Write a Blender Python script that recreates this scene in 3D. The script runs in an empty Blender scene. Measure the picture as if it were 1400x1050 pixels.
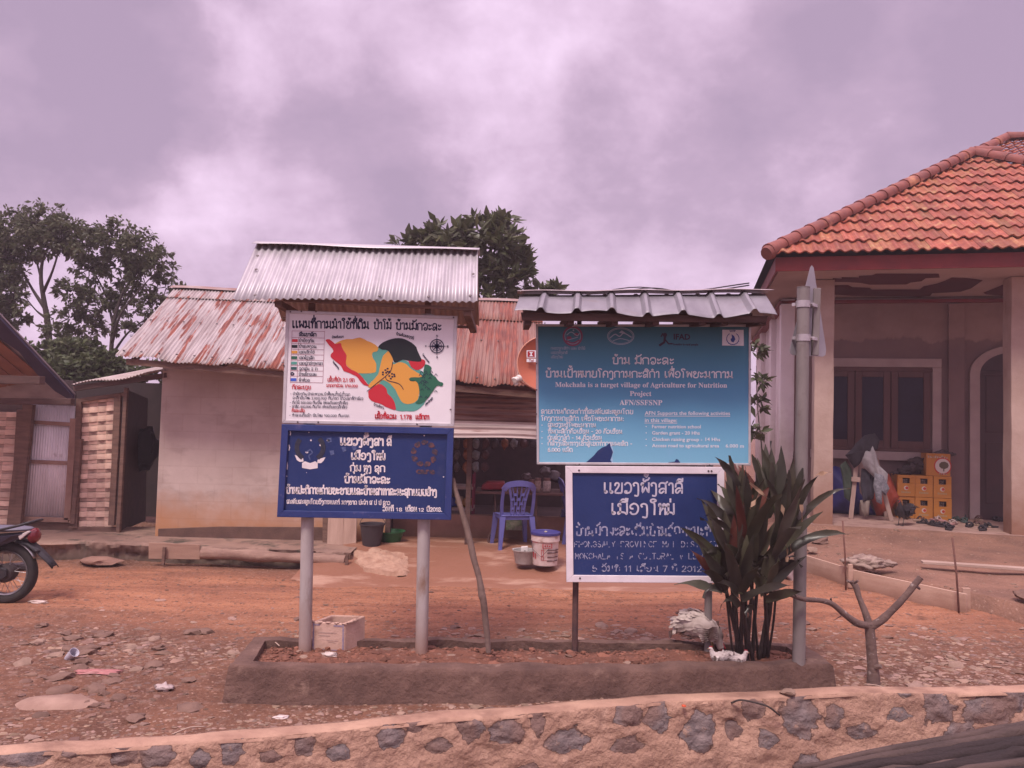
import bpy, math, random
from mathutils import Vector, Matrix, noise
R = math.radians
random.seed(7)
S = bpy.context.scene
COL = S.collection

# ---------------------------------------------------------------- camera
F, CX, CY, H0 = 1050.0, 700.0, 525.0, 1.75        # focal length and centre in photo pixels, eye height
PITCH, ROLL = R(2.45), R(1.5)
CAM = Vector((0, 0, H0))
FW = Vector((0, math.cos(PITCH), math.sin(PITCH)))
_r, _u = Vector((1, 0, 0)), Vector((0, -math.sin(PITCH), math.cos(PITCH)))
RT = _r * math.cos(ROLL) + _u * math.sin(ROLL)
UP = _u * math.cos(ROLL) - _r * math.sin(ROLL)
cd = bpy.data.cameras.new('camera'); cam = bpy.data.objects.new('camera', cd); COL.objects.link(cam)
cd.sensor_width = 36; cd.lens = 36 * F / 1400; cd.clip_end = 2000; cd.clip_start = 0.05
m = Matrix((RT, UP, -FW)).transposed().to_4x4(); m.translation = CAM
cam.matrix_world = m
S.camera = cam

# ---------------------------------------------------------------- sky: lilac overcast
SUN_EL, SUN_AZ = 58, 205
W_ = bpy.data.worlds.new('World'); S.world = W_; W_.use_nodes = True
nt = W_.node_tree; nt.nodes.clear()
def N(t, **k):
    n = nt.nodes.new(t)
    for a, b in k.items(): setattr(n, a, b)
    return n
def L(a, b): nt.links.new(a, b)
def val(x, y, op, clamp=False):
    n = N('ShaderNodeMath', operation=op, use_clamp=clamp)
    for i, q in enumerate((x, y)):
        if q is None: continue
        if isinstance(q, (int, float)): n.inputs[i].default_value = q
        else: L(q, n.inputs[i])
    return n.outputs[0]
tc = N('ShaderNodeTexCoord'); sep = N('ShaderNodeSeparateXYZ'); L(tc.outputs['Generated'], sep.inputs[0])
zz = val(val(sep.outputs[2], 0.0, 'MAXIMUM'), 0.55, 'ADD')
cmb = N('ShaderNodeCombineXYZ'); L(val(sep.outputs[0], zz, 'DIVIDE'), cmb.inputs[0]); L(val(sep.outputs[1], zz, 'DIVIDE'), cmb.inputs[1])
def nz(scale, detail, rough, dist=0.0, off=(0, 0, 0)):
    mp = N('ShaderNodeMapping'); mp.inputs['Location'].default_value = off; L(cmb.outputs[0], mp.inputs[0])
    n = N('ShaderNodeTexNoise'); n.inputs['Scale'].default_value = scale; n.inputs['Detail'].default_value = detail
    n.inputs['Roughness'].default_value = rough; n.inputs['Distortion'].default_value = dist
    L(mp.outputs[0], n.inputs['Vector']); return n.outputs[0]
big = nz(1.5, 3, .5, .3, (1.3, .4, 0)); fine = nz(5.6, 8, .6, .1, (3.1, 7.7, 0))
cl = val(val(big, .50, 'MULTIPLY'), val(fine, .80, 'MULTIPLY'), 'ADD'); cl = val(cl, -.15, 'ADD')
def ray(px, py): return FW + RT * ((px - CX) / F) + UP * ((CY - py) / F)
# ragged banks of cloud, each at its own bearing
wn = N('ShaderNodeTexNoise'); wn.inputs['Scale'].default_value = 5.5; wn.inputs['Detail'].default_value = 6; wn.inputs['Roughness'].default_value = .6; L(tc.outputs['Generated'], wn.inputs['Vector'])
w1 = N('ShaderNodeVectorMath', operation='SUBTRACT'); L(wn.outputs['Color'], w1.inputs[0]); w1.inputs[1].default_value = (.5, .5, .5)
w2 = N('ShaderNodeVectorMath', operation='SCALE'); L(w1.outputs[0], w2.inputs[0]); w2.inputs['Scale'].default_value = .14
w3 = N('ShaderNodeVectorMath', operation='ADD'); L(tc.outputs['Generated'], w3.inputs[0]); L(w2.outputs[0], w3.inputs[1])
w4 = N('ShaderNodeVectorMath', operation='NORMALIZE'); L(w3.outputs[0], w4.inputs[0])
for px, py, ro, ri, amp in ((50, 60, 11.5, 6, -.20), (185, 100, 8, 4, -.17), (100, 225, 7, 2, -.11), (540, 210, 7, 2, -.12), (450, 270, 8, 3, -.08), (590, 270, 4, 1, -.06), (900, 195, 9, 3, -.11), (1010, 225, 7, 2, -.07), (1010, 80, 10, 3, -.05), (760, 90, 13, 4, .05), (900, 30, 9, 3, .05), (1310, 60, 16, 6, -.09), (1200, 160, 11, 5, -.08),
                         (235, 35, 6, 2, .11), (310, 80, 6, 2, .09), (60, 125, 5, 1, .15), (270, 240, 6, 1, .10), (640, 235, 4, .5, .11), (660, 130, 8, 2, .06), (440, 60, 9, 3, .04), (540, 20, 8, 2, .02), (240, 300, 5, 1, .08), (1000, 320, 12, 3, .08), (1180, 250, 7, 2, .06), (720, 330, 7, 2, .04), (50, 470, 11, 4, .15), (720, 20, 8, 2, .05), (330, 200, 5, 1, -.04)):
    d = ray(px, py).normalized()
    vd = N('ShaderNodeVectorMath', operation='DOT_PRODUCT'); L(w4.outputs[0], vd.inputs[0]); vd.inputs[1].default_value = d
    mr = N('ShaderNodeMapRange', interpolation_type='SMOOTHSTEP'); L(vd.outputs['Value'], mr.inputs[0])
    mr.inputs[1].default_value = math.cos(R(ro)); mr.inputs[2].default_value = math.cos(R(ri)); mr.inputs[3].default_value = 0; mr.inputs[4].default_value = amp
    cl = val(cl, mr.outputs[0], 'ADD')
ramp = N('ShaderNodeValToRGB'); L(cl, ramp.inputs[0])
e = ramp.color_ramp.elements
e[0].position = .26; e[0].color = (.315, .232, .332, 1)
e[1].position = .78; e[1].color = (.680, .520, .680, 1)
k = e.new(.42); k.color = (.375, .272, .380, 1)
k = e.new(.53); k.color = (.465, .338, .462, 1)
k = e.new(.64); k.color = (.550, .407, .546, 1)
# an overcast sky is brightest overhead
zr = N('ShaderNodeMapRange', interpolation_type='SMOOTHSTEP'); L(sep.outputs[2], zr.inputs[0])
zr.inputs[1].default_value = .46; zr.inputs[2].default_value = .95; zr.inputs[3].default_value = 1.0; zr.inputs[4].default_value = 1.0
zr.inputs[3].default_value = 0.0
zm = N('ShaderNodeMix', data_type='RGBA'); L(zr.outputs[0], zm.inputs[0]); zm.inputs[6].default_value = (1, 1, 1, 1); zm.inputs[7].default_value = (3.4, 3.5, 3.2, 1)
sc = N('ShaderNodeVectorMath', operation='MULTIPLY'); L(ramp.outputs[0], sc.inputs[0]); L(zm.outputs[2], sc.inputs[1])
sky = N('ShaderNodeTexSky', sky_type='NISHITA', sun_disc=False, sun_elevation=R(SUN_EL), sun_rotation=R(SUN_AZ))
b1 = N('ShaderNodeBackground'); L(sky.outputs[0], b1.inputs[0]); b1.inputs[1].default_value = .05
b2 = N('ShaderNodeBackground'); L(sc.outputs[0], b2.inputs[0]); b2.inputs[1].default_value = 1.0
mx = N('ShaderNodeMixShader'); mx.inputs[0].default_value = .93; L(b1.outputs[0], mx.inputs[1]); L(b2.outputs[0], mx.inputs[2])
wo = N('ShaderNodeOutputWorld'); L(mx.outputs[0], wo.inputs[0])
sl = bpy.data.lights.new('sun', 'SUN'); sl.energy = 2.0; sl.angle = R(14); sl.color = (1.0, .90, .84)
so = bpy.data.objects.new('sun', sl); COL.objects.link(so)
so.rotation_euler = (R(90 - SUN_EL), 0, R(180 - SUN_AZ)); so.location = (0, -5, 12)
S.view_settings.view_transform = 'Standard'; S.view_settings.look = 'None'; S.view_settings.exposure = 0.64; S.view_settings.gamma = 1.0
S.render.engine = 'CYCLES'; S.cycles.use_denoising = True; S.cycles.max_bounces = 8; S.cycles.diffuse_bounces = 5

# ---------------------------------------------------------------- placing: a photo point on a plane of the place
def W(px, py, Y):
    d = ray(px, py); return CAM + d * (Y / d.y)
def G(px, py, z=0.0):
    d = ray(px, py); return CAM + d * ((z - H0) / d.z)
def PX(Y): return Y / F            # metres per photo pixel at depth Y

# ---------------------------------------------------------------- materials
MATS = {}
def mat(name, c1, c2=None, scale=4.0, rough=.8, bump=.0, bscale=60.0, stretch=(1, 1, 1), metal=0.0, lo=.35, hi=.65, detail=6.0, coords='pos',
        c3=None, s3=1.2, lo3=.5, hi3=.62, spec=.35, st3=(1, 1, 1), dirt=None, attr=None, trans=0.0, extra=None):
    if name in MATS: return MATS[name]
    mt = bpy.data.materials.new(name); MATS[name] = mt; mt.use_nodes = True
    t = mt.node_tree; t.nodes.clear()
    def n(ty, **k):
        q = t.nodes.new(ty)
        for a, b in k.items(): setattr(q, a, b)
        return q
    lk = t.links.new
    out = n('ShaderNodeOutputMaterial'); p = n('ShaderNodeBsdfPrincipled'); lk(p.outputs[0], out.inputs[0])
    p.inputs['Roughness'].default_value = rough; p.inputs['Metallic'].default_value = metal
    p.inputs['Specular IOR Level'].default_value = spec
    if coords == 'pos': co = n('ShaderNodeNewGeometry').outputs['Position']
    elif coords == 'uv': co = n('ShaderNodeTexCoord').outputs['UV']
    else: co = n('ShaderNodeTexCoord').outputs['Object']
    def noi(sc, st, det=detail, ro=.6):
        mp = n('ShaderNodeMapping'); lk(co, mp.inputs[0]); mp.inputs['Scale'].default_value = [sc * q for q in st]
        x = n('ShaderNodeTexNoise'); x.inputs['Scale'].default_value = 1; x.inputs['Detail'].default_value = det; x.inputs['Roughness'].default_value = ro
        lk(mp.outputs[0], x.inputs['Vector']); return x.outputs[0]
    def ramp_(src, lo, hi):
        r = n('ShaderNodeMapRange'); lk(src, r.inputs[0]); r.inputs[1].default_value = lo; r.inputs[2].default_value = hi; r.clamp = True
        return r.outputs[0]
    def mixc(f, a, b):
        x = n('ShaderNodeMix', data_type='RGBA')
        (lk(f, x.inputs[0]) if not isinstance(f, float) else setattr(x.inputs[0], 'default_value', f))
        for i, q in ((6, a), (7, b)):
            if isinstance(q, tuple): x.inputs[i].default_value = (*q, 1)
            else: lk(q, x.inputs[i])
        return x.outputs[2]
    c = c1
    if c2: c = mixc(ramp_(noi(scale, stretch), lo, hi), c1, c2)
    if c3: c = mixc(ramp_(noi(s3, st3, 7), lo3, hi3), c, c3)
    if dirt:                                   # (colour, z low, z high): splashed mud with a ragged edge
        dc, z0, z1 = dirt
        sp = n('ShaderNodeSeparateXYZ'); lk(n('ShaderNodeNewGeometry').outputs['Position'], sp.inputs[0])
        a = n('ShaderNodeMath', operation='MULTIPLY_ADD'); lk(noi(3.0, (1, 1, 1)), a.inputs[0]); a.inputs[1].default_value = -(z1 - z0) * 1.2; lk(sp.outputs[2], a.inputs[2])
        c = mixc(ramp_(a.outputs[0], z1 - (z1 - z0) * .6, z0 - (z1 - z0) * .6), c, dc)
    if attr:
        at = n('ShaderNodeAttribute', attribute_name=attr)
        x = n('ShaderNodeMix', data_type='RGBA', blend_type='MULTIPLY'); x.inputs[0].default_value = 1
        if isinstance(c, tuple): x.inputs[6].default_value = (*c, 1)
        else: lk(c, x.inputs[6])
        lk(at.outputs['Color'], x.inputs[7]); c = x.outputs[2]
    if isinstance(c, tuple): p.inputs['Base Color'].default_value = (*c, 1)
    else: lk(c, p.inputs['Base Color'])
    if bump:
        b = n('ShaderNodeBump'); b.inputs['Strength'].default_value = min(1, bump); b.inputs['Distance'].default_value = .012 * max(1, bump)
        lk(noi(bscale, stretch if coords == 'uv' else (1, 1, 1), 5), b.inputs['Height']); lk(b.outputs[0], p.inputs['Normal'])
    if trans:
        tr = n('ShaderNodeBsdfTranslucent'); (lk(c, tr.inputs[0]) if not isinstance(c, tuple) else setattr(tr.inputs[0], 'default_value', (*c, 1)))
        ms = n('ShaderNodeMixShader'); ms.inputs[0].default_value = trans; lk(p.outputs[0], ms.inputs[1]); lk(tr.outputs[0], ms.inputs[2]); lk(ms.outputs[0], out.inputs[0])
    if extra: extra(t, n, lk, p, noi, ramp_, mixc, c)
    return mt

# ---------------------------------------------------------------- mesh builder
def worldloc(o):
    v = Vector((0, 0, 0))
    while o is not None: v += o.location; o = o.parent
    return v
class MB:
    def __init__(s): s.v = []; s.f = []; s.mi = []; s.uv = []; s.col = []; s.cur = 0; s.tint = None
    def face(s, idx, uv=None):
        s.f.append(tuple(idx)); s.mi.append(s.cur); s.uv.append(uv); s.col.append(s.tint)
    def add(s, pts):
        i = len(s.v); s.v.extend(Vector(p) for p in pts); return i
    def quad(s, a, b, c, d, uv=None):
        i = s.add((a, b, c, d)); s.face((i, i + 1, i + 2, i + 3), uv)
    def poly(s, pts):
        i = s.add(pts); s.face(range(i, i + len(pts)))
    def prism(s, pts, ext):
        ext = Vector(ext); n = len(pts); i = s.add(pts); s.add([Vector(p) + ext for p in pts])
        a = Vector((0, 0, 0))
        for k in range(n): a += Vector(pts[k]).cross(Vector(pts[(k + 1) % n]))
        fl = a.dot(ext) > 0
        o = list(range(n))
        if fl: o = o[::-1]
        s.face([i + k for k in o]); s.face([i + n + k for k in o[::-1]])
        for q in range(n):
            k, l = o[q], o[(q + 1) % n]
            s.face((i + l, i + k, i + n + k, i + n + l))
    def obox(s, c, a, b, d):
        """box at centre c with half vectors a, b, d"""
        c, a, b, d = map(Vector, (c, a, b, d))
        p = [c - a - b - d, c + a - b - d, c + a + b - d, c - a + b - d]
        if a.cross(b).dot(d) < 0: p = p[::-1]
        i = s.add(p); s.add([q + d * 2 for q in p])
        for f in ((3, 2, 1, 0), (4, 5, 6, 7), (0, 1, 5, 4), (1, 2, 6, 5), (2, 3, 7, 6), (3, 0, 4, 7)): s.face([i + k for k in f])
    def box(s, x0, x1, y0, y1, z0, z1):
        s.obox(((x0 + x1) / 2, (y0 + y1) / 2, (z0 + z1) / 2), ((x1 - x0) / 2, 0, 0), (0, (y1 - y0) / 2, 0), (0, 0, (z1 - z0) / 2))
    def bar(s, p, q, w, t, up=(0, 0, 1)):
        """rectangular stick from p to q, w across, t thick"""
        p, q = Vector(p), Vector(q); d = q - p; n = d.normalized(); a = n.cross(Vector(up))
        if a.length < 1e-4: a = n.cross(Vector((1, 0, 0)))
        a.normalize(); b = a.cross(n)
        s.obox((p + q) / 2, d / 2, a * w / 2, b * t / 2)
    def tube(s, pts, rad, n=8, cap=True):
        pts = [Vector(p) for p in pts]
        if isinstance(rad, (int, float)): rad = [rad] * len(pts)
        i0 = len(s.v); pa = None
        for k, p in enumerate(pts):
            d = (pts[min(k + 1, len(pts) - 1)] - pts[max(k - 1, 0)])
            if d.length < 1e-9: d = Vector((0, 0, 1))
            d.normalize()
            if pa is None: a = d.cross(Vector((0, 0, 1))); a = d.cross(Vector((1, 0, 0))) if a.length < .1 else a
            else: a = pa - d * pa.dot(d)
            a.normalize(); pa = a; b = d.cross(a)
            for j in range(n):
                t = 2 * math.pi * j / n; s.v.append(p + (a * math.cos(t) + b * math.sin(t)) * rad[k])
        for k in range(len(pts) - 1):
            for j in range(n):
                q = i0 + k * n; l = (j + 1) % n
                s.face((q + j, q + l, q + n + l, q + n + j))
        if cap:
            s.face([i0 + j for j in range(n)][::-1]); e_ = i0 + (len(pts) - 1) * n; s.face([e_ + j for j in range(n)])
    def lathe(s, c, prof, n=20, ax=(1, 0, 0), ay=(0, 1, 0), az=(0, 0, 1), cap0=True, cap1=True, sx=1.0, sy=1.0):
        c, ax, ay, az = map(Vector, (c, ax, ay, az)); i0 = len(s.v)
        for r, z in prof:
            for j in range(n):
                t = 2 * math.pi * j / n; s.v.append(c + ax * (r * sx * math.cos(t)) + ay * (r * sy * math.sin(t)) + az * z)
        for k in range(len(prof) - 1):
            for j in range(n):
                q = i0 + k * n; l = (j + 1) % n; s.face((q + j, q + l, q + n + l, q + n + j))
        if cap0: s.face([i0 + j for j in range(n)][::-1])
        if cap1: e_ = i0 + (len(prof) - 1) * n; s.face([e_ + j for j in range(n)])
    def grid(s, fn, nu, nv, uvf=None):
        i0 = len(s.v)
        for b in range(nv + 1):
            for a in range(nu + 1): s.v.append(Vector(fn(a / nu, b / nv)))
        for b in range(nv):
            for a in range(nu):
                q = i0 + b * (nu + 1) + a
                uv = None
                if uvf: uv = [uvf(x / nu, y / nv) for x, y in ((a, b), (a + 1, b), (a + 1, b + 1), (a, b + 1))]
                s.face((q, q + 1, q + nu + 2, q + nu + 1), uv)
    def blob(s, c, r, seed=0, amp=.25, fr=1.3, sub=2, sq=(1, 1, 1), flat=None):
        vs, fs = ICO[sub]; i0 = len(s.v); c = Vector(c); o = Vector((seed * 3.7, seed * 1.3, seed * .7))
        for q in vs:
            k = 1 + amp * noise.noise(q * fr + o) * 1.6
            p = Vector((q.x * sq[0], q.y * sq[1], q.z * sq[2])) * (r * k)
            s.v.append(c + p)
        for f in fs: s.face([i0 + k for k in f])
    def corr(s, A, B, C, D, pitch, amp, nv=1, sub=6, wav=None, sag=None):
        """corrugated sheet: A-B along the eave, D-C along the ridge"""
        A, B, C, D = map(Vector, (A, B, C, D)); wid = ((B - A).length + (C - D).length) / 2; ln = ((D - A).length + (C - B).length) / 2
        nrm = (B - A).cross(D - A).normalized()
        if nrm.z < 0: nrm = -nrm
        nu = max(4, int(wid / pitch * sub))
        def fn(u, v):
            p = A.lerp(B, u).lerp(D.lerp(C, u), v)
            h = wav(u * wid) if wav else math.sin(u * wid / pitch * 2 * math.pi)
            p = p + nrm * amp * h
            if sag: p = p + Vector((0, 0, 1)) * sag(u, v)
            return p
        s.grid(fn, nu, nv, lambda u, v: (u * wid, v * ln))
    def build(s, name, mats, parent=None, smooth=False, bev=0.0, solid=0.0, sub=0, loc=None):
        me = bpy.data.meshes.new(name)
        off = worldloc(parent) if parent else Vector((0, 0, 0))
        me.from_pydata([tuple(v - off) for v in s.v], [], s.f)
        if not isinstance(mats, (list, tuple)): mats = [mats]
        for q in mats: me.materials.append(q)
        if len(mats) > 1: me.polygons.foreach_set('material_index', s.mi)
        if any(u is not None for u in s.uv):
            ul = me.uv_layers.new(name='UVMap'); fl = []
            for f, u in zip(s.f, s.uv):
                for k in range(len(f)): fl.extend(u[k] if u else (0, 0))
            ul.data.foreach_set('uv', fl)
        if any(c is not None for c in s.col):
            ca = me.color_attributes.new('tint', 'FLOAT_COLOR', 'CORNER'); fl = []
            for f, c in zip(s.f, s.col):
                for k in f: fl.extend((*(c or (1, 1, 1)), 1))
            ca.data.foreach_set('color', fl)
        me.polygons.foreach_set('use_smooth', [bool(smooth)] * len(s.f))
        me.update()
        o = bpy.data.objects.new(name, me); COL.objects.link(o)
        if parent: o.parent = parent
        if smooth and smooth != True: me.set_sharp_from_angle(angle=R(smooth))
        if bev:
            md = o.modifiers.new('bevel', 'BEVEL'); md.width = bev; md.segments = 2; md.limit_method = 'ANGLE'; md.angle_limit = R(40)
        if solid:
            md = o.modifiers.new('solid', 'SOLIDIFY'); md.thickness = solid; md.offset = 0
        if sub:
            md = o.modifiers.new('sub', 'SUBSURF'); md.levels = sub; md.render_levels = sub
        return o
import bmesh
ICO = {}
for _s in (1, 2, 3):
    _b = bmesh.new(); bmesh.ops.create_icosphere(_b, subdivisions=_s, radius=1)
    _b.verts.ensure_lookup_table(); ICO[_s] = ([v.co.copy() for v in _b.verts], [[v.index for v in f.verts] for f in _b.faces]); _b.free()

def tag(o, label, cat, group=None):
    o['label'] = label; o['category'] = cat
    if group: o['group'] = group
    return o
def thing(name, label, cat, loc=(0, 0, 0), group=None):
    o = bpy.data.objects.new(name, None); COL.objects.link(o); o.location = loc; o.empty_display_size = .2
    return tag(o, label, cat, group)
def struct(o, kind='structure'):
    o['kind'] = kind; return o
def dup(root, loc, rotz=None, label=None, group=None):
    c = root.copy(); COL.objects.link(c); c.location = loc
    if rotz is not None: c.rotation_euler = (0, 0, rotz)
    if label: c['label'] = label
    if group: c['group'] = group
    for ch in list(root.children):
        d = ch.copy(); COL.objects.link(d); d.parent = c
        for g in ch.children:
            h = g.copy(); COL.objects.link(h); h.parent = d
    return c
def smoothpts(pts, n=4):
    if len(pts) < 3: return [Vector(p) for p in pts]
    P = [Vector(p) for p in pts]; P = [P[0] * 2 - P[1]] + P + [P[-1] * 2 - P[-2]]; out = []
    for i in range(1, len(P) - 2):
        a, b, c, d = P[i - 1:i + 3]
        for k in range(n):
            t = k / n
            out.append(.5 * ((2 * b) + (c - a) * t + (2 * a - 5 * b + 4 * c - d) * t * t + (3 * b - a - 3 * c + d) * t ** 3))
    out.append(P[-2]); return out
# ---------------------------------------------------------------- lettering: a stroke alphabet for Lao, outlines for Latin
GL = {  # advance, strokes (x,y in tenths of the x-height)
'ກ': (8, '1,0 1,5.5 .3,6.8 1.2,9 4,10 6.6,9 7,6.5 7,0'), 'ຂ': (8, '1,7.4 1.4,9.4 3.2,10 4.4,8.6 3.6,5.8 1.6,2.8 1.2,.6 2.2,.2 5.4,.2 6.8,1.4 7,10'),
'ຄ': (8, '3,3.2 2.8,5 1.6,5.2 1.4,3.6 3,3.2|1.3,0 1,6 2,9.2 4,10 6.4,9 7,6 7,0'), 'ງ': (6.4, '1.5,7 .8,8.6 2.4,10 4.4,9.2 5,7 5,-1 4,-2.8 2,-2.4'),
'ຈ': (7.4, '1,6.2 1.4,9 4,10 6.2,8.6 6.4,3 5,.3 2.6,.3 1.8,2.2 3,3.6 4.4,2.8'), 'ສ': (8.4, '1,6 1.4,9 3.6,10 6,9.2 6.6,6.5 6.6,0|6.6,4 4.2,4.6 1.8,3.4 1.4,1 3,.2 5,2|6,9 8.2,11.2'),
'ຊ': (8.4, '2.6,7.2 1.2,7.6 1.2,9.4 3,10 4.2,8.6 3.6,6.4 1.6,4.4 1.4,1.4 3,0 5.8,.4 7,3 7,7.4 8.2,9.6'), 'ຍ': (8, '3,8.4 1.6,8.4 1.6,10 3,9.8 3,7.6 1.8,6 3,5 1.4,4 1.2,1 4,0 6.6,.8 7,3 7,10'),
'ດ': (8, '1.2,2.2 2.8,2.4 2.8,.6 1.4,0 1,6 1.6,9 4,10 6.4,9 7,6 7,0'), 'ຕ': (8.4, '1.2,2.2 2.8,2.4 2.8,.6 1.4,0 1,7 2,10 4.1,8.2 6.2,10 7.4,7 7.4,0'),
'ຖ': (8, '1.4,1.4 2.6,2.2 3,.8 1.6,.1 1.2,2.6 1.8,5 1,7 2,9.4 4.4,10 6.6,8.8 7,6 7,0'), 'ທ': (8.2, '2.4,7.6 1,7.8 1.2,9.6 2.6,9.6 2.8,7 2.8,0|2.8,5 5,9.8 7,9 7.2,6 7.2,0'),
'ນ': (8.6, '2.4,7.6 1,7.8 1.2,9.6 2.6,9.6 2.8,7 2.8,2 1.4,.2 .8,1.6 2.8,2.2 6,2 7.8,.6 7.2,0 6.8,1.6 6.8,10'), 'ບ': (8, '2.6,7.6 1,7.8 1.2,9.6 2.6,9.6 2,7 1.8,1.2 3,.2 6,.2 7,1.2 7,10'),
'ປ': (8, '2.6,7.6 1,7.8 1.2,9.6 2.6,9.6 2,7 1.8,1.2 3,.2 6,.2 7,1.2 7,13.4'), 'ຜ': (8.4, '2.6,7.8 1,7.8 1.2,9.6 2.6,9.6 2,7 2,.4 4.6,5.6 7.2,.4 7.4,10'),
'ພ': (8.4, '2.6,7.8 1,7.8 1.2,9.6 2.6,9.6 2,7 2,.4 4.6,8.6 7.2,.4 7.4,10'), 'ມ': (8.2, '2.6,7.6 1,7.8 1.2,9.6 2.6,9.6 2.4,7 2.4,1.8 1.2,.2 .8,1.6 2.4,2.2 5.6,1.6 7.2,.4 7.2,10'),
'ຢ': (8, '3,8.4 1.6,8.4 1.6,10 3,9.8 3,7.6 1.8,6 3,5 1.4,4 1.2,1 4,0 6.6,.8 7,3 7,13.4'), 'ຣ': (7, '1.6,7 1,8.8 2.6,10 5,9.6 5.6,8 3.6,5.6 5.6,4 5.8,.8 4,.2'),
'ຮ': (8, '3,5 1.4,5.6 1.2,8 3.6,9.6 6,8.4 6.8,4.6 5.4,.8 2.4,.2 1.2,2|5.4,9 7.6,11'), 'ລ': (8, '1,6 1.4,9 3.6,10 6,9.2 6.6,6.5 6.6,0|6.6,3.4 4.2,5 1.8,3.6 1.2,1.2 2.8,.2 4.2,2 6.4,3.4'),
'ວ': (7.4, '2.8,1.6 1.4,2 1.2,.4 3.4,0 5.8,1.2 6.6,5 5.6,8.8 3,10 1,8'), 'ຫ': (8.4, '2.4,7.6 1,7.8 1.2,9.6 2.6,9.6 2.4,7 2,0|2,2.6 5.8,6.6 7.2,9 5.8,10 5,8.6 6.4,6.8 7.2,4.6 7.2,0'),
'ອ': (7.6, '3,5.2 1.4,5.6 1.2,8 3.6,10 6,8.6 6.8,5 5.4,.8 2.4,.2 1.2,2'), 'ະ': (5.4, '1.4,8.4 1.2,6.6 2.6,6.2 4.6,8|1.4,3.2 1.2,1.4 2.6,1 4.6,2.8'),
'າ': (5.2, '.8,8 1.6,9.6 3.6,9.6 4.2,7.6 4.2,0'), 'ເ': (4.6, '1.8,10 1.8,1.4 2.8,.2 3.8,1.2 2.8,2.2 1.8,1.6'), 'ໂ': (6, '3,0 3,9 1,11.4 1.2,13.6 4,13.8 5.2,12.6'),
'ໃ': (6, '3.6,0 3.6,10 1.4,11.6 1,13.4 3,14.4 4.8,13 3.4,12'), 'ໄ': (5.6, '3.4,0 3.4,10 1.4,11.6 1.2,13.6 3,14.2 5,13.4'), 'ຽ': (6.6, '1,8 2.6,10 5,8.8 5.2,1 4,-2.6 1.8,-2.4 2,0 3.4,.4'),
'ໆ': (8, '1,7 2.4,10 4,8 3,5|4,8 6,10 7,6 6.6,-2'), '-': (5, '.8,5 4.2,5'), '/': (5, '.6,-1 4.4,12'), ':': (3, '1.2,1 1.8,1.4|1.2,7 1.8,7.4'), '.': (2.6, '1,.2 1.6,.6'), ',': (2.6, '1.4,.8 1,-1.4'),
'0': (7, '3.5,0 1,2.4 .9,7.6 3.5,10 6,7.6 6,2.4 3.5,0'), '1': (5, '1,8 3,10|3,10 3,0'), '2': (7, '1,7.6 2.4,9.8 5,9.6 5.8,7 4,4 1,0|1,.2 6,.2'), '5': (7, '5.6,10 1.6,10|1.6,10 1.2,5.6 4,6.2 6,4 5,.8 2.4,0 .8,1.4'),
'6': (7, '5.4,9.4 2.6,9.2 1,5 1.4,1.2 3.6,0 5.8,1.6 5.6,4.6 3.4,5.6 1.2,3.6'), '7': (6.6, '.8,10 6,10|6,10 2.6,0'), '8': (7, '3.5,5.2 1.2,7.4 2.4,9.8 4.6,9.8 5.8,7.4 3.5,5.2 1,2.6 2.2,.2 4.8,.2 6,2.6 3.5,5.2'),
'4': (7, '4.6,0 4.6,10|4.6,10 .8,3|.8,3 6.4,3'), '(': (4, '3,12 1.4,8 1.4,3 3,-1'), ')': (4, '1,12 2.6,8 2.6,3 1,-1'), ' ': (4.4, ''), '?': (6, '1,8 2.6,10 4.6,9 4,6 2.8,4.4|2.8,1 2.9,.4'),
}
UPM = {'ິ': '-6,11.6 -1.6,11.6 -2.4,13.4 -4.6,13.8 -6,11.6', 'ີ': '-6,11.6 -1.4,11.6 -2.4,13.4 -4.6,13.8 -6,11.6|-1.4,11.6 -1.2,14.6', 'ຶ': '-6,11.6 -1.6,11.6 -2.4,13.4 -4.6,13.8 -6,11.6|-1.6,13 -.8,14 -1.6,15',
       'ື': '-6,11.6 -1.4,11.6 -2.4,13.4 -4.6,13.8 -6,11.6|-2.2,12.6 -2,14.8|-1.2,11.6 -.8,14.8', 'ັ': '-5.6,13.4 -5.4,11.6 -3.6,11.4 -2,13 -1.2,14.6', 'ົ': '-6,14 -6,12.2 -4.6,11.4 -3.8,12.6 -2.2,13 -1,15', 'ໍ': '-4,11.4 -5,12.4 -4,13.6 -3,12.4 -4,11.4'}
TON = {'່': '-3.4,{0} -3.4,{2}', '້': '-4.6,{1} -5,{2} -3.6,{2} -3.6,{0} -1.8,{2}', '໌': '-4,{0} -3,{1} -2,{2}'}
DNM = {'ຸ': '-3.6,-1.4 -2.4,-1.8 -2.2,-4', 'ູ': '-4.6,-1.4 -4.4,-3.8 -2.8,-3.8 -2,-1.4'}
GL['ໝ'] = None; GL['ໜ'] = None
def parse(s):
    return [[(float(a), float(b)) for a, b in (q.split(',') for q in st.split())] for st in s.split('|') if st.strip()]
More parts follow.
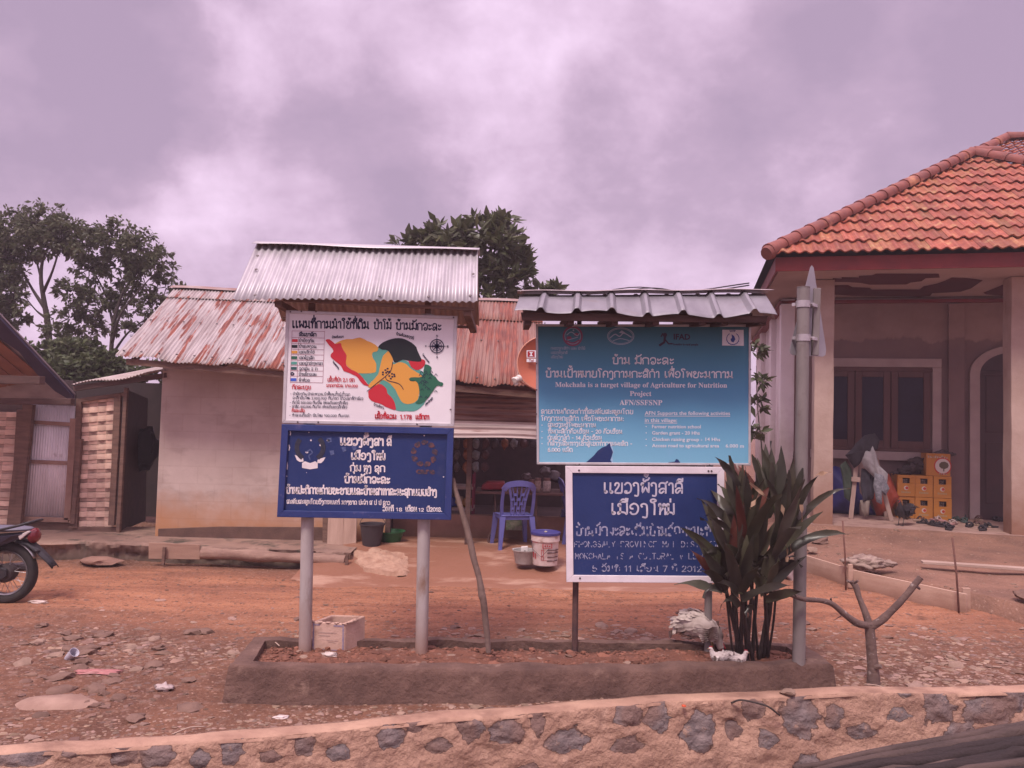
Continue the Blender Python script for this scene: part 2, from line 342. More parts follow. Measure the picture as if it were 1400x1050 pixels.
def lao_strokes(t):
    t = t.replace('ໝ', '\u0002').replace('ໜ', '\u0003').replace('ຳ', 'ໍາ'); out = []; x = 0.0; high = False
    for ch in t:
        if ch in UPM:
            out += [[(a + x, b) for a, b in s] for s in parse(UPM[ch])]; high = True
        elif ch in TON:
            b0 = 15.4 if high else 11.8
            out += [[(a + x, b) for a, b in s] for s in parse(TON[ch].format(b0, b0 + 1.4, b0 + 2.8))]
        elif ch in DNM: out += [[(a + x, b) for a, b in s] for s in parse(DNM[ch])]
        elif ch in '\u0002\u0003':
            for g, k in (('ຫ', .72), ('ມ' if ch == '\u0002' else 'ນ', .8)):
                out += [[(a * k + x, b) for a, b in s] for s in parse(GL[g][1])]; x += GL[g][0] * k - .6
            x += .8; high = False
        else:
            g = GL.get(ch) or GL['?']
            for rep in range(1): out += [[(a + x, b) for a, b in s] for s in parse(g[1])]
            x += g[0] + .3; high = False
    return out, x
def expand(t): return t.replace('ແ', 'ເເ')
def spl(pts, n):
    return [(v.x, v.y) for v in smoothpts([(a, b, 0) for a, b in pts], n)]
class Sheet:
    """flat lettering and marks on a vertical board at depth Y; points are given in photo pixels"""
    def __init__(s, Y, base=.0015): s.Y = Y; s.mb = MB(); s.base = base; s.k = 0
    def P(s, x, y, lay=0.0):
        p = W(x, y, s.Y); return Vector((p.x, s.Y - s.base - lay, p.z))
    def ribbon(s, pts, w, closed=False):
        s.k += 1; lay = (s.k % 9) * .00012
        q = [pts[0]]
        for p in pts[1:]:
            if math.hypot(p[0] - q[-1][0], p[1] - q[-1][1]) > 1e-4: q.append(p)
        if len(q) < 2: return
        n = len(q); L_, R_ = [], []
        for i in range(n):
            ax, ay = q[max(i - 1, 0)]; bx, by = q[min(i + 1, n - 1)]
            dx, dy = bx - ax, by - ay; l = math.hypot(dx, dy) or 1; dx, dy = dx / l, dy / l
            x, y = q[i]
            if i == 0: x, y = x - dx * w * .3, y - dy * w * .3
            if i == n - 1: x, y = x + dx * w * .3, y + dy * w * .3
            L_.append((x - dy * w / 2, y + dx * w / 2)); R_.append((x + dy * w / 2, y - dx * w / 2))
        i0 = s.mb.add([s.P(x, y, lay) for x, y in L_] + [s.P(x, y, lay) for x, y in R_])
        for i in range(n - 1): s.mb.face((i0 + i, i0 + i + 1, i0 + n + i + 1, i0 + n + i))
    def lao(s, t, x0, y0, x1, y1, xh, w=.17, n=3, faded=0.0, jit=0.0):
        st, adv = lao_strokes(expand(t)); ux, uy = (x1 - x0) / adv, (y1 - y0) / adv
        for p in st:
            q = spl(p, n) if len(p) > 2 else p
            jx, jy = random.uniform(-jit, jit), random.uniform(-jit, jit)
            q = [(x0 + a * ux + jx, y0 + a * uy - b * xh / 10 + jy) for a, b in q]
            if faded:                    # worn paint: pieces of the strokes are gone
                run = []
                for k, c in enumerate(q):
                    if noise.noise(Vector((c[0] * .23, c[1] * .31, 3.3))) + random.uniform(-.05, .05) > faded:
                        if len(run) > 1: s.ribbon(run, w * xh)
                        run = []
                    else: run.append(c)
                if len(run) > 1: s.ribbon(run, w * xh)
            else: s.ribbon(q, w * xh)
    def latin(s, t, x0, y0, x1, y1, cap, bold=0.0, serif=False, shear=0):
        if serif:
            t = ''.join(chr(0x1D400 + ord(c) - 65) if 'A' <= c <= 'Z' else chr(0x1D41A + ord(c) - 97) if 'a' <= c <= 'z' else c for c in t)
        cu = bpy.data.curves.new('t', 'FONT'); cu.body = t; cu.size = 1; cu.offset = bold; cu.resolution_u = 2; cu.shear = shear
        o = bpy.data.objects.new('t', cu); COL.objects.link(o); dg = bpy.context.evaluated_depsgraph_get(); dg.update()
        me = bpy.data.meshes.new_from_object(o.evaluated_get(dg), depsgraph=dg)
        xs = [v.co.x for v in me.vertices]; a, b = min(xs), max(xs); k = cap / .69; s.k += 1; lay = (s.k % 9) * .00012
        ux, uy = (x1 - x0) / (b - a), (y1 - y0) / (b - a)
        i0 = s.mb.add([s.P(x0 + (v.co.x - a) * ux, y0 + (v.co.x - a) * uy - v.co.y * k, lay) for v in me.vertices])
        for p in me.polygons: s.mb.face([i0 + q for q in p.vertices])
        bpy.data.objects.remove(o); bpy.data.curves.remove(cu); bpy.data.meshes.remove(me)
    def poly(s, pts, lay=0.0):
        s.mb.poly([s.P(x, y, lay) for x, y in pts])
    def disc(s, x, y, r, ry=None, n=16, lay=0.0):
        ry = ry or r; s.poly([(x + r * math.cos(2 * math.pi * k / n), y + ry * math.sin(2 * math.pi * k / n)) for k in range(n)], lay)
    def ring(s, x, y, r, w, ry=None, n=24, a0=0, a1=360):
        ry = ry or r
        s.ribbon([(x + r * math.cos(R(a0 + (a1 - a0) * k / n)), y + ry * math.sin(R(a0 + (a1 - a0) * k / n))) for k in range(n + 1)], w)
    def build(s, name, m_, parent):
        # every face looks at the street
        for i, f in enumerate(s.mb.f):
            a = Vector((0, 0, 0))
            for k in range(len(f)): a += s.mb.v[f[k]].cross(s.mb.v[f[(k + 1) % len(f)]])
            if a.y > 0: s.mb.f[i] = tuple(reversed(f))
        return s.mb.build(name, m_, parent)
# ---------------------------------------------------------------- materials in use
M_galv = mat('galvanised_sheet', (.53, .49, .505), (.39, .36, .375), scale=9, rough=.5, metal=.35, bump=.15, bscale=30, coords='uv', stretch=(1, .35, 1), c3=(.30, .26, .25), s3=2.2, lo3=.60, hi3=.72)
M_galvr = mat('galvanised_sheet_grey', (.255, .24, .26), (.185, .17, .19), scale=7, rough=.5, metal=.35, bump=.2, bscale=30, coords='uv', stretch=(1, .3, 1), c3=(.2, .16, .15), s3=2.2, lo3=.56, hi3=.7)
M_post = mat('galvanised_pipe', (.45, .395, .38), (.36, .31, .295), scale=8, rough=.55, metal=.0, stretch=(1, 1, .3), bump=.1, c3=(.24, .15, .11), s3=7, lo3=.53, hi3=.68, st3=(1, 1, .35), dirt=((.27, .15, .11), .12, .5))
M_postd = mat('dull_grey_pipe', (.23, .198, .19), (.165, .138, .13), scale=8, rough=.6, metal=.0, stretch=(1, 1, .3), bump=.1, c3=(.14, .10, .09), s3=6, lo3=.58, hi3=.72)
M_rustpipe = mat('rusty_pipe', (.12, .06, .05), (.07, .04, .04), scale=20, rough=.8, bump=.3)
M_whiteboard = mat('white_print', (.80, .76, .78), (.73, .68, .70), scale=2.5, rough=.45, spec=.3, c3=(.60, .53, .52), s3=3, lo3=.63, hi3=.8)
M_alu = mat('aluminium_frame', (.60, .56, .57), (.48, .44, .45), scale=12, rough=.5, metal=.3, bump=.1)
M_blue = mat('dark_blue_paint', (.012, .028, .112), (.018, .038, .140), scale=3, rough=.45, bump=.08, c3=(.035, .045, .12), s3=5, lo3=.6, hi3=.75)
M_bluef = mat('dark_blue_frame_paint', (.026, .046, .175), (.02, .034, .135), scale=6, rough=.5, bump=.15, c3=(.09, .09, .2), s3=9, lo3=.6, hi3=.68)
M_white = mat('white_paint', (.80, .74, .76), (.70, .64, .66), scale=6, rough=.6, c3=(.55, .46, .45), s3=10, lo3=.62, hi3=.72)
M_letter = mat('cream_letter_paint', (.78, .70, .70), (.68, .60, .60), scale=18, rough=.7)
M_wornletter = mat('worn_letter_paint', (.40, .39, .50), (.17, .18, .32), scale=45, rough=.8)
M_printw = mat('printed_white', (.74, .74, .78), rough=.5)
M_navy = mat('printed_navy', (.012, .014, .05), rough=.5)
M_pred = mat('printed_red', (.52, .025, .04), rough=.5)
M_pblack = mat('printed_black', (.012, .018, .020), rough=.5)
M_porange = mat('printed_orange', (.68, .32, .06), rough=.5)
M_pteal = mat('printed_teal', (.10, .33, .27), rough=.5)
M_pgreen = mat('printed_green', (.025, .13, .075), rough=.5)
M_pblue = mat('printed_blue', (.05, .12, .55), rough=.5)
M_pgrey = mat('printed_grey', (.06, .055, .08), rough=.5)
M_wood = mat('weathered_timber', (.20, .115, .085), (.12, .07, .055), scale=5, rough=.85, bump=.4, bscale=40, stretch=(1, 1, 6))
M_woodh = mat('dark_timber', (.11, .060, .050), (.07, .04, .035), scale=6, rough=.85, bump=.3, bscale=40, stretch=(1, 1, 6))
M_screw = mat('screw_head', (.10, .07, .07), rough=.5, metal=.5)

def rib_tin(x, p):            # a gable sheet roof over a sign
    pass
def lettersheet(Y, base=.0015): return Sheet(Y, base)

# ================================================================ left sign: map board over a blue name board
SL = thing('village_map_sign', 'white map board above dark blue name board on two posts under a corrugated roof', 'sign', G(498, 884, .17))
for (xt, yt, xb, yb) in ((426, 428, 418, 886), (585, 430, 577, 883)):
    b = MB(); Yp = 5.17; pb = W(xb, yb, Yp); pt = W(xt, yt, Yp); pb.z -= .25
    b.tube([pb, pt], .042, 18); b.build('post', M_post, SL, smooth=40)
YB = 5.10
def board_frame(parent, cs, Y, fw, mats_panel, mats_frame, th=.035, lip=.012, pname='panel'):
    """panel with a raised frame; corners tl,tr,br,bl in photo pixels; fw = frame width in pixels"""
    (tl, tr, br, bl) = cs
    pan = MB(); pan.prism([W(x, y, Y) for x, y in (tl, tr, br, bl)], (0, th, 0)); pn = pan.build(pname, mats_panel, parent, bev=.002)
    cx = sum(c[0] for c in cs) / 4; cy = sum(c[1] for c in cs) / 4
    def ins(c): return (c[0] + (fw if c[0] < cx else -fw), c[1] + (fw if c[1] < cy else -fw))
    I = [ins(c) for c in cs]; fr = MB()
    for k in range(4):
        a, b_, c, d = cs[k], cs[(k + 1) % 4], I[(k + 1) % 4], I[k]
        fr.prism([W(x, y, Y - lip) for x, y in (a, b_, c, d)], (0, lip - .0005, 0))
    f = fr.build('frame', mats_frame, pn, bev=.003)
    return pn, f
mb_c = ((391, 424), (625, 432), (620.5, 583), (385.5, 578.5))
mapb, _ = board_frame(SL, mb_c, YB, 4.5, M_whiteboard, M_alu, lip=.006, pname='map_board')
t = Sheet(YB)
t.lao('ແຜນທີ່ການນຳໃຊ້ທີ່ດິນ', 399, 448.2, 505, 449.4, 9.6, .19); t.lao('ປ່າໄມ້', 511, 449.6, 535.5, 450, 9.4, .19); t.lao('ບ້ານມົກຈະລະ', 541, 450.2, 604, 452, 9.2, .19)
t.build('title_lettering', M_navy, mapb)
def zp(pts, ox=370, oy=400, k=5): return [(ox + x / k, oy + y / k) for x, y in pts]
def mapfill(name, m_, polys, lay):
    t = Sheet(YB)
    for p in polys:
        P3 = [(x, y, 0) for x, y in zp(p)]; P3 = P3[-2:] + P3 + P3[:2]; q = smoothpts(P3, 3)[6:-6]
        t.poly([(v.x + .5 * noise.noise(Vector((v.x * .35, v.y * .35, 1))), v.y + .5 * noise.noise(Vector((v.x * .35, v.y * .35, 7)))) for v in q], lay)
    return t.build(name, m_, mapb)
mapfill('map_teal_land', M_pteal, [[(600, 550), (715, 545), (694, 420), (735, 375), (800, 395), (835, 470), (860, 480), (900, 460), (950, 480), (1000, 520), (1050, 560), (1010, 700), (1060, 740), (1000, 805), (930, 812), (850, 802), (840, 740), (790, 680), (740, 625), (700, 600), (672, 630), (650, 605)]], .0000)
mapfill('map_red_land', M_pred, [[(375, 325), (405, 320), (440, 350), (480, 345), (490, 380), (520, 430), (515, 490), (540, 520), (560, 530), (590, 545), (620, 570), (650, 610), (672, 638), (640, 632), (615, 610), (590, 575), (550, 555), (500, 535), (480, 500), (420, 450), (412, 425), (430, 395), (400, 360)],
    [(940, 465), (1000, 455), (1050, 460), (1055, 490), (1030, 520), (995, 530), (960, 505)], [(668, 675), (740, 625), (790, 655), (800, 690), (830, 720), (850, 760), (853, 802), (800, 785), (750, 760), (700, 745), (670, 715)]], .0012)
mapfill('map_orange_land', M_porange, [[(440, 350), (500, 322), (560, 318), (610, 308), (660, 330), (705, 350), (735, 375), (728, 400), (700, 410), (695, 440), (720, 480), (722, 520), (715, 545), (660, 552), (600, 550), (560, 530), (515, 490), (520, 430), (490, 380), (480, 345)],
    [(800, 400), (835, 440), (838, 490), (880, 475), (920, 485), (960, 520), (1000, 545), (1035, 570), (1020, 580), (955, 590), (960, 605), (1000, 610), (1015, 660), (1010, 720), (985, 750), (940, 762), (900, 750), (870, 700), (850, 660), (800, 610), (760, 600), (740, 625), (690, 650), (665, 640), (690, 610), (735, 560), (750, 500), (770, 430)]], .0008)
mapfill('map_black_land', M_pblack, [[(735, 375), (770, 340), (850, 312), (920, 320), (985, 360), (1010, 410), (1030, 470), (940, 465), (900, 460), (850, 480), (830, 440), (800, 395), (760, 390)], [(945, 590), (980, 580), (1010, 590), (990, 605), (955, 605)]], .0016)
mapfill('map_green_land', M_pgreen, [[(1055, 490), (1100, 510), (1095, 545), (1130, 580), (1150, 605), (1180, 620), (1170, 640), (1135, 640), (1100, 690), (1060, 740), (1020, 762), (990, 755), (1015, 720), (1015, 660), (1000, 610), (955, 600), (960, 580), (1035, 575), (1045, 530)]], .0020)
t = Sheet(YB, .0042)
for st in ([(660, 675), (720, 625), (800, 560), (825, 525), (835, 475)], [(785, 575), (800, 600), (870, 620), (895, 640), (908, 662)]): t.ribbon(spl(zp(st), 4), .9)
for x, y in ((768, 545), (785, 530), (800, 520), (815, 540), (830, 555), (812, 570), (790, 548), (768, 560), (800, 540), (845, 560), (832, 575), (822, 588), (812, 545), (848, 572)):
    a, b_ = zp([(x, y)])[0]; t.poly([(a - 1.2, b_ - 1), (a + 1.2, b_ - 1), (a + 1.2, b_ + 1), (a - 1.2, b_ + 1)])
for k in range(26):           # hill marks in the green land
    x, y = 1025 + random.random() * 110, 530 + random.random() * 210
    if x > 1100 and not 560 < y < 680: continue
    t.ribbon(zp([(x - 9, y + 5), (x, y - 7), (x + 9, y + 5)]), .9)
t.ring(597.4, 473.4, 9.2, 1.2); t.ring(597.4, 473.4, 6.4, .7)
for k in range(8):
    a = k * math.pi / 4; l = 13.5 if k % 2 == 0 else 11; w_ = 1.7 if k % 2 == 0 else .9
    t.poly([(597.4 + l * math.cos(a), 473.4 + l * math.sin(a)), (597.4 + w_ * math.cos(a + 1.57), 473.4 + w_ * math.sin(a + 1.57)), (597.4 - w_ * math.cos(a + 1.57), 473.4 - w_ * math.sin(a + 1.57))], .0002)
for ch, x, y in (('N', 596.4, 460.4), ('S', 596.4, 489.6), ('W', 581, 474.6), ('E', 611, 475)): t.latin(ch, x, y, x + 2.4, y, 2.6, .03)
for tx, x0, y0, x1, y1, h in (('ບ້ານຫ້ວຍວາ', 454, 462.4, 470, 461.6, 2.4), ('ບ້ານຫ້ວຍຊຽງຢູ', 542, 458, 566, 463.4, 2.8), ('ບ້ານຈະແລ', 578, 486, 587, 497, 2.4), ('ບ້ານປາງກູ', 455.4, 496, 463.4, 505, 2.4), ('ບ້ານລ້ອງ', 511, 554, 525, 559, 2.4), ('ບ້ານໂຄກສູງ', 581.6, 555, 591.6, 545, 2.4)):
    t.lao(tx, x0, y0, x1, y1, h, .24, 2)
for y, tx, x1 in ((466.8, 'ປ່າປ້ອງກັນ', 430), (474.6, 'ປ່າສະຫງວນ', 433), (482.4, 'ເຂດເຮັດໄຮ່', 430.4), (490, 'ເຂດລ້ຽງສັດ', 430), (497.8, 'ເຂດປູກຢາງພາລາ', 441.6), (505, 'ຈຸດສູນ 2 ຕ', 434.6), (512.6, 'ບ້ານມົກຈະລະ', 433.4), (520.6, 'ນ້ຳຫ້ວຍ', 424)):
    t.lao(tx, 409 if y < 511 else 408.6, y + .8, x1, y + 1.2, 3.4, .18, 2)
t.lao('ສັນຍາລັກ', 409, 459.4, 433, 460, 4.2, .25)
for tx, x0, y, x1 in (('- ປ່າປ້ອງກັນ,ປ່າສະຫງວນ,ປ່າຟື້ນຟູ,ຕັ້ງຢູ່,ຕັ້ງຈຸດ', 397, 540, 479), ('ຈະຖືກປັບໄໝ 2,000,000 ກີບ/ຮຕ (ຕົວເລກທີ່ກຳນົດ)', 400, 545.6, 497), ('- ຕັດໄມ້ 500,000 ກີບ/ຕົ້ນ (ພ້ອມກັບຂອງຖືກຍຶດ)', 396.6, 551.8, 476), ('- ລ່າສັດ 500,000 ກີບ/ໂຕ (ພ້ອມກັບຂອງຖືກຍຶດ)', 396.2, 557.4, 475), ('- ທຳລາຍຕົ້ນນ້ຳ ປັບໄໝ 300,000 ກີບ/ຮຕ', 395.6, 569.2, 477.6)):
    t.lao(tx.replace('ຟ', 'ພ'), x0, y, x1, y + (x1 - x0) * .012, 3.0, .17, 2)
t.build('map_ink', M_navy, mapb)
t = Sheet(YB, .0042)
t.lao('ເນື້ອທີ່ປ່າ 2,1 ຮຕ', 447.6, 521.6, 485, 521.6, 4.2, .2); t.lao('ມາດຕາສ່ວນ 1/10,000', 446.4, 528.8, 489.4, 529.6, 3.4, .2); t.lao('ກົດລະບຽບ', 399.6, 531.6, 425.4, 532, 4.4, .2)
t.lao('ຄົນລະເມີດ', 399, 563, 417, 563.4, 3.4, .2); t.lao('ເນື້ອທີ່ລວມ:', 512.4, 572, 543, 572.4, 5.4, .24); t.lao('1,178', 547, 572.6, 563.4, 573, 5.4, .22); t.lao('ແຮັກຕາ', 568, 573, 587, 573.2, 5.4, .24)
t.build('red_lettering', M_pred, mapb)
t = Sheet(YB)
for y in (452.4, 461.4, 469.6, 477.4, 484.6, 492, 499.4, 506.6, 514, 522.6):
    sx = (y - 452) * -.035
    t.ribbon([(399.6 + sx, y), (444 + sx, y + .8)], .5)
for x in (399.4, 408.6, 444): t.ribbon([(x, 452.4 if x != 408.6 else 461.6), (x - 2.6, 523)], .5)
t.build('legend_rules', mat('printed_maroon_rule', (.35, .16, .20), rough=.6), mapb)
for m_, rows in ((M_pred, (465.6,)), (M_pblack, (473.6,)), (M_porange, (481.4,)), (M_pgreen, (489, )), (M_pteal, (496.4,)), (mat('printed_darkteal', (.03, .10, .10)), (503.6,)), (M_pblue, (519,)), (M_navy, (511,))):
    t = Sheet(YB, .0022)
    for y in rows:
        sx = (y - 452) * -.035
        if m_ is M_navy:
            for a in range(6): t.disc(401.8 + sx + 1.9 * math.cos(a), 511 + 1.7 * math.sin(a), 1.1, n=6)
        else: t.poly([(399.9 + sx, y - 2), (407.6 + sx, y - 1.9), (407.5 + sx, y + 2), (399.8 + sx, y + 1.9)])
    t.build('legend_swatch', m_, mapb)
sc_ = MB()
for x, y in ((397, 426.2), (412, 425.6), (432, 426), (620, 434), (407, 577), (435, 577.2), (570, 580), (616, 560), (388, 500)):
    p = W(x, y, YB - .008); sc_.lathe(p, [(.006, 0), (.005, .004)], 8, az=(0, -1, 0), ay=(0, 0, 1))
sc_.build('screws', M_screw, mapb)

# the blue name board
nb_c = ((385, 579.8), (620.3, 585.2), (616.5, 711), (378.5, 707))
nameb, nfr = board_frame(SL, nb_c, YB, 9, M_blue, M_bluef, lip=.022, pname='name_board')
def zq(pts): return [(370 + x / 5, 570 + y / 5) for x, y in pts]
t = Sheet(YB)
t.lao('ແຂວງຜົ້ງສາ', 464.6, 608, 525, 609.2, 9.2, .26, jit=.15); t.lao('ລີ', 528.6, 609, 536, 609.2, 9.2, .22)
t.lao('ເມືອງໃໝ່', 479.4, 628, 527, 628.8, 8.6, .26, jit=.15); t.lao('ກຸ່ມ', 478.8, 644, 494, 644.4, 8, .22); t.lao('ຫຸງ', 497, 644.4, 508, 644.8, 8, .22); t.lao('ລຸກ', 512, 644.8, 527, 645, 8, .22)
t.lao('ບ້ານມົກຈະລະ', 470.8, 659.6, 533.6, 661, 8.4, .26, jit=.15)
t.lao('ບ້ານປະຕິການຖ່າຍຊະຊາຍແລະບ້ານສາທາລະນະສຸກແບບຢ່າງ', 391.4, 674.4, 597.6, 677.6, 8.2, .24, jit=.15)
t.lao('ສະໜັບສະໜູນໂດຍອົງການແຄຣ໌ ນາໆຊາດ ປະຈຳ ສ ປ ປ ລາວ', 392, 688.4, 533.6, 690.2, 5, .20, jit=.1)
t.lao('ວັນທີ', 523, 698.4, 538.6, 698.6, 5.6, .26); t.lao('18', 541, 698.6, 550.4, 698.8, 4.2, .24); t.lao('ເດືອນ', 554, 698.8, 570.4, 699, 5.6, .26); t.lao('12', 572, 699, 580, 699.2, 4.2, .24); t.lao('ປີ2018.', 583, 699, 604.6, 699.4, 5.2, .24)
t.build('lettering', M_letter, nameb)
t = Sheet(YB)
t.poly(zq([(165, 260), (190, 268), (222, 282), (226, 305), (200, 308), (180, 295)])); t.poly(zq([(375, 275), (345, 283), (322, 292), (318, 315), (345, 316), (362, 300)]))
t.poly(zq([(215, 315), (235, 303), (270, 316), (305, 303), (322, 315), (322, 350), (270, 358), (215, 348)]))
for x, y, r in ((276, 160, 1.2), (1050, 128, 1), (262, 106, .8), (130, 210, .9), (110, 405, .8), (1182, 410, 1), (246, 380, .6), (520, 60, .5)): t.disc(370 + x / 5, 570 + y / 5, r, n=7)
for x, y0, y1 in ((134, 98, 124), (126, 192, 228), (112, 310, 358)): t.ribbon(zq([(x, y0), (x + 4, (y0 + y1) / 2), (x, y1)]), 1.3)
for x, y, w_ in ((342, 192, 4), (248, 240, 4.5), (395, 160, 5)): t.poly([(370 + x / 5 - w_ / 2, 570 + y / 5), (370 + x / 5, 569 + y / 5 - .5), (370 + x / 5 + w_ / 2, 570 + y / 5), (370 + x / 5 + 1, 571.6 + y / 5), (370 + x / 5 - 1, 571.4 + y / 5)])
t.build('laurel_emblem', M_letter, nameb)
t = Sheet(YB, .0018)
t.ring(424, 612, 18, 6.4, 17, 24, 130, 215); t.ring(424, 612, 18, 6.4, 17, 24, -40, 50)
t.build('emblem_ring', mat('dark_emblem_paint', (.022, .024, .045), (.04, .04, .06), scale=40), nameb)
t = Sheet(YB)
t.ribbon(spl(zq([(245, 240), (270, 225), (285, 245), (262, 265), (270, 290)]), 4), 1.6)
for x, y in ((418, 245), (500, 222), (480, 150), (400, 160), (570, 212)): t.poly(zq([(x - 16, y - 14), (x + 14, y - 18), (x + 18, y + 10), (x - 6, y + 18)]))
t.build('worn_emblem_paint', mat('worn_teal_paint', (.11, .14, .25), (.05, .07, .2), scale=60), nameb)
t = Sheet(YB)
for k in range(9):            # a ring of little hands
    a = k * 2 * math.pi / 9 - 1.57; x, y = 580 + 14.6 * math.cos(a), 620 + 15 * math.sin(a)
    t.disc(x, y, 4.2, 3.6, 9, .0001 * (k % 3)); t.disc(x + 3.6 * math.cos(a + 1.3), y + 3.6 * math.sin(a + 1.3), 2.2, n=7, lay=.0004 + .0001 * (k % 3))
t.latin('care', 568.6, 647.4, 594.6, 648, 8, .045)
t.build('hand_ring_logo', mat('faded_brown_paint', (.13, .055, .06), (.045, .035, .06), scale=40, lo=.42, hi=.55), nameb)

# its roof: one sheet towards the street, one behind, a ridge strip
rf = MB(); Yr, Ye, Yk = 5.42, 4.93, 5.93
A, B = W(317, 410, Ye), W(653, 411, Ye); D, C = W(351, 333, Yr), W(653.5, 342, Yr)
rf.corr(A, B, C, D, .046, .0075, nv=3, sub=8, sag=lambda u, v: .008 * math.sin(u * 5) * (1 - v))
A2, B2 = W(386, 440, Yk), W(655, 445, Yk)
roof = rf.build('roof', M_galv, SL, smooth=True, solid=.0012)
rb = MB(); rb.corr(D - Vector((0, -.002, .006)), C - Vector((0, -.002, .006)), B2, A2, .046, .0075, nv=2, sub=8)
rb.build('roof_back_sheet', mat('sheet_underside', (.50, .40, .36), (.36, .27, .24), scale=7, rough=.6, coords='uv', stretch=(1, .3, 1), metal=.15), roof, smooth=True, solid=.0012)
rc = MB()
def cap(u, v):
    p = (D + Vector((-.01, 0, .004))).lerp(C + Vector((.012, 0, .004)), u); w_ = (v - .5) * .16
    return p + Vector((0, w_, -abs(w_) * .42 + .012 + .006 * math.sin(u * 9 + (2 if v > .5 else 0)) * abs(w_) * 12))
rc.grid(cap, 24, 4); rc.build('ridge_cap', M_galv, roof, smooth=40, solid=.001)
ns = MB()
for u, v in ((.09, .06), (.27, .06), (.44, .05), (.6, .06), (.8, .05), (.97, .07), (.98, .48), (.05, .5), (.03, .75), (.5, .97), (.93, .99), (.16, .98)):
    p = A.lerp(B, u).lerp(D.lerp(C, u), v); nr = (B - A).cross(D - A).normalized(); ns.lathe(p + nr * .009, [(.011, 0), (.009, .004), (.003, .006)], 8, az=nr, ax=(1, 0, 0), ay=nr.cross(Vector((1, 0, 0))))
ns.build('roofing_nails', mat('nail_cap', (.16, .13, .13), rough=.5, metal=.3), roof)
rr = MB()
for px0 in (426, 585):         # brackets from post to roof, and the purlins
    p = W(px0, 430, 5.17); rr.bar((p.x, 5.17, p.z - .05), (p.x, 5.17, p.z + .22), .04, .04)
for Yq, zq_ in ((4.99, 2.475), (5.84, 2.455), (5.42, 2.86)):
    a, b_ = W(388, 400, Yq), W(648, 405, Yq); rr.bar((a.x, Yq, zq_ + .0), (b_.x, Yq, zq_ - .03), .022, .022)
a = W(386, 436, 5.1); rr.bar((a.x, 5.0, 2.45), (a.x, 5.84, 2.43), .05, .04); a = W(640, 436, 5.1); rr.bar((a.x, 5.0, 2.42), (a.x, 5.84, 2.40), .05, .04)
rr.build('roof_frame', M_wood, SL, bev=.003)

# ================================================================ right sign: blue project board over a white framed village board
SR = thing('project_sign', 'light blue project board above a white framed dark blue board under a ribbed roof', 'sign', G(880, 884, .17))
YC = 5.30
for xt, yt, xb, yb, m_, r_ in ((792, 450, 792, 885, M_rustpipe, .021), (972, 450, 972, 872, M_postd, .026)):
    b = MB(); pt, pb = W(xt, yt, YC + .075), W(xb, yb, YC + .075); pb.x = pt.x + (pb.x - pt.x) * .4; pb.z -= .2
    b.tube([pb, pt], r_, 14); b.build('post', m_, SR, smooth=40)
def pb_extra(t, n, lk, p, noi, ramp_, mixc, c):          # printed sheet: teal at the top running to light blue
    sp = n('ShaderNodeSeparateXYZ'); lk(n('ShaderNodeNewGeometry').outputs['Position'], sp.inputs[0])
    r = n('ShaderNodeValToRGB'); mr = n('ShaderNodeMapRange'); lk(sp.outputs[2], mr.inputs[0]); mr.inputs[1].default_value = 1.42; mr.inputs[2].default_value = 2.42
    lk(mr.outputs[0], r.inputs[0]); e = r.color_ramp.elements
    e[0].position = 0; e[0].color = (.20, .46, .61, 1); e[1].position = 1; e[1].color = (.035, .14, .185, 1)
    for q, cc in ((.3, (.14, .38, .56, 1)), (.55, (.085, .285, .46, 1)), (.8, (.055, .215, .31, 1))):
        k = e.new(q); k.color = cc
    x = ramp_(noi(9, (1, 1, .6)), .55, .8); mm = mixc(x, r.outputs[0], (.22, .42, .62))
    q = n('ShaderNodeMath', operation='MULTIPLY'); lk(ramp_(sp.outputs[2], 1.8, 1.42), q.inputs[0]); lk(x, q.inputs[1])
    fin = mixc(q.outputs[0], r.outputs[0], mm); lk(fin, p.inputs['Base Color'])
M_pb = mat('blue_printed_sheet', (.1, .2, .5), rough=.5, spec=.3, bump=.08, bscale=20, extra=pb_extra)
pr_c = ((732.5, 443), (1027, 443.5), (1026.5, 636.5), (734, 635))
pj, pjf = board_frame(SR, pr_c, YC, 3.2, M_pb, M_alu, lip=.006, pname='project_board')
def zr_(pts): return [(720 + x / 4.375, 430 + y / 4.375) for x, y in pts]
def lx(x): return 720 + x / 4.375
def ly(y): return 430 + y / 4.375
t = Sheet(YC)
t.lao('ບ້ານ', 837, 497.4, 862, 497.6, 8.6, .19); t.lao('ມົກຈະລະ', 867.4, 497.6, 922, 498, 8.6, .19)
t.lao('ບ້ານເປົ້າໝາຍໂຄງການກະສິກຳ', 745.6, 515.6, 902, 516.2, 8.4, .19); t.lao('ເພື່ອໂພຊະນາການ', 907.6, 516.2, 1002.6, 516.6, 8.4, .19)
t.latin('Mokchala is a target village of Agriculture for Nutrition', 759, 529, 994, 530, 6.6, .006, True); t.latin('Project', 861, 541.2, 890.6, 541.4, 6.6, .006, True); t.latin('AFN/SSFSNP', 847, 553.6, 905.4, 554, 7, .006, True)
t.lao('ລາຍການກິດຈະກຳທີ່ສະໜັບສະໜູນໂດຍ', 739.6, 565.4, 866, 566, 5.2, .2, 2); t.lao('ໂຄງການກະສິກຳ ເພື່ອໂພຊະນາການ:', 739.6, 575, 853.4, 575.6, 5.2, .2, 2)
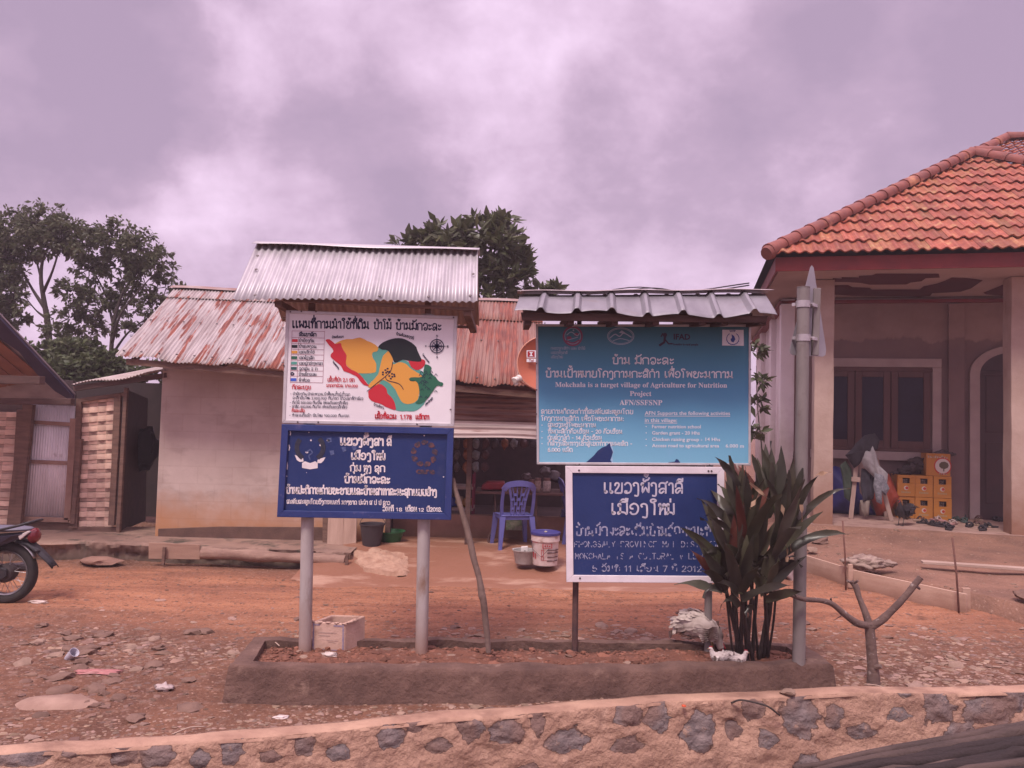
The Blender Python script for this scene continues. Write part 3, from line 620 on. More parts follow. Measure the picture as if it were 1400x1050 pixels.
for tx, x1, y in (('ສູນຮຽນຮູ້ໂພຊະນາການ', 815, 583.6), ('ທຶນກະສິກຳຄົວເຮືອນ - 20 ຄົວເຮືອນ', 851, 592.4), ('ກຸ່ມລ້ຽງໄກ່ - 14 ຄົວເຮືອນ', 823, 601), ('ກໍ່ສ້າງເສັ້ນທາງເຂົ້າສູ່ເຂດທຳການຜະລິດ -', 864.6, 609), ('6.000 ແມັດ', 783, 617.4)):
    t.lao(tx, 748.8, y, x1, y + .4, 4.9, .2, 2)
    if '6.000' not in tx: t.disc(741, y - 2.4, .8, n=6)
for tx, x0, x1, y, h in (('AFN Supports the following activities', 881.4, 998, 567.2, 5), ('in this village:', 881.6, 925.6, 576.8, 5), ('Farmer nutrition school', 891.4, 958, 585.4, 4.6), ('Garden grant - 20 Hhs', 891.4, 956.6, 594, 4.6), ('Chicken raising group -', 891.4, 960, 602.8, 4.6), ('14 Hhs', 964.4, 984.4, 602.8, 4.6), ('Access road to agricultural area', 891.4, 983, 611.4, 4.6), ('6.000 m', 992, 1017, 611.8, 4.6)):
    t.latin(tx, x0, y, x1, y + .3, h, .012)
for y in (585.4, 594, 602.8, 611.4): t.disc(883.4, y - 2.2, .8, n=6)
t.ribbon([(881.4, 568.8), (998, 569.1)], .7); t.ribbon([(881.4, 578.4), (925.6, 578.6)], .7)
t.build('lettering', M_printw, pj)
t = Sheet(YC)
t.ring(783, 459.6, 12.6, 2.2); t.disc(778, 462, 3.4, 2.4); t.disc(788, 457.4, 3.4, 2.2); t.ribbon(spl([(774, 466), (783, 469), (792, 465)], 4), 1.8)
t.build('red_emblem', mat('dull_red_print', (.30, .07, .13), (.2, .06, .12), scale=60), pj)
t = Sheet(YC)
t.ring(783, 459.6, 10.8, .7); t.ribbon(spl([(775, 458), (781, 454), (789, 459), (792, 456)], 4), 1.1); t.ribbon([(776, 465), (790, 461)], .9); t.disc(784, 451.6, 1.2, n=7)
t.ring(848.6, 459.6, 18, .9, 11.4, 30); t.ring(848.6, 459.6, 16.4, .6, 10, 30)
t.ribbon(spl([(834, 462), (841, 457), (847, 460), (853, 455.6), (863, 461)], 4), 1.4); t.ribbon(spl([(838, 466), (848, 463), (860, 465.6)], 4), .9); t.poly([(846, 455), (850, 451.6), (855, 455), (851, 456)])
t.lao('ກະຊວງກະສິກຳ ແລະ ປ່າໄມ້', 753, 477.6, 800, 478, 2.8, .2, 2); t.lao('ແຂວງຜົ້ງສາລີ', 753, 483.6, 776, 483.8, 2.8, .2, 2); t.lao('ເມືອງໃໝ່', 753, 489.6, 769.6, 489.8, 2.8, .2, 2)
t.build('emblem_ink', mat('pale_print', (.36, .42, .52), rough=.5), pj)
t = Sheet(YC)
t.latin('IFAD', 921, 464, 943.6, 464.4, 7.4, .03); t.latin('Investing in rural people', 920.4, 472, 954.4, 472.4, 2.8, .03)
t.disc(909, 458, 3, n=10); t.ribbon([(909, 461), (908, 468), (902, 472)], 3.2); t.ribbon([(909, 464), (914, 470), (919, 470)], 2); t.ribbon([(906, 456), (904, 460)], 1.8)
t.build('dark_logo', mat('dark_maroon_print', (.035, .018, .045), rough=.5), pj)
t = Sheet(YC); t.poly([(987.4, 450.8), (1016.6, 451), (1016.8, 472.8), (987.2, 472.4)]); t.build('logo_plate', M_printw, pj)
t = Sheet(YC, .0026)
t.latin('WFP', 997, 454, 1005.6, 454, 2.6, .03)
t.ring(1001.8, 463, 8.4, .9, 8, 20, 10, 170); t.ring(1001.8, 463, 8.4, .9, 8, 20, 170, 235); t.ring(1001.8, 463, 8.4, .9, 8, 20, -55, 10)
t.poly([(1000, 457), (1003.6, 459.6), (1005.2, 464), (1002.6, 468.4), (999.6, 467), (998.6, 463.6), (1000.6, 462)])
for k in range(9): a = R(20 + k * 17.5); t.poly([(1001.8 + 8 * math.cos(a), 463 + 8 * math.sin(a)), (1001.8 + 10 * math.cos(a + .12), 463 + 9.6 * math.sin(a + .12)), (1001.8 + 8 * math.cos(a + .22), 463 + 8 * math.sin(a + .22))])
t.build('wreath_logo', mat('wfp_blue_print', (.03, .07, .30), rough=.5), pj)
t = Sheet(YC, .0022)           # where the print has peeled off
t.poly(zr_([(345, 893), (372, 870), (400, 845), (425, 815), (452, 795), (475, 788), (490, 772), (500, 772), (502, 790), (516, 822), (508, 850), (500, 870), (514, 893)])); t.poly(zr_([(832, 893), (850, 884), (884, 880), (894, 864), (906, 868), (918, 884), (922, 895)]))
t.build('peeled_patch', M_blue, pj)
t = Sheet(YC, .0006)
t.poly(zr_([(495, 768), (508, 770), (520, 822), (512, 850), (519, 893), (514, 893), (502, 868), (511, 848), (516, 822), (504, 792)]))
t.build('curled_edge', mat('curled_edge_print', (.32, .48, .66)), pj)
sc_ = MB()
for x, y in ((745, 441.8), (787, 442), (828, 442), (892, 442), (935, 442), (990, 442), (733.6, 497), (733.6, 533), (733.6, 566), (1026.4, 470), (1026.4, 505), (1026.4, 540), (792, 635), (878, 636), (970, 636)):
    p = W(x, y, YC - .007); sc_.lathe(p, [(.005, 0), (.004, .004)], 8, az=(0, -1, 0), ay=(0, 0, 1))
sc_.build('screws', M_screw, pj)

vb_c = ((773, 637), (990.5, 638.5), (990.5, 797.5), (774.5, 796))
YD = YC - .006
M_wframe = mat('chipped_white_paint', (.78, .70, .73), (.68, .60, .63), scale=6, rough=.6, bump=.15, c3=(.05, .07, .22), s3=7, lo3=.70, hi3=.72, st3=(1, 1, .4))
vill, vf = board_frame(SR, vb_c, YD, 9.6, M_blue, M_wframe, lip=.014, pname='village_board')
t = Sheet(YD)
t.lao('ແຂວງຜົ້ງສາລີ', 824, 674, 935, 674.4, 14, .17, jit=.2); t.lao('ເມືອງໃໝ່', 834, 703, 923, 703.4, 14.6, .17, jit=.2)
t.build('lettering', mat('chalky_letter_paint', (.60, .55, .62), (.40, .38, .50), scale=22, rough=.8), vill)
t = Sheet(YD)
t.lao('ບ້ານມົກຈະລະເປັນບ້ານວັດທະນະທຳ', 786.6, 732, 979, 732.4, 12, .17, 4, faded=.24, jit=.2)
t.lao('5 ວັນທີ 11 ເດືອນ 7 ປີ 2012', 809.4, 781, 960, 781.6, 7.6, .16, 4, faded=.26)
t.build('worn_lettering', M_wornletter, vill)
LT = {'P': '0,0 0,10|0,10 5,9.4 5,5.4 0,5', 'H': '0,0 0,10|6,0 6,10|0,5 6,5', 'O': '3,0 0,3 0,7 3,10 6,7 6,3 3,0', 'N': '0,0 0,10|0,10 6,0|6,0 6,10', 'G': '6,8 3,10 0,7 0,3 3,0 6,2 6,5 3.6,5', 'S': '5.4,8.6 3,10 .4,8 2,5.6 5,4 5.4,1.6 3,0 .2,1.6',
      'A': '0,0 3,10|3,10 6,0|1,3.6 5,3.6', 'L': '0,10 0,0|0,0 5,0', 'Y': '0,10 3,5|6,10 3,5|3,5 3,0', 'R': '0,0 0,10|0,10 5,9.4 5,5.4 0,5|2,5 6,0', 'V': '0,10 3,0|3,0 6,10', 'I': '2,0 2,10', 'C': '6,8 3,10 0,7 0,3 3,0 6,2', 'E': '5,10 0,10|0,10 0,0|0,0 5,0|0,5 4,5',
      'M': '0,0 0,10|0,10 3,4|3,4 6,10|6,10 6,0', 'D': '0,0 0,10|0,10 4,9.4 6,5 4,.6 0,0', 'T': '0,10 6,10|3,10 3,0', 'U': '0,10 0,2 3,0 6,2 6,10', 'K': '0,0 0,10|6,10 0,4.6|2,6 6,0'}
t = Sheet(YD)
def painted(tx, x0, y0, x1, h, fade):
    adv = (x1 - x0) / len(tx)
    for i, ch in enumerate(tx):
        for p in parse(LT.get(ch, '')):
            q = [(x0 + (i + .1) * adv + a / 6 * adv * .72, y0 - b * h / 10) for a, b in spl(p, 4)] if len(p) > 2 else [(x0 + (i + .1) * adv + (p[0][0] + (p[1][0] - p[0][0]) * k / 5) / 6 * adv * .72, y0 - (p[0][1] + (p[1][1] - p[0][1]) * k / 5) * h / 10) for k in range(6)]
            run = []
            for c in q:
                if noise.noise(Vector((c[0] * .16, c[1] * .3, 9.1))) > fade + .2:
                    if len(run) > 1: t.ribbon(run, 1.0)
                    run = []
                else: run.append(c)
            if len(run) > 1: t.ribbon(run, 1.0)
painted('PHONGSALY PROVINCE MAI DISTRICT', 784.6, 747.8, 982, 7.6, .02); painted('MOKCHALA IS A CULTURAL VILLAGE', 786, 764.2, 972, 7.8, .0)
t.build('worn_english_lettering', M_wornletter, vill)
sc_ = MB()
for x, y in ((791.6, 643), (968.6, 644), (793, 790.6), (972.8, 644)):
    p = W(x, y, YD - .015); sc_.lathe(p, [(.007, 0), (.006, .004)], 8, az=(0, -1, 0), ay=(0, 0, 1))
sc_.build('screws', M_screw, vill)

# ribbed roof of the right sign
Yr, Ye = 5.40, 4.92
def trap(x):
    q = (x + .07) % .232; return 1.0 if q < .022 else (1 - (q - .022) / .02 if q < .042 else ((q - .212) / .02 if q > .212 else 0.0))
A, B = W(703, 427, Ye), W(1063, 432, Ye); D, C = W(711, 404, Yr), W(1046, 402, Yr)
rf = MB(); rf.corr(A, B, C, D, .05, .028, nv=6, sub=6, wav=trap, sag=lambda u, v: (.014 * math.sin(u * 21 + 1) + .010 * math.sin(u * 7.3)) * (1 - v) + .006 * math.sin(v * 3.1) * math.sin(u * 13))
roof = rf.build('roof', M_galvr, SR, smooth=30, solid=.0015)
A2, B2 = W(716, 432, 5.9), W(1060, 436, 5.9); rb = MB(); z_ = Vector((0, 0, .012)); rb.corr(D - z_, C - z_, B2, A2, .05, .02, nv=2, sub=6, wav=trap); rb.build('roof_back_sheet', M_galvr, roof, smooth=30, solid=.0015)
rc = MB()
def cap(u, v):
    p = (D + Vector((-.02, 0, .022))).lerp(C + Vector((.04, 0, .024)), u); w_ = (v - .5) * .15
    return p + Vector((0, w_, -abs(w_) * .22 + .014 + .004 * math.sin(u * 17)))
rc.grid(cap, 30, 4); rc.build('ridge_cap', mat('worn_ridge_cap', (.44, .37, .38), (.30, .23, .22), scale=9, rough=.6, metal=.2), roof, smooth=40, solid=.0012)
rr = MB(); zf = W(880, 436, Ye + .06).z
a, b_ = W(716, 440, Ye + .07), W(1052, 444, Ye + .07)
rr.prism([W(712, 427, Ye + .05), W(1050, 432, Ye + .05), W(1048, 441, Ye + .05), W(714, 438, Ye + .05)], (0, .022, 0))
for px in (722, 780, 840, 896, 960, 990, 1042):
    p = W(px, 438, Ye + .10); rr.bar((p.x, Ye + .08, p.z - .005), (p.x, 5.84, p.z + .06), .045, .06)
rr.bar((a.x, 5.37, 2.50), (b_.x, 5.37, 2.49), .05, .06)
for px in (792, 972):
    p = W(px, 445, 5.375); rr.bar((p.x, 5.375, 2.2), (p.x, 5.375, 2.56), .04, .03)
rr.build('roof_frame', M_woodh, SR, bev=.003)
# ================================================================ the ground
def sstep(a, b, x):
    t = max(0, min(1, (x - a) / (b - a))); return t * t * (3 - 2 * t)
def gz(x, y):
    """height of the village ground"""
    z = .07 * sstep(-1.5, 2.4, x)
    z += .022 * noise.noise(Vector((x * .9, y * .9, 0))) + .010 * noise.noise(Vector((x * 3.1, y * 3.1, 4)))
    rut = math.exp(-((y - 6.6 - .05 * x) / .22) ** 2) + math.exp(-((y - 8.0 - .05 * x) / .25) ** 2)
    return z - .018 * rut + .012 * noise.noise(Vector((x * 1.2, y * 6, 9))) * sstep(6, 6.6, y)
def wall_back(t):              # back edge of the retaining wall's coping, left to right
    return [G(x, y, .02 + .05 * sstep(0, 1400, x)) for x, y in ((-900, 1075), (-500, 1050), (-80, 1022), (0, 1018), (300, 1000), (600, 971), (900, 953), (1150, 944), (1400, 938), (1600, 931), (2200, 915))]
WB = wall_back(0)
def wall_y(x):
    for a, b in zip(WB, WB[1:]):
        if a.x <= x <= b.x: return a.y + (b.y - a.y) * (x - a.x) / (b.x - a.x)
    return WB[0].y if x < WB[0].x else WB[-1].y
def ground_extra(t, n, lk, p, noi, ramp_, mixc, c):
    sp = n('ShaderNodeSeparateXYZ'); lk(n('ShaderNodeNewGeometry').outputs['Position'], sp.inputs[0])
    a = n('ShaderNodeMath', operation='MULTIPLY_ADD'); lk(noi(1.1, (.35, 1, 1)), a.inputs[0]); a.inputs[1].default_value = 2.2; lk(sp.outputs[1], a.inputs[2])
    f1 = ramp_(a.outputs[0], 7.0, 7.9); f2 = ramp_(a.outputs[0], 9.9, 9.1)
    m = n('ShaderNodeMath', operation='MULTIPLY'); lk(f1, m.inputs[0]); lk(f2, m.inputs[1])
    road = mixc(ramp_(noi(2.2, (.5, 3, 1)), .4, .62), (.385, .175, .098), (.27, .115, .066)); road = mixc(ramp_(noi(.8, (.6, 2, 1)), .5, .68), road, (.24, .105, .066)); road = mixc(ramp_(noi(60, (1, 1, 1)), .58, .7), road, (.20, .09, .06))
    near = mixc(ramp_(noi(2.4, (1, 1, 1)), .4, .62), (.19, .090, .057), (.125, .060, .041))
    near = mixc(ramp_(noi(13, (1, 1, 1)), .52, .68), near, (.25, .15, .115))
    c = mixc(m.outputs[0], near, road)
    c = mixc(ramp_(noi(38, (1, 1, 1)), .56, .70), c, (.36, .22, .16))       # pale grit
    c = mixc(ramp_(noi(26, (1, 1, 1)), .56, .70), c, (.085, .045, .032)); c = mixc(ramp_(noi(5.5, (1, 1, 1), 8, .7), .55, .72), c, (.125, .062, .042))
    lk(c, p.inputs['Base Color'])
M_ground = mat('red_dirt', (.3, .15, .1), rough=.92, bump=1.6, bscale=34, spec=.15, extra=ground_extra)
b = MB()
xs = [-60, -40, -28, -20, -15, -12, -10] + [-9 + .09 * k for k in range(int(18 / .09) + 1)] + [10, 12, 15, 20, 28, 40, 60]
NV = 96
for iy in range(NV + 1):
    for x in xs:
        f = iy / NV; y0 = wall_y(x) - .03; y = y0 + (10.4 - y0) * f ** 1.15
        b.v.append(Vector((x, y, gz(x, y) if iy else gz(x, y) - .02)))
nx = len(xs)
for x in xs: b.v.append(Vector((x * 3.5, 140, -.1)))
for iy in range(NV + 1):
    for ix in range(nx - 1):
        q = iy * nx + ix; b.face((q, q + 1, q + nx + 1, q + nx))
struct(b.build('ground', M_ground, smooth=True))
b = MB(); b.grid(lambda u, v: (-60 + 120 * u, -30 + 36 * v, -.82), 12, 6)
struct(b.build('street', mat('street_dirt', (.16, .085, .06), (.11, .06, .045), scale=3, rough=.9, bump=1, bscale=20)))

# ---------------------------------------------------------------- retaining wall: smooth coping over rubble set in mortar
M_mort = mat('wall_mortar', (.46, .27, .185), (.37, .205, .14), scale=3.5, rough=.9, bump=.9, bscale=24, c3=(.27, .16, .12), s3=5, lo3=.58, hi3=.72)
M_cope = mat('coping_plaster', (.46, .285, .20), (.33, .19, .135), scale=3, rough=.88, bump=.9, bscale=24, c3=(.24, .135, .095), s3=6, lo3=.50, hi3=.68, st3=(.6, 1, 1))
M_rubble = mat('dark_rubble_stone', (.13, .105, .105), (.20, .155, .145), scale=9, rough=.8, bump=1.2, bscale=22, c3=(.30, .19, .14), s3=6, lo3=.6, hi3=.7)
wallt = thing('stone_retaining_wall', 'rubble stone retaining wall with smooth plaster coping along the dirt yard', 'wall', G(700, 985, 0))
fine_x = [WB[0].x + (WB[-1].x - WB[0].x) * k / 420 for k in range(421)]
def back_pt(x): return Vector((x, wall_y(x), 0))
def wdir(x): d = back_pt(x + .2) - back_pt(x - .2); d.normalize(); return d
b = MB(); prof = [(.0, -.12), (-.0, .012), (.03, .018), (.075, .019), (.112, .017), (.130, .010), (.134, -.004)]
for x in fine_x:
    p = back_pt(x); d = wdir(x); nr = Vector((d.y, -d.x, 0)); zc = gz(x, p.y) + .01
    for o_, z_ in prof:
        w_ = 1 + .10 * noise.noise(Vector((x * 2.2, o_ * 9, 2))); jj = .006 * noise.noise(Vector((x * 7, o_ * 20, 1)))
        b.v.append(p + nr * (o_ * w_ + jj) + Vector((0, 0, zc + z_ + jj)))
for i in range(len(fine_x) - 1):
    for k in range(len(prof) - 1):
        q = i * len(prof) + k; b.face((q, q + 1, q + len(prof) + 1, q + len(prof)))
b.build('coping', M_cope, wallt, smooth=True)
# stones: centres found on the face
fa, fb = G(300, 1014, .03), G(1200, 956, .07); fdir = (fb - fa); fdir.z = 0; fdir.normalize(); fn = Vector((fdir.y, -fdir.x, 0))
def onface(px, py):
    d = ray(px, py); k = (fa - CAM).dot(fn) / d.dot(fn); return CAM + d * k
st_list = [(637, 1019, 16, 15), (691, 1024, 22, 17), (703, 995, 13, 7), (728, 1011, 10, 14), (771, 1040, 24, 14), (857, 1002, 17, 17), (897, 1011, 18, 19), (954, 1026, 21, 23), (1031, 994, 17, 12), (1091, 1003, 25, 22), (1000, 1024, 9, 9), (1046, 1034, 16, 10), (1137, 1006, 11, 14), (1237, 970, 10, 8), (1277, 983, 26, 22), (1334, 986, 36, 18), (1226, 999, 16, 8), (851, 1046, 22, 10), (1377, 968, 17, 16),
           (20, 1044, 26, 9), (163, 1040, 20, 13), (210, 1040, 16, 12), (308, 1040, 14, 14), (265, 1046, 12, 8), (408, 1033, 13, 14), (85, 1040, 10, 5), (520, 1030, 17, 14), (556, 1014, 13, 8), (452, 1042, 14, 8), (358, 1046, 12, 7), (590, 1043, 14, 8), (745, 985, 6, 4), (1170, 1024, 20, 10), (1300, 1014, 20, 10)]
stones = []
for x, y, rx, ry in st_list:
    c = onface(x, y); s_ = (c - CAM).length / F; stones.append((((c - fa).dot(fdir)), c.z, rx * s_ * 1.12, ry * s_ * 1.12))
rs = random.Random(5)
for k in range(260):
    s_, z_ = rs.uniform(-6, 9), rs.uniform(-.8, -.28); 
    if all((s_ - q[0]) ** 2 / (.14 + q[2]) ** 2 + (z_ - q[1]) ** 2 / (.10 + q[3]) ** 2 > 1 for q in stones): stones.append((s_, z_, rs.uniform(.05, .12), rs.uniform(.04, .09)))
NS, NZ = 900, 60
PR = {}
def polyr(k, a):               # a broken, angular outline for each stone
    if k not in PR:
        q = random.Random(k * 13 + 1); n_ = q.randint(5, 8); aa = sorted((j + q.uniform(-.32, .32)) / n_ * 2 * math.pi for j in range(n_)); PR[k] = [(t_, (q.uniform(.72, 1.25) * math.cos(t_), q.uniform(.72, 1.25) * math.sin(t_))) for t_ in aa]
    P_ = PR[k]; a %= 2 * math.pi
    for j in range(len(P_)):
        (t0, p0), (t1, p1) = P_[j], P_[(j + 1) % len(P_)]; t1 = t1 + 2 * math.pi if j == len(P_) - 1 else t1; x = a if a >= t0 else a + 2 * math.pi
        if t0 <= x <= t1:
            dx, dy = math.cos(a), math.sin(a); ex, ey = p1[0] - p0[0], p1[1] - p0[1]; den = dx * ey - dy * ex
            return max(.5, min(1.5, (p0[0] * ey - p0[1] * ex) / den)) if abs(den) > 1e-6 else 1
    return 1
def face_fn(u, v):
    x0 = -6.5 + 15.5 * u; z = -.006 - .87 * v ** 1.5
    q = fa + fdir * x0; yb = wall_y(q.x); p = Vector((q.x, yb, 0)) + fn * (.130 + .10 * v)
    best = 1e9
    for k in near_st.get(int(x0 // .25), ()):
        s_, zz_, rx, ry = stones[k]; dx, dz = (x0 - s_) / rx, (z - zz_) / ry
        if abs(dx) > 2 or abs(dz) > 2: continue
        a = math.atan2(dz, dx); rr_ = polyr(k, a) + .10 * noise.noise(Vector((math.cos(a) * 5, math.sin(a) * 5, k)))
        best = min(best, math.hypot(dx, dz) / max(.5, rr_))
    bump_ = (.022 * noise.noise(Vector((x0 * 4, z * 5, 1))) + .012 * noise.noise(Vector((x0 * 13, z * 15, 3))) + .006 * noise.noise(Vector((x0 * 31, z * 36, 3)))) * min(1, v * 9)
    bump_ += -.008 * sstep(1.25, 1.0, best) + .010 * sstep(1.0, .5, best)
    if best < 1: bump_ += .008 * noise.noise(Vector((x0 * 11, z * 14, 8)))
    mask.append(max(0.0, min(1.0, 1.5 - best)))
    return p + fn * bump_ + Vector((0, 0, z + gz(q.x, yb) + .03))
near_st = {}
for k, q in enumerate(stones):
    for c in range(int((q[0] - q[2] * 2) // .25), int((q[0] + q[2] * 2) // .25) + 1): near_st.setdefault(c, []).append(k)
def rub_extra(t, n, lk, p, noi, ramp_, mixc, c):          # stone where the mortar stops, with a dark ragged joint
    at = n('ShaderNodeAttribute', attribute_name='stone'); a = n('ShaderNodeMath', operation='MULTIPLY_ADD'); lk(noi(24, (1, 1, 1), 8, .7), a.inputs[0]); a.inputs[1].default_value = .55; lk(at.outputs['Fac'], a.inputs[2])
    a2 = n('ShaderNodeMath', operation='MULTIPLY_ADD'); lk(noi(6, (1, 1, 1), 3), a2.inputs[0]); a2.inputs[1].default_value = .9; lk(a.outputs[0], a2.inputs[2])
    st = mixc(ramp_(noi(14, (1, 1, 2.2), 8, .7), .36, .66), (.125, .098, .096), (.24, .185, .172)); st = mixc(ramp_(noi(3.1, (1, 1, 1), 2), .46, .60), st, (.185, .115, .095)); st = mixc(ramp_(noi(19, (1, 1, 1)), .60, .72), st, (.33, .21, .155))
    c = mixc(ramp_(noi(45, (1, 1, 1), 6, .7), .56, .70), c, (.20, .11, .08)); c = mixc(ramp_(noi(9, (1, 1, .5), 6, .65), .58, .72), c, (.50, .32, .235))
    b_ = mixc(ramp_(a2.outputs[0], 1.15, 1.22), c, (.105, .058, .045)); lk(mixc(ramp_(a2.outputs[0], 1.24, 1.28), b_, st), p.inputs['Base Color'])
M_face = mat('rubble_and_mortar', (.42, .255, .18), (.32, .185, .13), scale=3.5, rough=.9, bump=1.8, bscale=30, c3=(.25, .145, .105), s3=4, lo3=.54, hi3=.70, extra=rub_extra)
mask = []; b = MB(); b.grid(face_fn, NS, NZ)
fo = b.build('rubble_face', M_face, wallt, smooth=True)
ca = fo.data.color_attributes.new('stone', 'FLOAT_COLOR', 'POINT'); ca.data.foreach_set('color', [q for m_ in mask for q in (m_, m_, m_, 1)])

# ---------------------------------------------------------------- planter bed of rendered concrete round the signs
M_conc = mat('planter_concrete', (.085, .046, .036), (.155, .088, .068), scale=4.5, rough=.92, bump=1.4, bscale=26, c3=(.23, .145, .11), s3=7, lo3=.60, hi3=.74)
plz = .205
po = [G(313, 912, plz), G(700, 917, plz), G(930, 914, plz), G(1138, 908, plz), G(1100, 880, plz), G(850, 874.5, plz), G(600, 872.5, plz), G(345, 871.5, plz)]
pi_ = [G(346, 906, plz), G(700, 907, plz), G(930, 906, plz), G(1104, 902, plz), G(1076, 884, plz), G(850, 878.5, plz), G(600, 877, plz), G(362, 876, plz)]
plt = thing('concrete_planter', 'long low mud stained concrete planter box full of soil round the sign posts', 'planter', (po[0] + po[3]) / 2)
plt.location.z = 0
b = MB(); n = len(po); outw = []
def dens(P, m_=14):
    out = []
    for k in range(len(P)):
        for j in range(m_): out.append(P[k].lerp(P[(k + 1) % len(P)], j / m_))
    return out
o2, i2 = dens(po), dens(pi_); n = len(o2); cen = sum(o2, Vector()) / n
def jog(p, s_): return Vector((0, noise.noise(p * 17) * s_ * .5, noise.noise(p * 19) * s_ * .4)) + Vector((noise.noise(p * 5) * s_, noise.noise(p * 5 + Vector((9, 0, 0))) * s_, noise.noise(p * 4 + Vector((0, 7, 0))) * s_ * 1.3))
rings = []
for z_, out in ((-.06, .05), (.03, .032), (.10, .020), (.175, .006), (.198, .0)):
    rr_ = []
    for p in o2:
        d = p - cen; d.z = 0; q = p + Vector((.5 * out if d.x > 0 else -.5 * out, out if d.y > 0 else -out, 0)); q.z = z_; rr_.append(q + jog(q, .016))
    rings.append(rr_)
rings.append([p.lerp(q, .12) + Vector((0, 0, .004)) + jog(p, .014) for p, q in zip(o2, i2)])
rings.append([p + Vector((0, 0, .002)) + jog(p, .014) for p in i2])
rings.append([Vector((p.x, p.y, .08)) for p in i2])
for r_ in rings: b.add(r_)
for k in range(len(rings) - 1):
    for j in range(n): b.face((k * n + j, k * n + (j + 1) % n, (k + 1) * n + (j + 1) % n, (k + 1) * n + j))
b.build('rim_wall', M_conc, plt, smooth=45)
M_soil = mat('planter_soil', (.20, .080, .048), (.13, .055, .036), scale=7, rough=.95, bump=1.6, bscale=40, c3=(.26, .15, .11), s3=22, lo3=.58, hi3=.66)
b = MB()
A_, B_, C_, D_ = pi_[0], pi_[3], pi_[4], pi_[7]
def soil(u, v):
    p = A_.lerp(B_, u).lerp(D_.lerp(C_, u), v)
    if v < .999: p.y -= .0
    e = 4 * (u * (1 - u)) ** .5 * .5 * 4 * v * (1 - v)
    p.y += (v - .5) * .03; p.x += (u - .5) * .03
    p.z = .158 + .018 * noise.noise(p * 3) + .012 * noise.noise(p * 11) + .012 * min(1, e)
    return p
b.grid(soil, 130, 26); b.build('soil', M_soil, plt, smooth=True)

# ---------------------------------------------------------------- loose stones
M_stone = [mat('pale_field_stone', (.31, .205, .155), (.21, .135, .10), scale=9, rough=.9, bump=.8, bscale=30, attr='tint'), mat('brown_field_stone', (.20, .12, .09), (.14, .08, .06), scale=9, rough=.9, bump=.8, bscale=30, attr='tint')]
rs = random.Random(11)
planter_hull = [(p.x, p.y) for p in po]
def in_planter(x, y):
    c = False; n = len(planter_hull)
    for i in range(n):
        x1, y1 = planter_hull[i]; x2, y2 = planter_hull[(i + 1) % n]
        if (y1 > y) != (y2 > y) and x < (x2 - x1) * (y - y1) / (y2 - y1) + x1: c = not c
    return c
def gravel(name, n, region, size, mi, subs=1):
    b = MB(); k = 0; tries = 0
    while k < n and tries < n * 12:
        tries += 1
        x, y, w_ = region(); 
        if in_planter(x, y) or y < wall_y(x) + .02: continue
        r = size * math.exp(rs.gauss(0, .45)) * w_
        v = rs.uniform(.7, 1.3); b.tint = (v, v * rs.uniform(.93, 1.02), v * rs.uniform(.9, 1.05))
        b.blob((x, y, gz(x, y) - r * .02), r, rs.random() * 99, .45, 1.4, subs, (1, rs.uniform(.6, 1), rs.uniform(.2, .42))); k += 1
    return struct(b.build(name, M_stone[mi], smooth=50), 'stuff')
def band_stony():
    while True:
        x, y = rs.uniform(-3.6, 5.0), rs.gauss(5.75, .42)
        if y < 5.2 and -2.2 < x < 2.6: continue
        if noise.noise(Vector((x * .8, y * 1.4, 5))) > rs.uniform(-.5, .45): return x, y, 1
def near_left():
    while True:
        x, y = rs.uniform(-4.2, -1.6), rs.uniform(3.8, 6.2)
        if noise.noise(Vector((x * .9, y * .9, 2))) > rs.uniform(-.5, .5): return x, y, 1
def by_wall():
    x = rs.uniform(-3.4, 4.6); return x, wall_y(x) + abs(rs.gauss(0, .2)) + .03, 1
def anywhere(): return rs.uniform(-7, 7), rs.uniform(4, 9.6), 1
def right_yard():
    x = rs.uniform(2.3, 5); return x, rs.uniform(5, 6.6), 1
gravel('gravel', 2300, band_stony, .016, 0); gravel('gravel', 1100, near_left, .015, 1); gravel('gravel', 1500, by_wall, .011, 0); gravel('gravel', 4600, anywhere, .0085, 1); gravel('gravel', 520, right_yard, .013, 1)
# bigger stones, each a thing
def rock_proto(sub=2):
    out = []
    for k in range(7):
        b = MB(); b.tint = (1, 1, 1); b.blob((0, 0, 0), 1.0, k * 7 + 3, .42, 1.3, sub, (1, rs.uniform(.65, .95), rs.uniform(.32, .5))); o = b.build('rock', M_stone[k % 2], smooth=50)
        out.append(o)
    return out
protos = rock_proto()
used = set()
def rock(x, y, r, label, group, z=None, k=None):
    k = rs.randrange(7) if k is None else k; p = protos[k]
    o = p if k not in used else p.copy()
    if k in used: COL.objects.link(o)
    used.add(k)
    o.location = (x, y, (gz(x, y) if z is None else z) + r * .02); o.scale = (r,) * 3; o.rotation_euler = (rs.uniform(-.2, .2), rs.uniform(-.2, .2), rs.uniform(0, 6.28))
    tag(o, label, 'rock', group); return o
for k in range(60):
    x, y, _ = band_stony()
    if in_planter(x, y): continue
    rock(x, y, rs.uniform(.03, .065), 'flat pale stone bedded in the stony strip between planter and track', 'stones of the stony strip')
for k in range(46):
    x, y, _ = near_left()
    if in_planter(x, y) or y < wall_y(x) + .1: continue
    rock(x, y, rs.uniform(.035, .085), 'flat brown stone trodden into the dirt left of the planter', 'stones left of the planter', k=rs.choice((1, 3, 5)))
for k in range(12):
    x, y, _ = right_yard()
    if y < wall_y(x) + .15: continue
    rock(x, y, rs.uniform(.025, .05), 'pale stone on the dirt right of the cut tree stump', 'stones right of the stump')
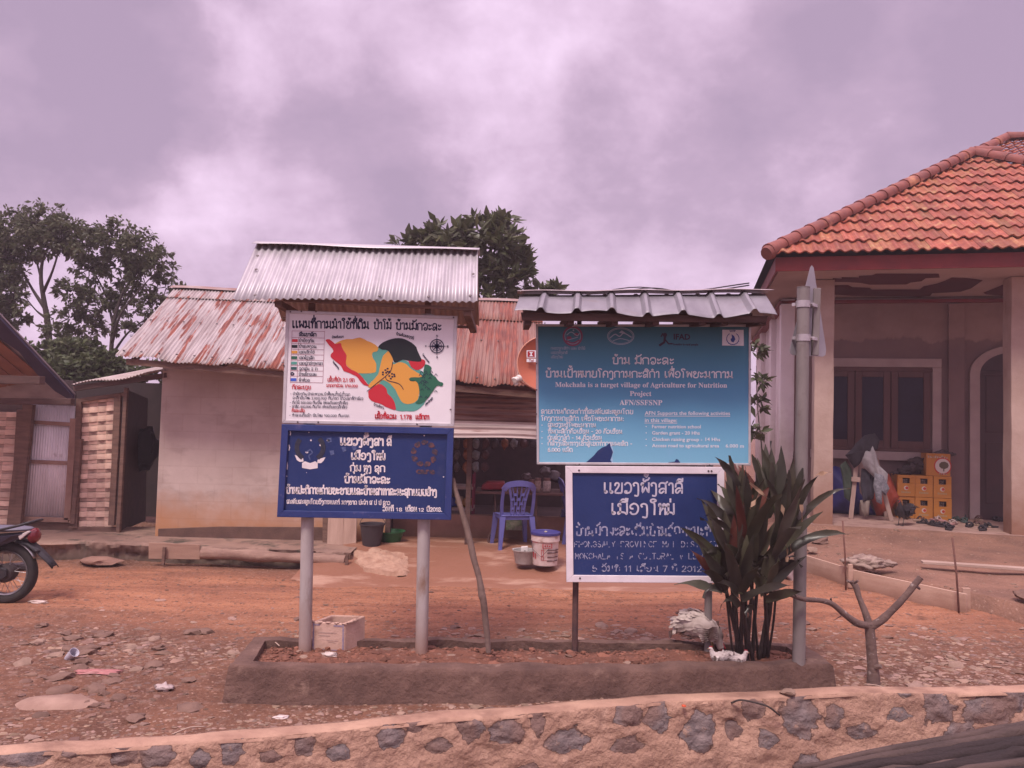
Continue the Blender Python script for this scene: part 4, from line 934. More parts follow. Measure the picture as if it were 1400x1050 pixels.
for k in range(22):
    u, v = rs.random(), rs.random(); p = A_.lerp(B_, u).lerp(D_.lerp(C_, u), v)
    rock(p.x, p.y, rs.uniform(.015, .035), 'small stone lying on the red planter soil', 'stones in the planter', z=.168)
p = G(1073, 946, .08); rock(p.x, p.y - .05, .055, 'single rounded yellow stone on the wall coping below the planter corner', None, z=.095, k=2)
# crumbs of soil
b = MB()
for k in range(2200):
    u, v = rs.random(), rs.random(); p = A_.lerp(B_, u).lerp(D_.lerp(C_, u), v); r = .0065 * math.exp(rs.gauss(0, .65)); q = rs.uniform(.6, 1.5); b.tint = (q, q * .9, q * .85)
    b.blob((p.x, p.y, .166 + .016 * noise.noise(p * 3)), r, k, .4, 1.3, 1, (1, 1, .6))
struct(b.build('soil_crumbs', mat('soil_crumb', (.17, .08, .055), rough=.95, attr='tint')), 'stuff')
# pale worn patch of concrete set in the dirt at lower left
b = MB(); c = G(75, 962, 0); q = []
for k in range(28):
    a = 2 * math.pi * k / 28; rr_ = 1 + .25 * noise.noise(Vector((math.cos(a) * 1.5, math.sin(a) * 1.5, 4))); q.append(Vector((c.x + .25 * rr_ * math.cos(a), c.y + .12 * rr_ * math.sin(a), 0)))
cc = b.add([Vector((c.x, c.y, gz(c.x, c.y) + .030))]); i0 = b.add([Vector((p.x, p.y, gz(p.x, p.y) + .018)) for p in [c.lerp(Vector((w.x, w.y, 0)), .8) for w in q]]); i1 = b.add([Vector((p.x, p.y, gz(p.x, p.y) - .01)) for p in q])
for k in range(28): b.face((cc, i0 + k, i0 + (k + 1) % 28)); b.face((i0 + k, i1 + k, i1 + (k + 1) % 28, i0 + (k + 1) % 28))
tag(b.build('flat_slab', mat('worn_slab', (.36, .235, .18), (.27, .165, .125), scale=7, rough=.9, bump=.6, bscale=25), smooth=60), 'low pale slab of worn concrete sunk in the dirt near the left end of the wall', 'slab')
# ================================================================ kerb / terrace in front of the left houses
FZ = .2
M_kerb = mat('old_kerb_concrete', (.30, .19, .145), (.22, .135, .105), scale=3, rough=.9, bump=.8, bscale=14, c3=(.075, .062, .045), s3=3.5, lo3=.55, hi3=.66, dirt=((.10, .066, .05), .02, .20))
M_apron = mat('wet_mud_apron', (.245, .108, .064), (.40, .235, .165), scale=1.9, rough=.6, bump=.8, bscale=14, lo=.55, hi=.66, stretch=(.6, 1.6, 1), spec=.5)
kx = [(-40, 742, 758), (60, 741, 763), (125, 741, 770), (200, 743, 773), (310, 748, 776), (420, 752, 778), (480, 755, 778)]
b = MB(); top, bot = [], []
for x, yt, yb in kx: p = G(x, yt, FZ); top.append(p)
top = [Vector((-9.5, top[0].y + .2, FZ))] + top
fine_t = []
for a, c in zip(top, top[1:]):
    for k in range(34): fine_t.append(a.lerp(c, k / 34))
fine_t.append(top[-1])
prof = [(-.01, -.32), (.02, -.20), (.03, -.13), (.012, -.09), (.0, -.05), (-.014, -.022), (-.006, -.004), (.03, .0), (.12, .0), (.5, .0), (1.2, .002)]
for p in fine_t:
    for o_, z_ in prof:
        j = (.05 * noise.noise(Vector((p.x * 2.6, z_ * 9, 4))) + .035 * noise.noise(Vector((p.x * 9, z_ * 20, 4))) + .02 * noise.noise(Vector((p.x * 27, z_ * 40, 4)))) if o_ < .04 else 0
        b.v.append(Vector((p.x, p.y + o_ + j, FZ + z_ + j * .3 * (o_ > -.005))))
n = len(prof)
for i in range(len(fine_t) - 1):
    for k in range(n - 1): q = i * n + k; b.face((q, q + n, q + n + 1, q + 1))
terr = b.build('terrace', M_kerb, smooth=40); struct(terr)
# form boards and stakes along the kerb
t = thing('kerb_form_board', 'pale form board held by a short stake against the kerb of the rendered house', 'board', G(240, 770, .05))
b = MB(); b.prism([W(203, 742, 8.60), W(273, 745, 8.60), W(273, 765, 8.60), W(203, 764, 8.60)], (0, .022, 0)); b.build('board', mat('pale_form_board', (.36, .225, .165), (.28, .165, .12), scale=4, rough=.85, stretch=(.6, 1, 4), bump=.3), t, bev=.003)
b = MB(); b.bar(W(225, 748, 8.57), W(223, 772, 8.57), .03, .03); b.build('stake', M_wood, t)
t = tag(MB.build.__get__((lambda m_: (m_.bar(W(475, 757, 8.5), W(473, 778, 8.5), .035, .03), m_)[1])(MB()))('stake', M_wood), 'short weathered wooden stake driven in by the kerb end', 'stake')
b = MB(); lp = [W(276, 756, 8.62), W(330, 759, 8.60), W(390, 762, 8.60), W(440, 765, 8.60), W(472, 767, 8.58)]; lp = smoothpts([Vector((q.x, q.y, q.z + .012 * noise.noise(q * 5))) for q in lp], 8)
b.tube(lp, [.062 + .016 * noise.noise(q * 6) for q in lp], 14); tag(b.build('kerb_log', mat('split_pale_log', (.36, .235, .18), (.22, .13, .10), scale=5, rough=.9, stretch=(.5, 3, 3), bump=.8, bscale=20), smooth=60), 'split pale log lying along the kerb before the rendered house', 'log')
b = MB(); p = G(134, 772, 0)
b.blob((p.x, p.y, gz(p.x, p.y) + .05), .22, 3, .3, 1.4, 2, (1, .6, .22)); tag(b.build('flat_stone', mat('kerb_step_stone', (.30, .17, .125), (.22, .12, .09), scale=6, rough=.9, bump=.8), smooth=60), 'large flat step stone lying before the bamboo walled shed', 'stone')
# apron of wet mud before the shop
b = MB()
def ap(u, v):
    x = -2.0 + 4.0 * u; y = 7.75 + .25 * math.sin(u * 5) * .6 + 2.15 * v
    z = gz(x, y) - .03 + .045 * sstep(0, .06, v) + (FZ - gz(x, y)) * sstep(.06, .62, v) + .012 * noise.noise(Vector((x * 3, y * 3, 1)))
    if u < .08: z -= .05 * (1 - u / .08)
    return Vector((x - (.35 * (1 - v) * (1 - u)) , y, z))
b.grid(ap, 80, 36); struct(b.build('shop_apron', M_apron, smooth=True))
b = MB(); c = G(522, 765, .13)
def spill(u, v):
    a = u * 2 * math.pi; ed = 1 + .35 * noise.noise(Vector((math.cos(a) * 1.6, math.sin(a) * 1.6, 3))) + .15 * noise.noise(Vector((math.cos(a) * 5, math.sin(a) * 5, 3))); r = v * ed
    x, y = c.x + .33 * r * math.cos(a) - .14 * r * math.sin(a), c.y + .34 * r * math.sin(a)
    return Vector((x, y, .065 + .115 * sstep(8.3, 9.0, y) + .012 + .018 * (1 - v ** 2) + .03 * noise.noise(Vector((x * 7, y * 7, 0))) + .02 * noise.noise(Vector((x * 19, y * 19, 0))) - .06 * (v > .99)))
b.grid(spill, 64, 18)
struct(b.build('spilled_mortar', mat('spilled_mortar_pale', (.46, .29, .205), (.33, .185, .125), scale=9, rough=.95, bump=1, bscale=30), smooth=50), 'stuff')

# ================================================================ low rendered house with the shop
HY = 9.35
def hw_extra(t, n, lk, p, noi, ramp_, mixc, c):           # rendered blocks showing faintly through the plaster
    br = n('ShaderNodeTexBrick'); mp = n('ShaderNodeMapping'); lk(n('ShaderNodeNewGeometry').outputs['Position'], mp.inputs[0]); mp.inputs['Rotation'].default_value = (R(90), 0, 0)
    lk(mp.outputs[0], br.inputs['Vector']); br.inputs['Scale'].default_value = 1.0; br.inputs['Brick Width'].default_value = .42; br.inputs['Row Height'].default_value = .21; br.inputs['Mortar Size'].default_value = .012; br.inputs['Mortar Smooth'].default_value = .9
    br.inputs['Color1'].default_value = (1, 1, 1, 1); br.inputs['Color2'].default_value = (.94, .93, .92, 1); br.inputs['Mortar'].default_value = (.88, .85, .83, 1)
    x = n('ShaderNodeMix', data_type='RGBA', blend_type='MULTIPLY'); x.inputs[0].default_value = .62; lk(c, x.inputs[6]); lk(br.outputs[0], x.inputs[7]); lk(x.outputs[2], p.inputs['Base Color'])
M_hwall = mat('stained_render', (.54, .43, .385), (.43, .33, .29), scale=1.5, rough=.9, bump=.35, bscale=9, c3=(.42, .325, .285), s3=2.3, lo3=.50, hi3=.62, st3=(1, 1, 2), dirt=((.44, .22, .115), .30, .80), extra=hw_extra)
M_plinth = mat('dark_plinth', (.15, .085, .065), (.105, .06, .048), scale=5, rough=.9, bump=.5)
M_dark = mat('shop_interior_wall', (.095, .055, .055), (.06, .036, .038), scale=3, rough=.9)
hs = thing('rendered_shop_house', 'low rendered house with rusty tin roof and an open shop front behind the signs', 'house', (-2, HY, FZ))
xl = W(213, 700, HY).x; xs0 = W(530, 700, HY).x; xr = 2.25; zt = 2.42
b = MB()
b.box(xl, xs0, HY, HY + .16, FZ - .05, zt); b.box(xl, xl + .16, HY + .161, 12.6, FZ - .05, zt); b.build('wall', M_hwall, hs, bev=.012)
b = MB(); b.prism([W(216, 723, HY - .02), W(300, 720, HY - .02), W(470, 721, HY - .02), W(470, 748, HY - .02), W(216, 738, HY - .02)], (0, .018, 0)); b.build('plinth', M_plinth, hs, bev=.005)
b = MB(); b.box(xs0 + .003, xr, 9.75, 9.87, FZ - .05, FZ + .30); b.build('low_wall', mat('low_shop_wall', (.27, .15, .115), (.20, .11, .085), scale=3, rough=.9, bump=.4, dirt=((.16, .085, .06), .18, .42)), hs, bev=.01)
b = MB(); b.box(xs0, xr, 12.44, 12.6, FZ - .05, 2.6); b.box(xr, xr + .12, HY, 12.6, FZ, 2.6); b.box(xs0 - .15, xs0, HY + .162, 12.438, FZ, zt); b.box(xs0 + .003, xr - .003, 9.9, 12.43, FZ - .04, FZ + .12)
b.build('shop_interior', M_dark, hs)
def rusty(name, base1, base2, lo_, hi_, rustc=((.26, .075, .045), (.15, .045, .032)), grad=0):
    def ex(t, n, lk, p, noi, ramp_, mixc, c):
        uvn = noi(1, (12, .6, 1), 4, .6); big_ = noi(1, (.75, .5, 1), 3, .5); fine_ = noi(1, (40, 7, 1), 3, .5)
        a = n('ShaderNodeMath', operation='MULTIPLY_ADD'); lk(big_, a.inputs[0]); a.inputs[1].default_value = .55; lk(uvn, a.inputs[2])
        a2 = n('ShaderNodeMath', operation='MULTIPLY_ADD'); lk(fine_, a2.inputs[0]); a2.inputs[1].default_value = .12; lk(a.outputs[0], a2.inputs[2])
        if grad:
            sp = n('ShaderNodeSeparateXYZ'); lk(n('ShaderNodeTexCoord').outputs['UV'], sp.inputs[0])
            a3 = n('ShaderNodeMath', operation='MULTIPLY_ADD'); lk(sp.outputs[1], a3.inputs[0]); a3.inputs[1].default_value = -grad; lk(a2.outputs[0], a3.inputs[2]); a2 = a3
        f = ramp_(a2.outputs[0], lo_, hi_)
        rc_ = mixc(ramp_(noi(1, (22, 3, 1), 4), .4, .6), rustc[0], rustc[1])
        base = mixc(ramp_(noi(1, (16, 1.2, 1), 4), .4, .62), base1, base2)
        lk(mixc(f, base, rc_), p.inputs['Base Color'])
        mtl = n('ShaderNodeMath', operation='MULTIPLY_ADD'); lk(f, mtl.inputs[0]); mtl.inputs[1].default_value = -.25; mtl.inputs[2].default_value = .25; lk(mtl.outputs[0], p.inputs['Metallic'])
    return mat(name, base1, rough=.62, coords='uv', bump=.1, bscale=20, extra=ex)
M_rust1 = rusty('streaked_rusty_tin', (.43, .375, .36), (.28, .225, .215), .81, .86, grad=.035)
M_rust2 = rusty('rusty_tin', (.29, .165, .132), (.215, .115, .092), .76, .88)
M_rust3 = rusty('brown_rusty_tin', (.30, .185, .15), (.21, .12, .10), .80, .92, ((.17, .075, .055), (.12, .05, .04)))
EY, RY = 8.72, 11.2
def eave(px): return W(px, 487 + (px - 157) * .0655 + (max(0, px - 380) * .022), EY)
def ridge(px): return W(px, 394 + (px - 240) * .0405, RY)
rfA, rfB, rfC, rfD = eave(157), eave(742), ridge(742), ridge(240)
midx = .62
def lerp2(u, v, base=0):
    return rfA.lerp(rfB, u).lerp(rfD.lerp(rfC, u), v)
sagf = lambda u, v: .016 * math.sin(u * 17) * (1 - v) + .012 * math.sin(u * 41 + 2) * (1 - v) ** 3
b = MB(); b.corr(rfA, lerp2(midx, 0), lerp2(midx, .86), lerp2(0, .86), .046, .0085, nv=8, sub=8, sag=sagf)
roof = b.build('roof', M_rust1, hs, smooth=True, solid=.001)
lift = Vector((0, -.004, .014))
b = MB(); b.corr(lerp2(0.0, .82) + lift, lerp2(midx, .82) + lift, lerp2(midx, 1) + lift, lerp2(0, 1) + lift, .046, .0085, nv=3, sub=8); b.build('upper_roof_sheet', M_rust1, roof, smooth=True, solid=.001)
b = MB(); b.corr(lerp2(midx, 0) + lift * 1.3, rfB + lift * 1.3, lerp2(1, .72) + lift * 1.3, lerp2(midx, .72) + lift * 1.3, .046, .0085, nv=5, sub=8, sag=sagf); b.build('rusty_roof_sheet', M_rust2, roof, smooth=True, solid=.001)
b = MB(); l2 = lift * 2.2; b.corr(lerp2(midx, .70) + l2, lerp2(1, .70) + l2, rfC + l2, lerp2(midx, 1) + l2, .046, .0085, nv=3, sub=8); b.build('rusty_upper_sheet', M_rust2, roof, smooth=True, solid=.001)
bk = Vector((0, 2.3, -1.0)); b = MB(); b.corr(rfD, rfC, rfC + bk, rfD + bk, .076, .0095, nv=2, sub=6); b.build('back_roof_sheet', M_rust1, roof, smooth=True)
b = MB()
def cap(u, v):
    p = (rfD + Vector((-.04, 0, .03))).lerp(rfC + Vector((.04, 0, .03)), u); w_ = (v - .5) * .26; return p + Vector((0, w_, -abs(w_) * .42 + .012 + .006 * math.sin(u * 30)))
b.grid(cap, 30, 4); b.build('ridge_cap', mat('rust_ridge_cap', (.33, .26, .24), (.24, .13, .11), scale=4, rough=.7), roof, smooth=40)
b = MB()
for row in (.05, .45, .80, .96):
    for k in range(24):
        u = (k + .3) / 24; p = lerp2(u, row) + lift * 1.6; b.blob(p, .016, k, 0, 1, 1, (1, 1, .6))
b.build('roofing_nails', mat('nail_cap', (.16, .13, .13)), roof)
b = MB()
b.bar(eave(170) + Vector((0, .06, -.05)), eave(735) + Vector((0, .06, -.06)), .03, .07)
for px in (178, 300, 420, 545, 640, 730):
    u = (eave(px).x - rfA.x) / (rfB.x - rfA.x); b.bar(lerp2(u, .0) + Vector((0, .05, -.06)), lerp2(u, .98) + Vector((0, 0, -.06)), .05, .06)
b.build('rafters', M_wood, hs)
# corrugated sheets laid sideways over the shop front, then a curled valance
def sideways(name, x0, x1, z0, z1, Y0, Y1, m_, amp=.008, pitch=.06, wob=0.0):
    b = MB(); nu, nv = 30, int((z1 - z0) / pitch * 8)
    def fn(u, v):
        z = z0 + (z1 - z0) * v; return Vector((x0 + (x1 - x0) * u, Y0 + (Y1 - Y0) * v + amp * math.sin(v * (z1 - z0) / pitch * 6.283) + .01 * math.sin(u * 8), z + wob * (math.sin(u * 6) * .5 + .4 * math.sin(u * 15 + 1)) * (1 - v)))
    b.grid(fn, nu, nv, lambda u, v: (v * (z1 - z0), u * (x1 - x0))); return b.build(name, m_, hs, smooth=True, solid=.001)
SYF = 9.0
za, zb, zc = W(680, 540, SYF).z, W(680, 579, SYF).z, W(680, 600, SYF).z
sideways('front_sheet', xs0 - .25, xr, zb, za, SYF, SYF + .04, M_rust3)
sideways('valance_sheet', xs0 - .25, xr, zc, zb + .02, SYF - .10, SYF - .02, rusty('grey_valance_tin', (.46, .36, .34), (.33, .25, .235), .90, 1.0), amp=.010, pitch=.075, wob=.03)
b = MB(); b.box(xs0 - .25, xr, SYF + .05, SYF + .09, za, za + .11); b.build('fascia', mat('maroon_fascia', (.13, .045, .045), (.09, .035, .035), scale=5, rough=.8), hs)
b = MB()
for px in (532, 640, 790): p = W(px, 700, 9.3); b.bar((p.x, 9.25, FZ), (p.x, 9.25, za + .3), .06, .06)
b.build('shop_post', M_woodh, hs, bev=.004)

# satellite dish on the eave
M_dish = mat('orange_dish_paint', (.43, .12, .062), (.36, .10, .055), scale=4, rough=.5, c3=(.38, .12, .07), s3=6, lo3=.6, hi3=.75)
DY = 8.35
sd = thing('satellite_dish', 'orange satellite dish mounted at the shop eave half hidden by the blue board', 'dish', W(752, 545, DY + .25))
dc = W(746, 497, DY); rr_ = 39 * PX(DY); b = MB(); ax, az_ = Vector((1, 0, 0)), Vector((0, math.cos(R(12)), -math.sin(R(12)))); ay = az_.cross(ax)
b.lathe(dc, [(.001, .115), (rr_ * .35, .10), (rr_ * .7, .06), (rr_ * .93, .008), (rr_, -.008), (rr_ * 1.01, .0), (rr_ * .95, .022)], 48, ax, ay, az_, cap0=True, cap1=False); dish = b.build('dish_bowl', M_dish, sd, smooth=True)
b = MB(); b.lathe(dc, [(rr_ * .985, -.012), (rr_ * 1.012, -.012), (rr_ * 1.012, .004), (rr_ * .985, .004)], 48, ax, ay, az_, cap0=False, cap1=False); b.build('rim', mat('dish_rim', (.56, .25, .17)), dish, smooth=True)
b = MB(); lp = W(706, 519, DY - .42); b.tube([W(748, 540, DY - .02), W(728, 531, DY - .2), lp], .009, 8); b.build('feed_arm', mat('dish_arm', (.30, .10, .07)), sd, smooth=True)
b = MB(); d = (dc - lp).normalized(); b.lathe(lp - d * .03, [(.024, 0), (.028, .02), (.028, .05), (.036, .055), (.036, .085), (.02, .09)], 14, d.cross(Vector((0, 0, 1))).normalized(), d.cross(d.cross(Vector((0, 0, 1)))).normalized(), d); b.bar(lp + Vector((-.03, 0, .02)), lp + Vector((.0, .02, -.05)), .035, .035); b.build('feed_horn', mat('feed_plastic', (.68, .62, .56), (.5, .44, .40), scale=20), sd, smooth=40)
sy = DY + .025
t = Sheet(sy); t.poly([(720, 479), (733, 479), (733, 489), (720, 489)]); t.poly([(720, 490.4), (733, 490.4), (733, 495), (720, 495)]); t.build('label_plate', M_printw, dish)
t = Sheet(sy, .004); t.poly([(721.2, 480.2), (731, 480.2), (731, 488), (721.2, 488)]); t.latin('Tel', 723, 494.4, 729.4, 494.4, 3.2, .02); lb = t.build('label_print', mat('label_red', (.35, .02, .03)), dish)
t = Sheet(sy, .0055); t.poly([(724, 481.4), (728.4, 481.4), (728.4, 482.6), (727.1, 482.6), (727.1, 485.8), (728.4, 485.8), (728.4, 487), (724, 487), (724, 485.8), (725.3, 485.8), (725.3, 482.6), (724, 482.6)]); t.build('label_letter', M_printw, dish)
b = MB(); b.tube([dc + az_ * .11, dc + az_ * .2, Vector((dc.x, dc.y + .3, dc.z - .35))], .02, 8); b.build('bracket', M_postd, sd)

# ---------------------------------------------------------------- what stands in and before the shop
M_bluepl = mat('blue_plastic', (.115, .115, .325), (.095, .095, .28), scale=6, rough=.38, spec=.5, c3=(.10, .11, .33), s3=8, lo3=.6, hi3=.75)
def plastic_chair(label, loc, rz):
    r = thing('plastic_chair', label, 'chair', (0, 0, 0))
    b = MB()                              # seat, with lip
    def seat(u, v):
        x = (u - .5) * (.42 + .04 * (1 - v)); y = -.20 + .42 * v; z = .43 - .018 * math.sin(math.pi * u) * math.sin(math.pi * v) - (.03 * (1 - v / .15) if v < .15 else 0)
        return Vector((x, y, z))
    b.grid(seat, 12, 12); b.build('seat', M_bluepl, r, smooth=True, solid=.012)
    b = MB(); b.box(-.215, .215, -.205, -.19, .375, .425); b.box(-.215, -.20, -.19, .20, .375, .425); b.box(.20, .215, -.19, .20, .375, .425); b.box(-.20, .20, .19, .205, .375, .425); b.build('seat_apron', M_bluepl, r, bev=.006)
    for sx in (-1, 1):
        for y0, y1 in ((-.19, -.235), (.19, .26)):
            b = MB(); p, q = Vector((sx * .195, y0, .42)), Vector((sx * .235, y1, 0)); n_ = 6
            for k in range(n_ + 1):
                c = p.lerp(q, k / n_); w_ = .036 - .014 * k / n_
                b.add([c + Vector((dx * w_, dy * w_, 0)) for dx, dy in ((-1, -1), (1, -1), (1, 1), (-1, 1))])
            for k in range(n_):
                for j in range(4): b.face((k * 4 + j, k * 4 + 4 + j, k * 4 + 4 + (j + 1) % 4, k * 4 + (j + 1) % 4))
            b.face((3, 2, 1, 0)) if False else b.face((n_ * 4, n_ * 4 + 1, n_ * 4 + 2, n_ * 4 + 3)); b.build('leg', M_bluepl, r, smooth=40, bev=.004)
    def bk(x, z): return Vector((x, .20 + (z - .43) * .24 - .05 * (x / .2) ** 2 * 0.6, z))
    b = MB()
    def strip(pts, w0, w1=None, th=.014):
        pts = smoothpts(pts, 5); n_ = len(pts); w1 = w1 or w0; i0 = len(b.v)
        for k, p in enumerate(pts):
            d = (pts[min(k + 1, n_ - 1)] - pts[max(k - 1, 0)]).normalized(); a = Vector((d.z, 0, -d.x)); a.normalize(); w_ = (w0 + (w1 - w0) * k / (n_ - 1)) / 2; o = Vector((0, th / 2, 0))
            b.add([p - a * w_ - o, p + a * w_ - o, p + a * w_ + o, p - a * w_ + o])
        for k in range(n_ - 1):
            for j in range(4): b.face((i0 + k * 4 + j, i0 + k * 4 + (j + 1) % 4, i0 + k * 4 + 4 + (j + 1) % 4, i0 + k * 4 + 4 + j))
        b.face((i0 + 3, i0 + 2, i0 + 1, i0)); e_ = i0 + (n_ - 1) * 4; b.face((e_, e_ + 1, e_ + 2, e_ + 3))
    for sx in (-1, 1): strip([bk(sx * .20, .40), bk(sx * .212, .6), bk(sx * .205, .80)], .045, .04)
    strip([bk(-.205, .77), bk(-.15, .835), bk(0, .86), bk(.15, .835), bk(.205, .77)], .075, th=.018)
    bo = b.build('backrest', M_bluepl, r, smooth=40)
    b = MB()
    for sx in (-1, 1): strip([bk(sx * .085, .43), bk(sx * .09, .6), bk(sx * .13, .8)], .03)
    for x0 in (-.05, -.017, .017, .05): strip([bk(x0, .43), bk(x0 * 1.1, .62), bk(x0 * 1.9, .81)], .014)
    for z in (.47, .53, .59, .65, .71):
        for k, x0 in enumerate((-.067, -.034, 0, .034, .067)):
            if (k + int(z * 17)) % 2: 
                f = 1 + (z - .43) * 1.5; b.obox(bk(x0 * f, z), (.016 * f, 0, 0), (0, .006, 0), (0, 0, .018))
    b.build('back_splat', M_bluepl, bo, smooth=30)
    r.location = loc; r.rotation_euler = (0, 0, rz); r.scale = (.9, .9, .9); return r
p = G(701, 752, FZ); plastic_chair('blue plastic chair with openwork back standing before the dark shop', (p.x, p.y + .25, FZ + .002), R(180 + 14))
p = G(772, 752, FZ); plastic_chair('blue plastic chair partly hidden by the white framed board', (p.x + .22, p.y + .55, FZ + .002), R(95))
M_whitepl = mat('paint_bucket_plastic', (.66, .55, .53), (.50, .38, .35), scale=8, rough=.55, c3=(.30, .17, .13), s3=6, lo3=.56, hi3=.66)
pc = G(745, 771, .17); bk_ = thing('paint_bucket', 'mud splashed white paint bucket with dark blue lid and red print', 'bucket', pc)
b = MB(); r0, r1, h_ = .135, .155, .33; b.lathe(pc, [(r0, 0), (r0 + .004, .02), (r1 - .012, .24), (r1 - .008, .25), (r1, .255), (r1, .30), (r1 - .004, h_)], 28); body = b.build('body', M_whitepl, bk_, smooth=40)
b = MB(); b.lathe(pc + Vector((0, 0, h_ - .012)), [(r1 + .002, 0), (r1 + .008, .004), (r1 + .008, .028), (r1 - .004, .034), (r1 - .012, .026), (.001, .026)], 28); b.build('lid', mat('blue_lid', (.030, .030, .155), (.05, .045, .18), scale=12, rough=.45), bk_, smooth=35)
b = MB(); b.blob(pc + Vector((.0, -.02, h_ + .02)), .014, 2, .1, 1, 1, (1.4, 1, .6)); b.build('lid_spout', mat('spout_plastic', (.6, .52, .35)), bk_, smooth=True)
def onbucket(a, z, pad=.0035): r_ = r0 + (r1 - r0) * min(1, z / .25) * .9 + pad; return pc + Vector((math.sin(a) * r_, -math.cos(a) * r_, z))
b = MB()
def cyl_strip(a0, a1, z0, z1, n_=8, pad=.0035):
    i0 = len(b.v)
    for k in range(n_ + 1): a = a0 + (a1 - a0) * k / n_; b.add([onbucket(a, z0, pad), onbucket(a, z1, pad)])
    for k in range(n_): b.face((i0 + 2 * k, i0 + 2 * k + 2, i0 + 2 * k + 3, i0 + 2 * k + 1))
for a0, a1, z0, z1 in ((-.25, .45, .235, .24), (-.25, .45, .19, .195), (-.25, -.18, .19, .24), (.38, .45, .19, .24), (-.1, .0, .205, .225), (.06, .14, .205, .228), (.2, .3, .205, .22), (-1.2, -.6, .245, .25), (-.3, .3, .06, .064), (-.35, -.31, .06, .17), (-.2, -.16, .06, .17), (-.35, -.16, .168, .175), (-.35, -.16, .10, .107), (-1.15, -1.0, .08, .14), (-.9, -.8, .07, .13)): cyl_strip(a0, a1, z0, z1)
b.build('red_print', mat('bucket_red_print', (.40, .05, .06)), body)
b = MB()
for z in (.05, .09, .135, .165):
    for k in range(3): a0 = .1 + k * .33; cyl_strip(a0, a0 + .36, z, z + .014 - .004 * (k % 2), 4, .0045)
b.build('dark_print', mat('bucket_dark_print', (.14, .08, .08)), body)
b = MB(); b.tube([onbucket(-1.5, .27, .01), onbucket(-1.0, .17, .02), onbucket(-.3, .10, .025), onbucket(.2, .19, .02)], .003, 5); b.build('wire_handle', M_screw, bk_)
pc2 = G(717, 770, .165); sc2 = thing('scoop_basin', 'small grey plastic washing tub with handle beside the paint bucket', 'tub', pc2)
b = MB(); b.lathe(pc2, [(.085, 0), (.09, .01), (.112, .13), (.122, .14), (.122, .15), (.108, .146), (.088, .02), (.001, .02)], 26, sx=1.12)
M_grey_t = mat('grey_tub_plastic', (.42, .39, .37), (.32, .29, .275), scale=14, rough=.5)
b.build('tub', M_grey_t, sc2, smooth=40)
b = MB(); b.lathe(pc2 + Vector((.15, 0, .142)), [(.05, 0), (.05, .012), (.03, .012), (.03, 0)], 14, cap0=False, cap1=False); b.build('handle', M_grey_t, sc2, smooth=30)
b = MB(); b.obox(pc2 + Vector((-.005, -.03, .14)), (.036, 0, .004), (0, .022, 0), (0, 0, .045)); bt = b.build('carton', mat('small_white_carton', (.66, .60, .57)), bev=.003); tag(bt, 'little white carton with a dark spot standing in the grey tub', 'carton')
t = MB(); t.lathe(pc2 + Vector((0, -.0535, .135)), [(.012, 0), (.011, .001)], 10, (1, 0, 0), (0, 0, 1), (0, -1, 0)); t.build('dark_spot', M_screw, bt)

# shop furniture
TY = 9.45
M_redcloth = mat('red_oilcloth', (.24, .022, .03), (.17, .018, .025), scale=9, rough=.5)
M_maroon = mat('maroon_metal', (.20, .02, .055), rough=.5)
tb = thing('shop_table', 'dark table with curved iron legs behind the blue chair', 'table', W(700, 742, TY))
a, c = W(650, 671, TY), W(770, 673, TY); b = MB(); b.box(a.x, c.x, TY - .05, TY + .55, a.z - .03, a.z); b.build('table_top', mat('table_top_dark', (.12, .06, .05), rough=.6), tb, bev=.004)
for px in (668, 676):
    b = MB(); o = .0 if px == 668 else .45; b.tube(smoothpts([W(677, 674, TY + o), W(677, 705, TY + o), W(673, 724, TY + o), W(668, 735, TY + o), W(668, 744, TY + o)], 4), .012, 8); b.build('leg', M_rustpipe, tb, smooth=True)
for px, o in ((733, 0), (733, .5)): b = MB(); b.tube([W(px, 674, TY + o), W(px, 742, TY + o)], .013, 8); b.build('leg', M_rustpipe, tb)
b = MB(); b.prism([W(657, 670, TY), W(659, 664, TY), W(666, 659.6, TY), W(690, 659.6, TY), W(690, 670, TY)], (0, .3, 0)); tag(b.build('red_tub', M_redcloth, bev=.02), 'red plastic tub upside down on the shop table behind the chair', 'tub')
for k, (px, w_, hh, cc, lb_) in enumerate(((727, 9, 16, (.30, .13, .10), 'brown food jar on the shop table beside the chair back'), (735, 9.5, 18, (.38, .26, .22), 'tan food jar standing between brown and white jars on the shop table'), (747.4, 11, 18, (.52, .42, .38), 'pale labelled food jar nearest the blue board on the shop table'))):
    p = W(px, 671.6, TY + .06); s_ = PX(TY); j = thing('food_jar', lb_, 'jar', p); b = MB(); b.lathe(p, [(w_ * s_ * .45, 0), (w_ * s_ * .5, .01), (w_ * s_ * .5, hh * s_ * .72), (w_ * s_ * .4, hh * s_ * .8)], 16); b.build('jar_body', mat('jar_%d' % k, cc, tuple(q * .5 for q in cc), scale=30, rough=.35), j, smooth=40)
    b = MB(); b.lathe(p + Vector((0, 0, hh * s_ * .8)), [(w_ * s_ * .43, 0), (w_ * s_ * .43, hh * s_ * .2)], 16); b.build('lid', mat('jar_lid', (.18, .10, .09)), j, smooth=40)
for k, (px, py, w_, h_, cc) in enumerate(((757, 652, 16, 14, (.13, .10, .11)), (745, 645, 14, 11, (.12, .09, .09)), (720, 652, 12, 9, (.11, .07, .07)))):
    p = W(px, py, TY + .35); b = MB(); b.blob(p, w_ * PX(TY) * .6, k + 4, .35, 1.6, 3, (1, .7, .8)); tag(b.build('plastic_bag', mat('bag_%d' % k, cc, rough=.35), smooth=True), ['dark plastic bag heaped on the right of the shop table', 'grey plastic bag heaped above the jars', 'small dark bag behind the chair back'][k], 'bag')
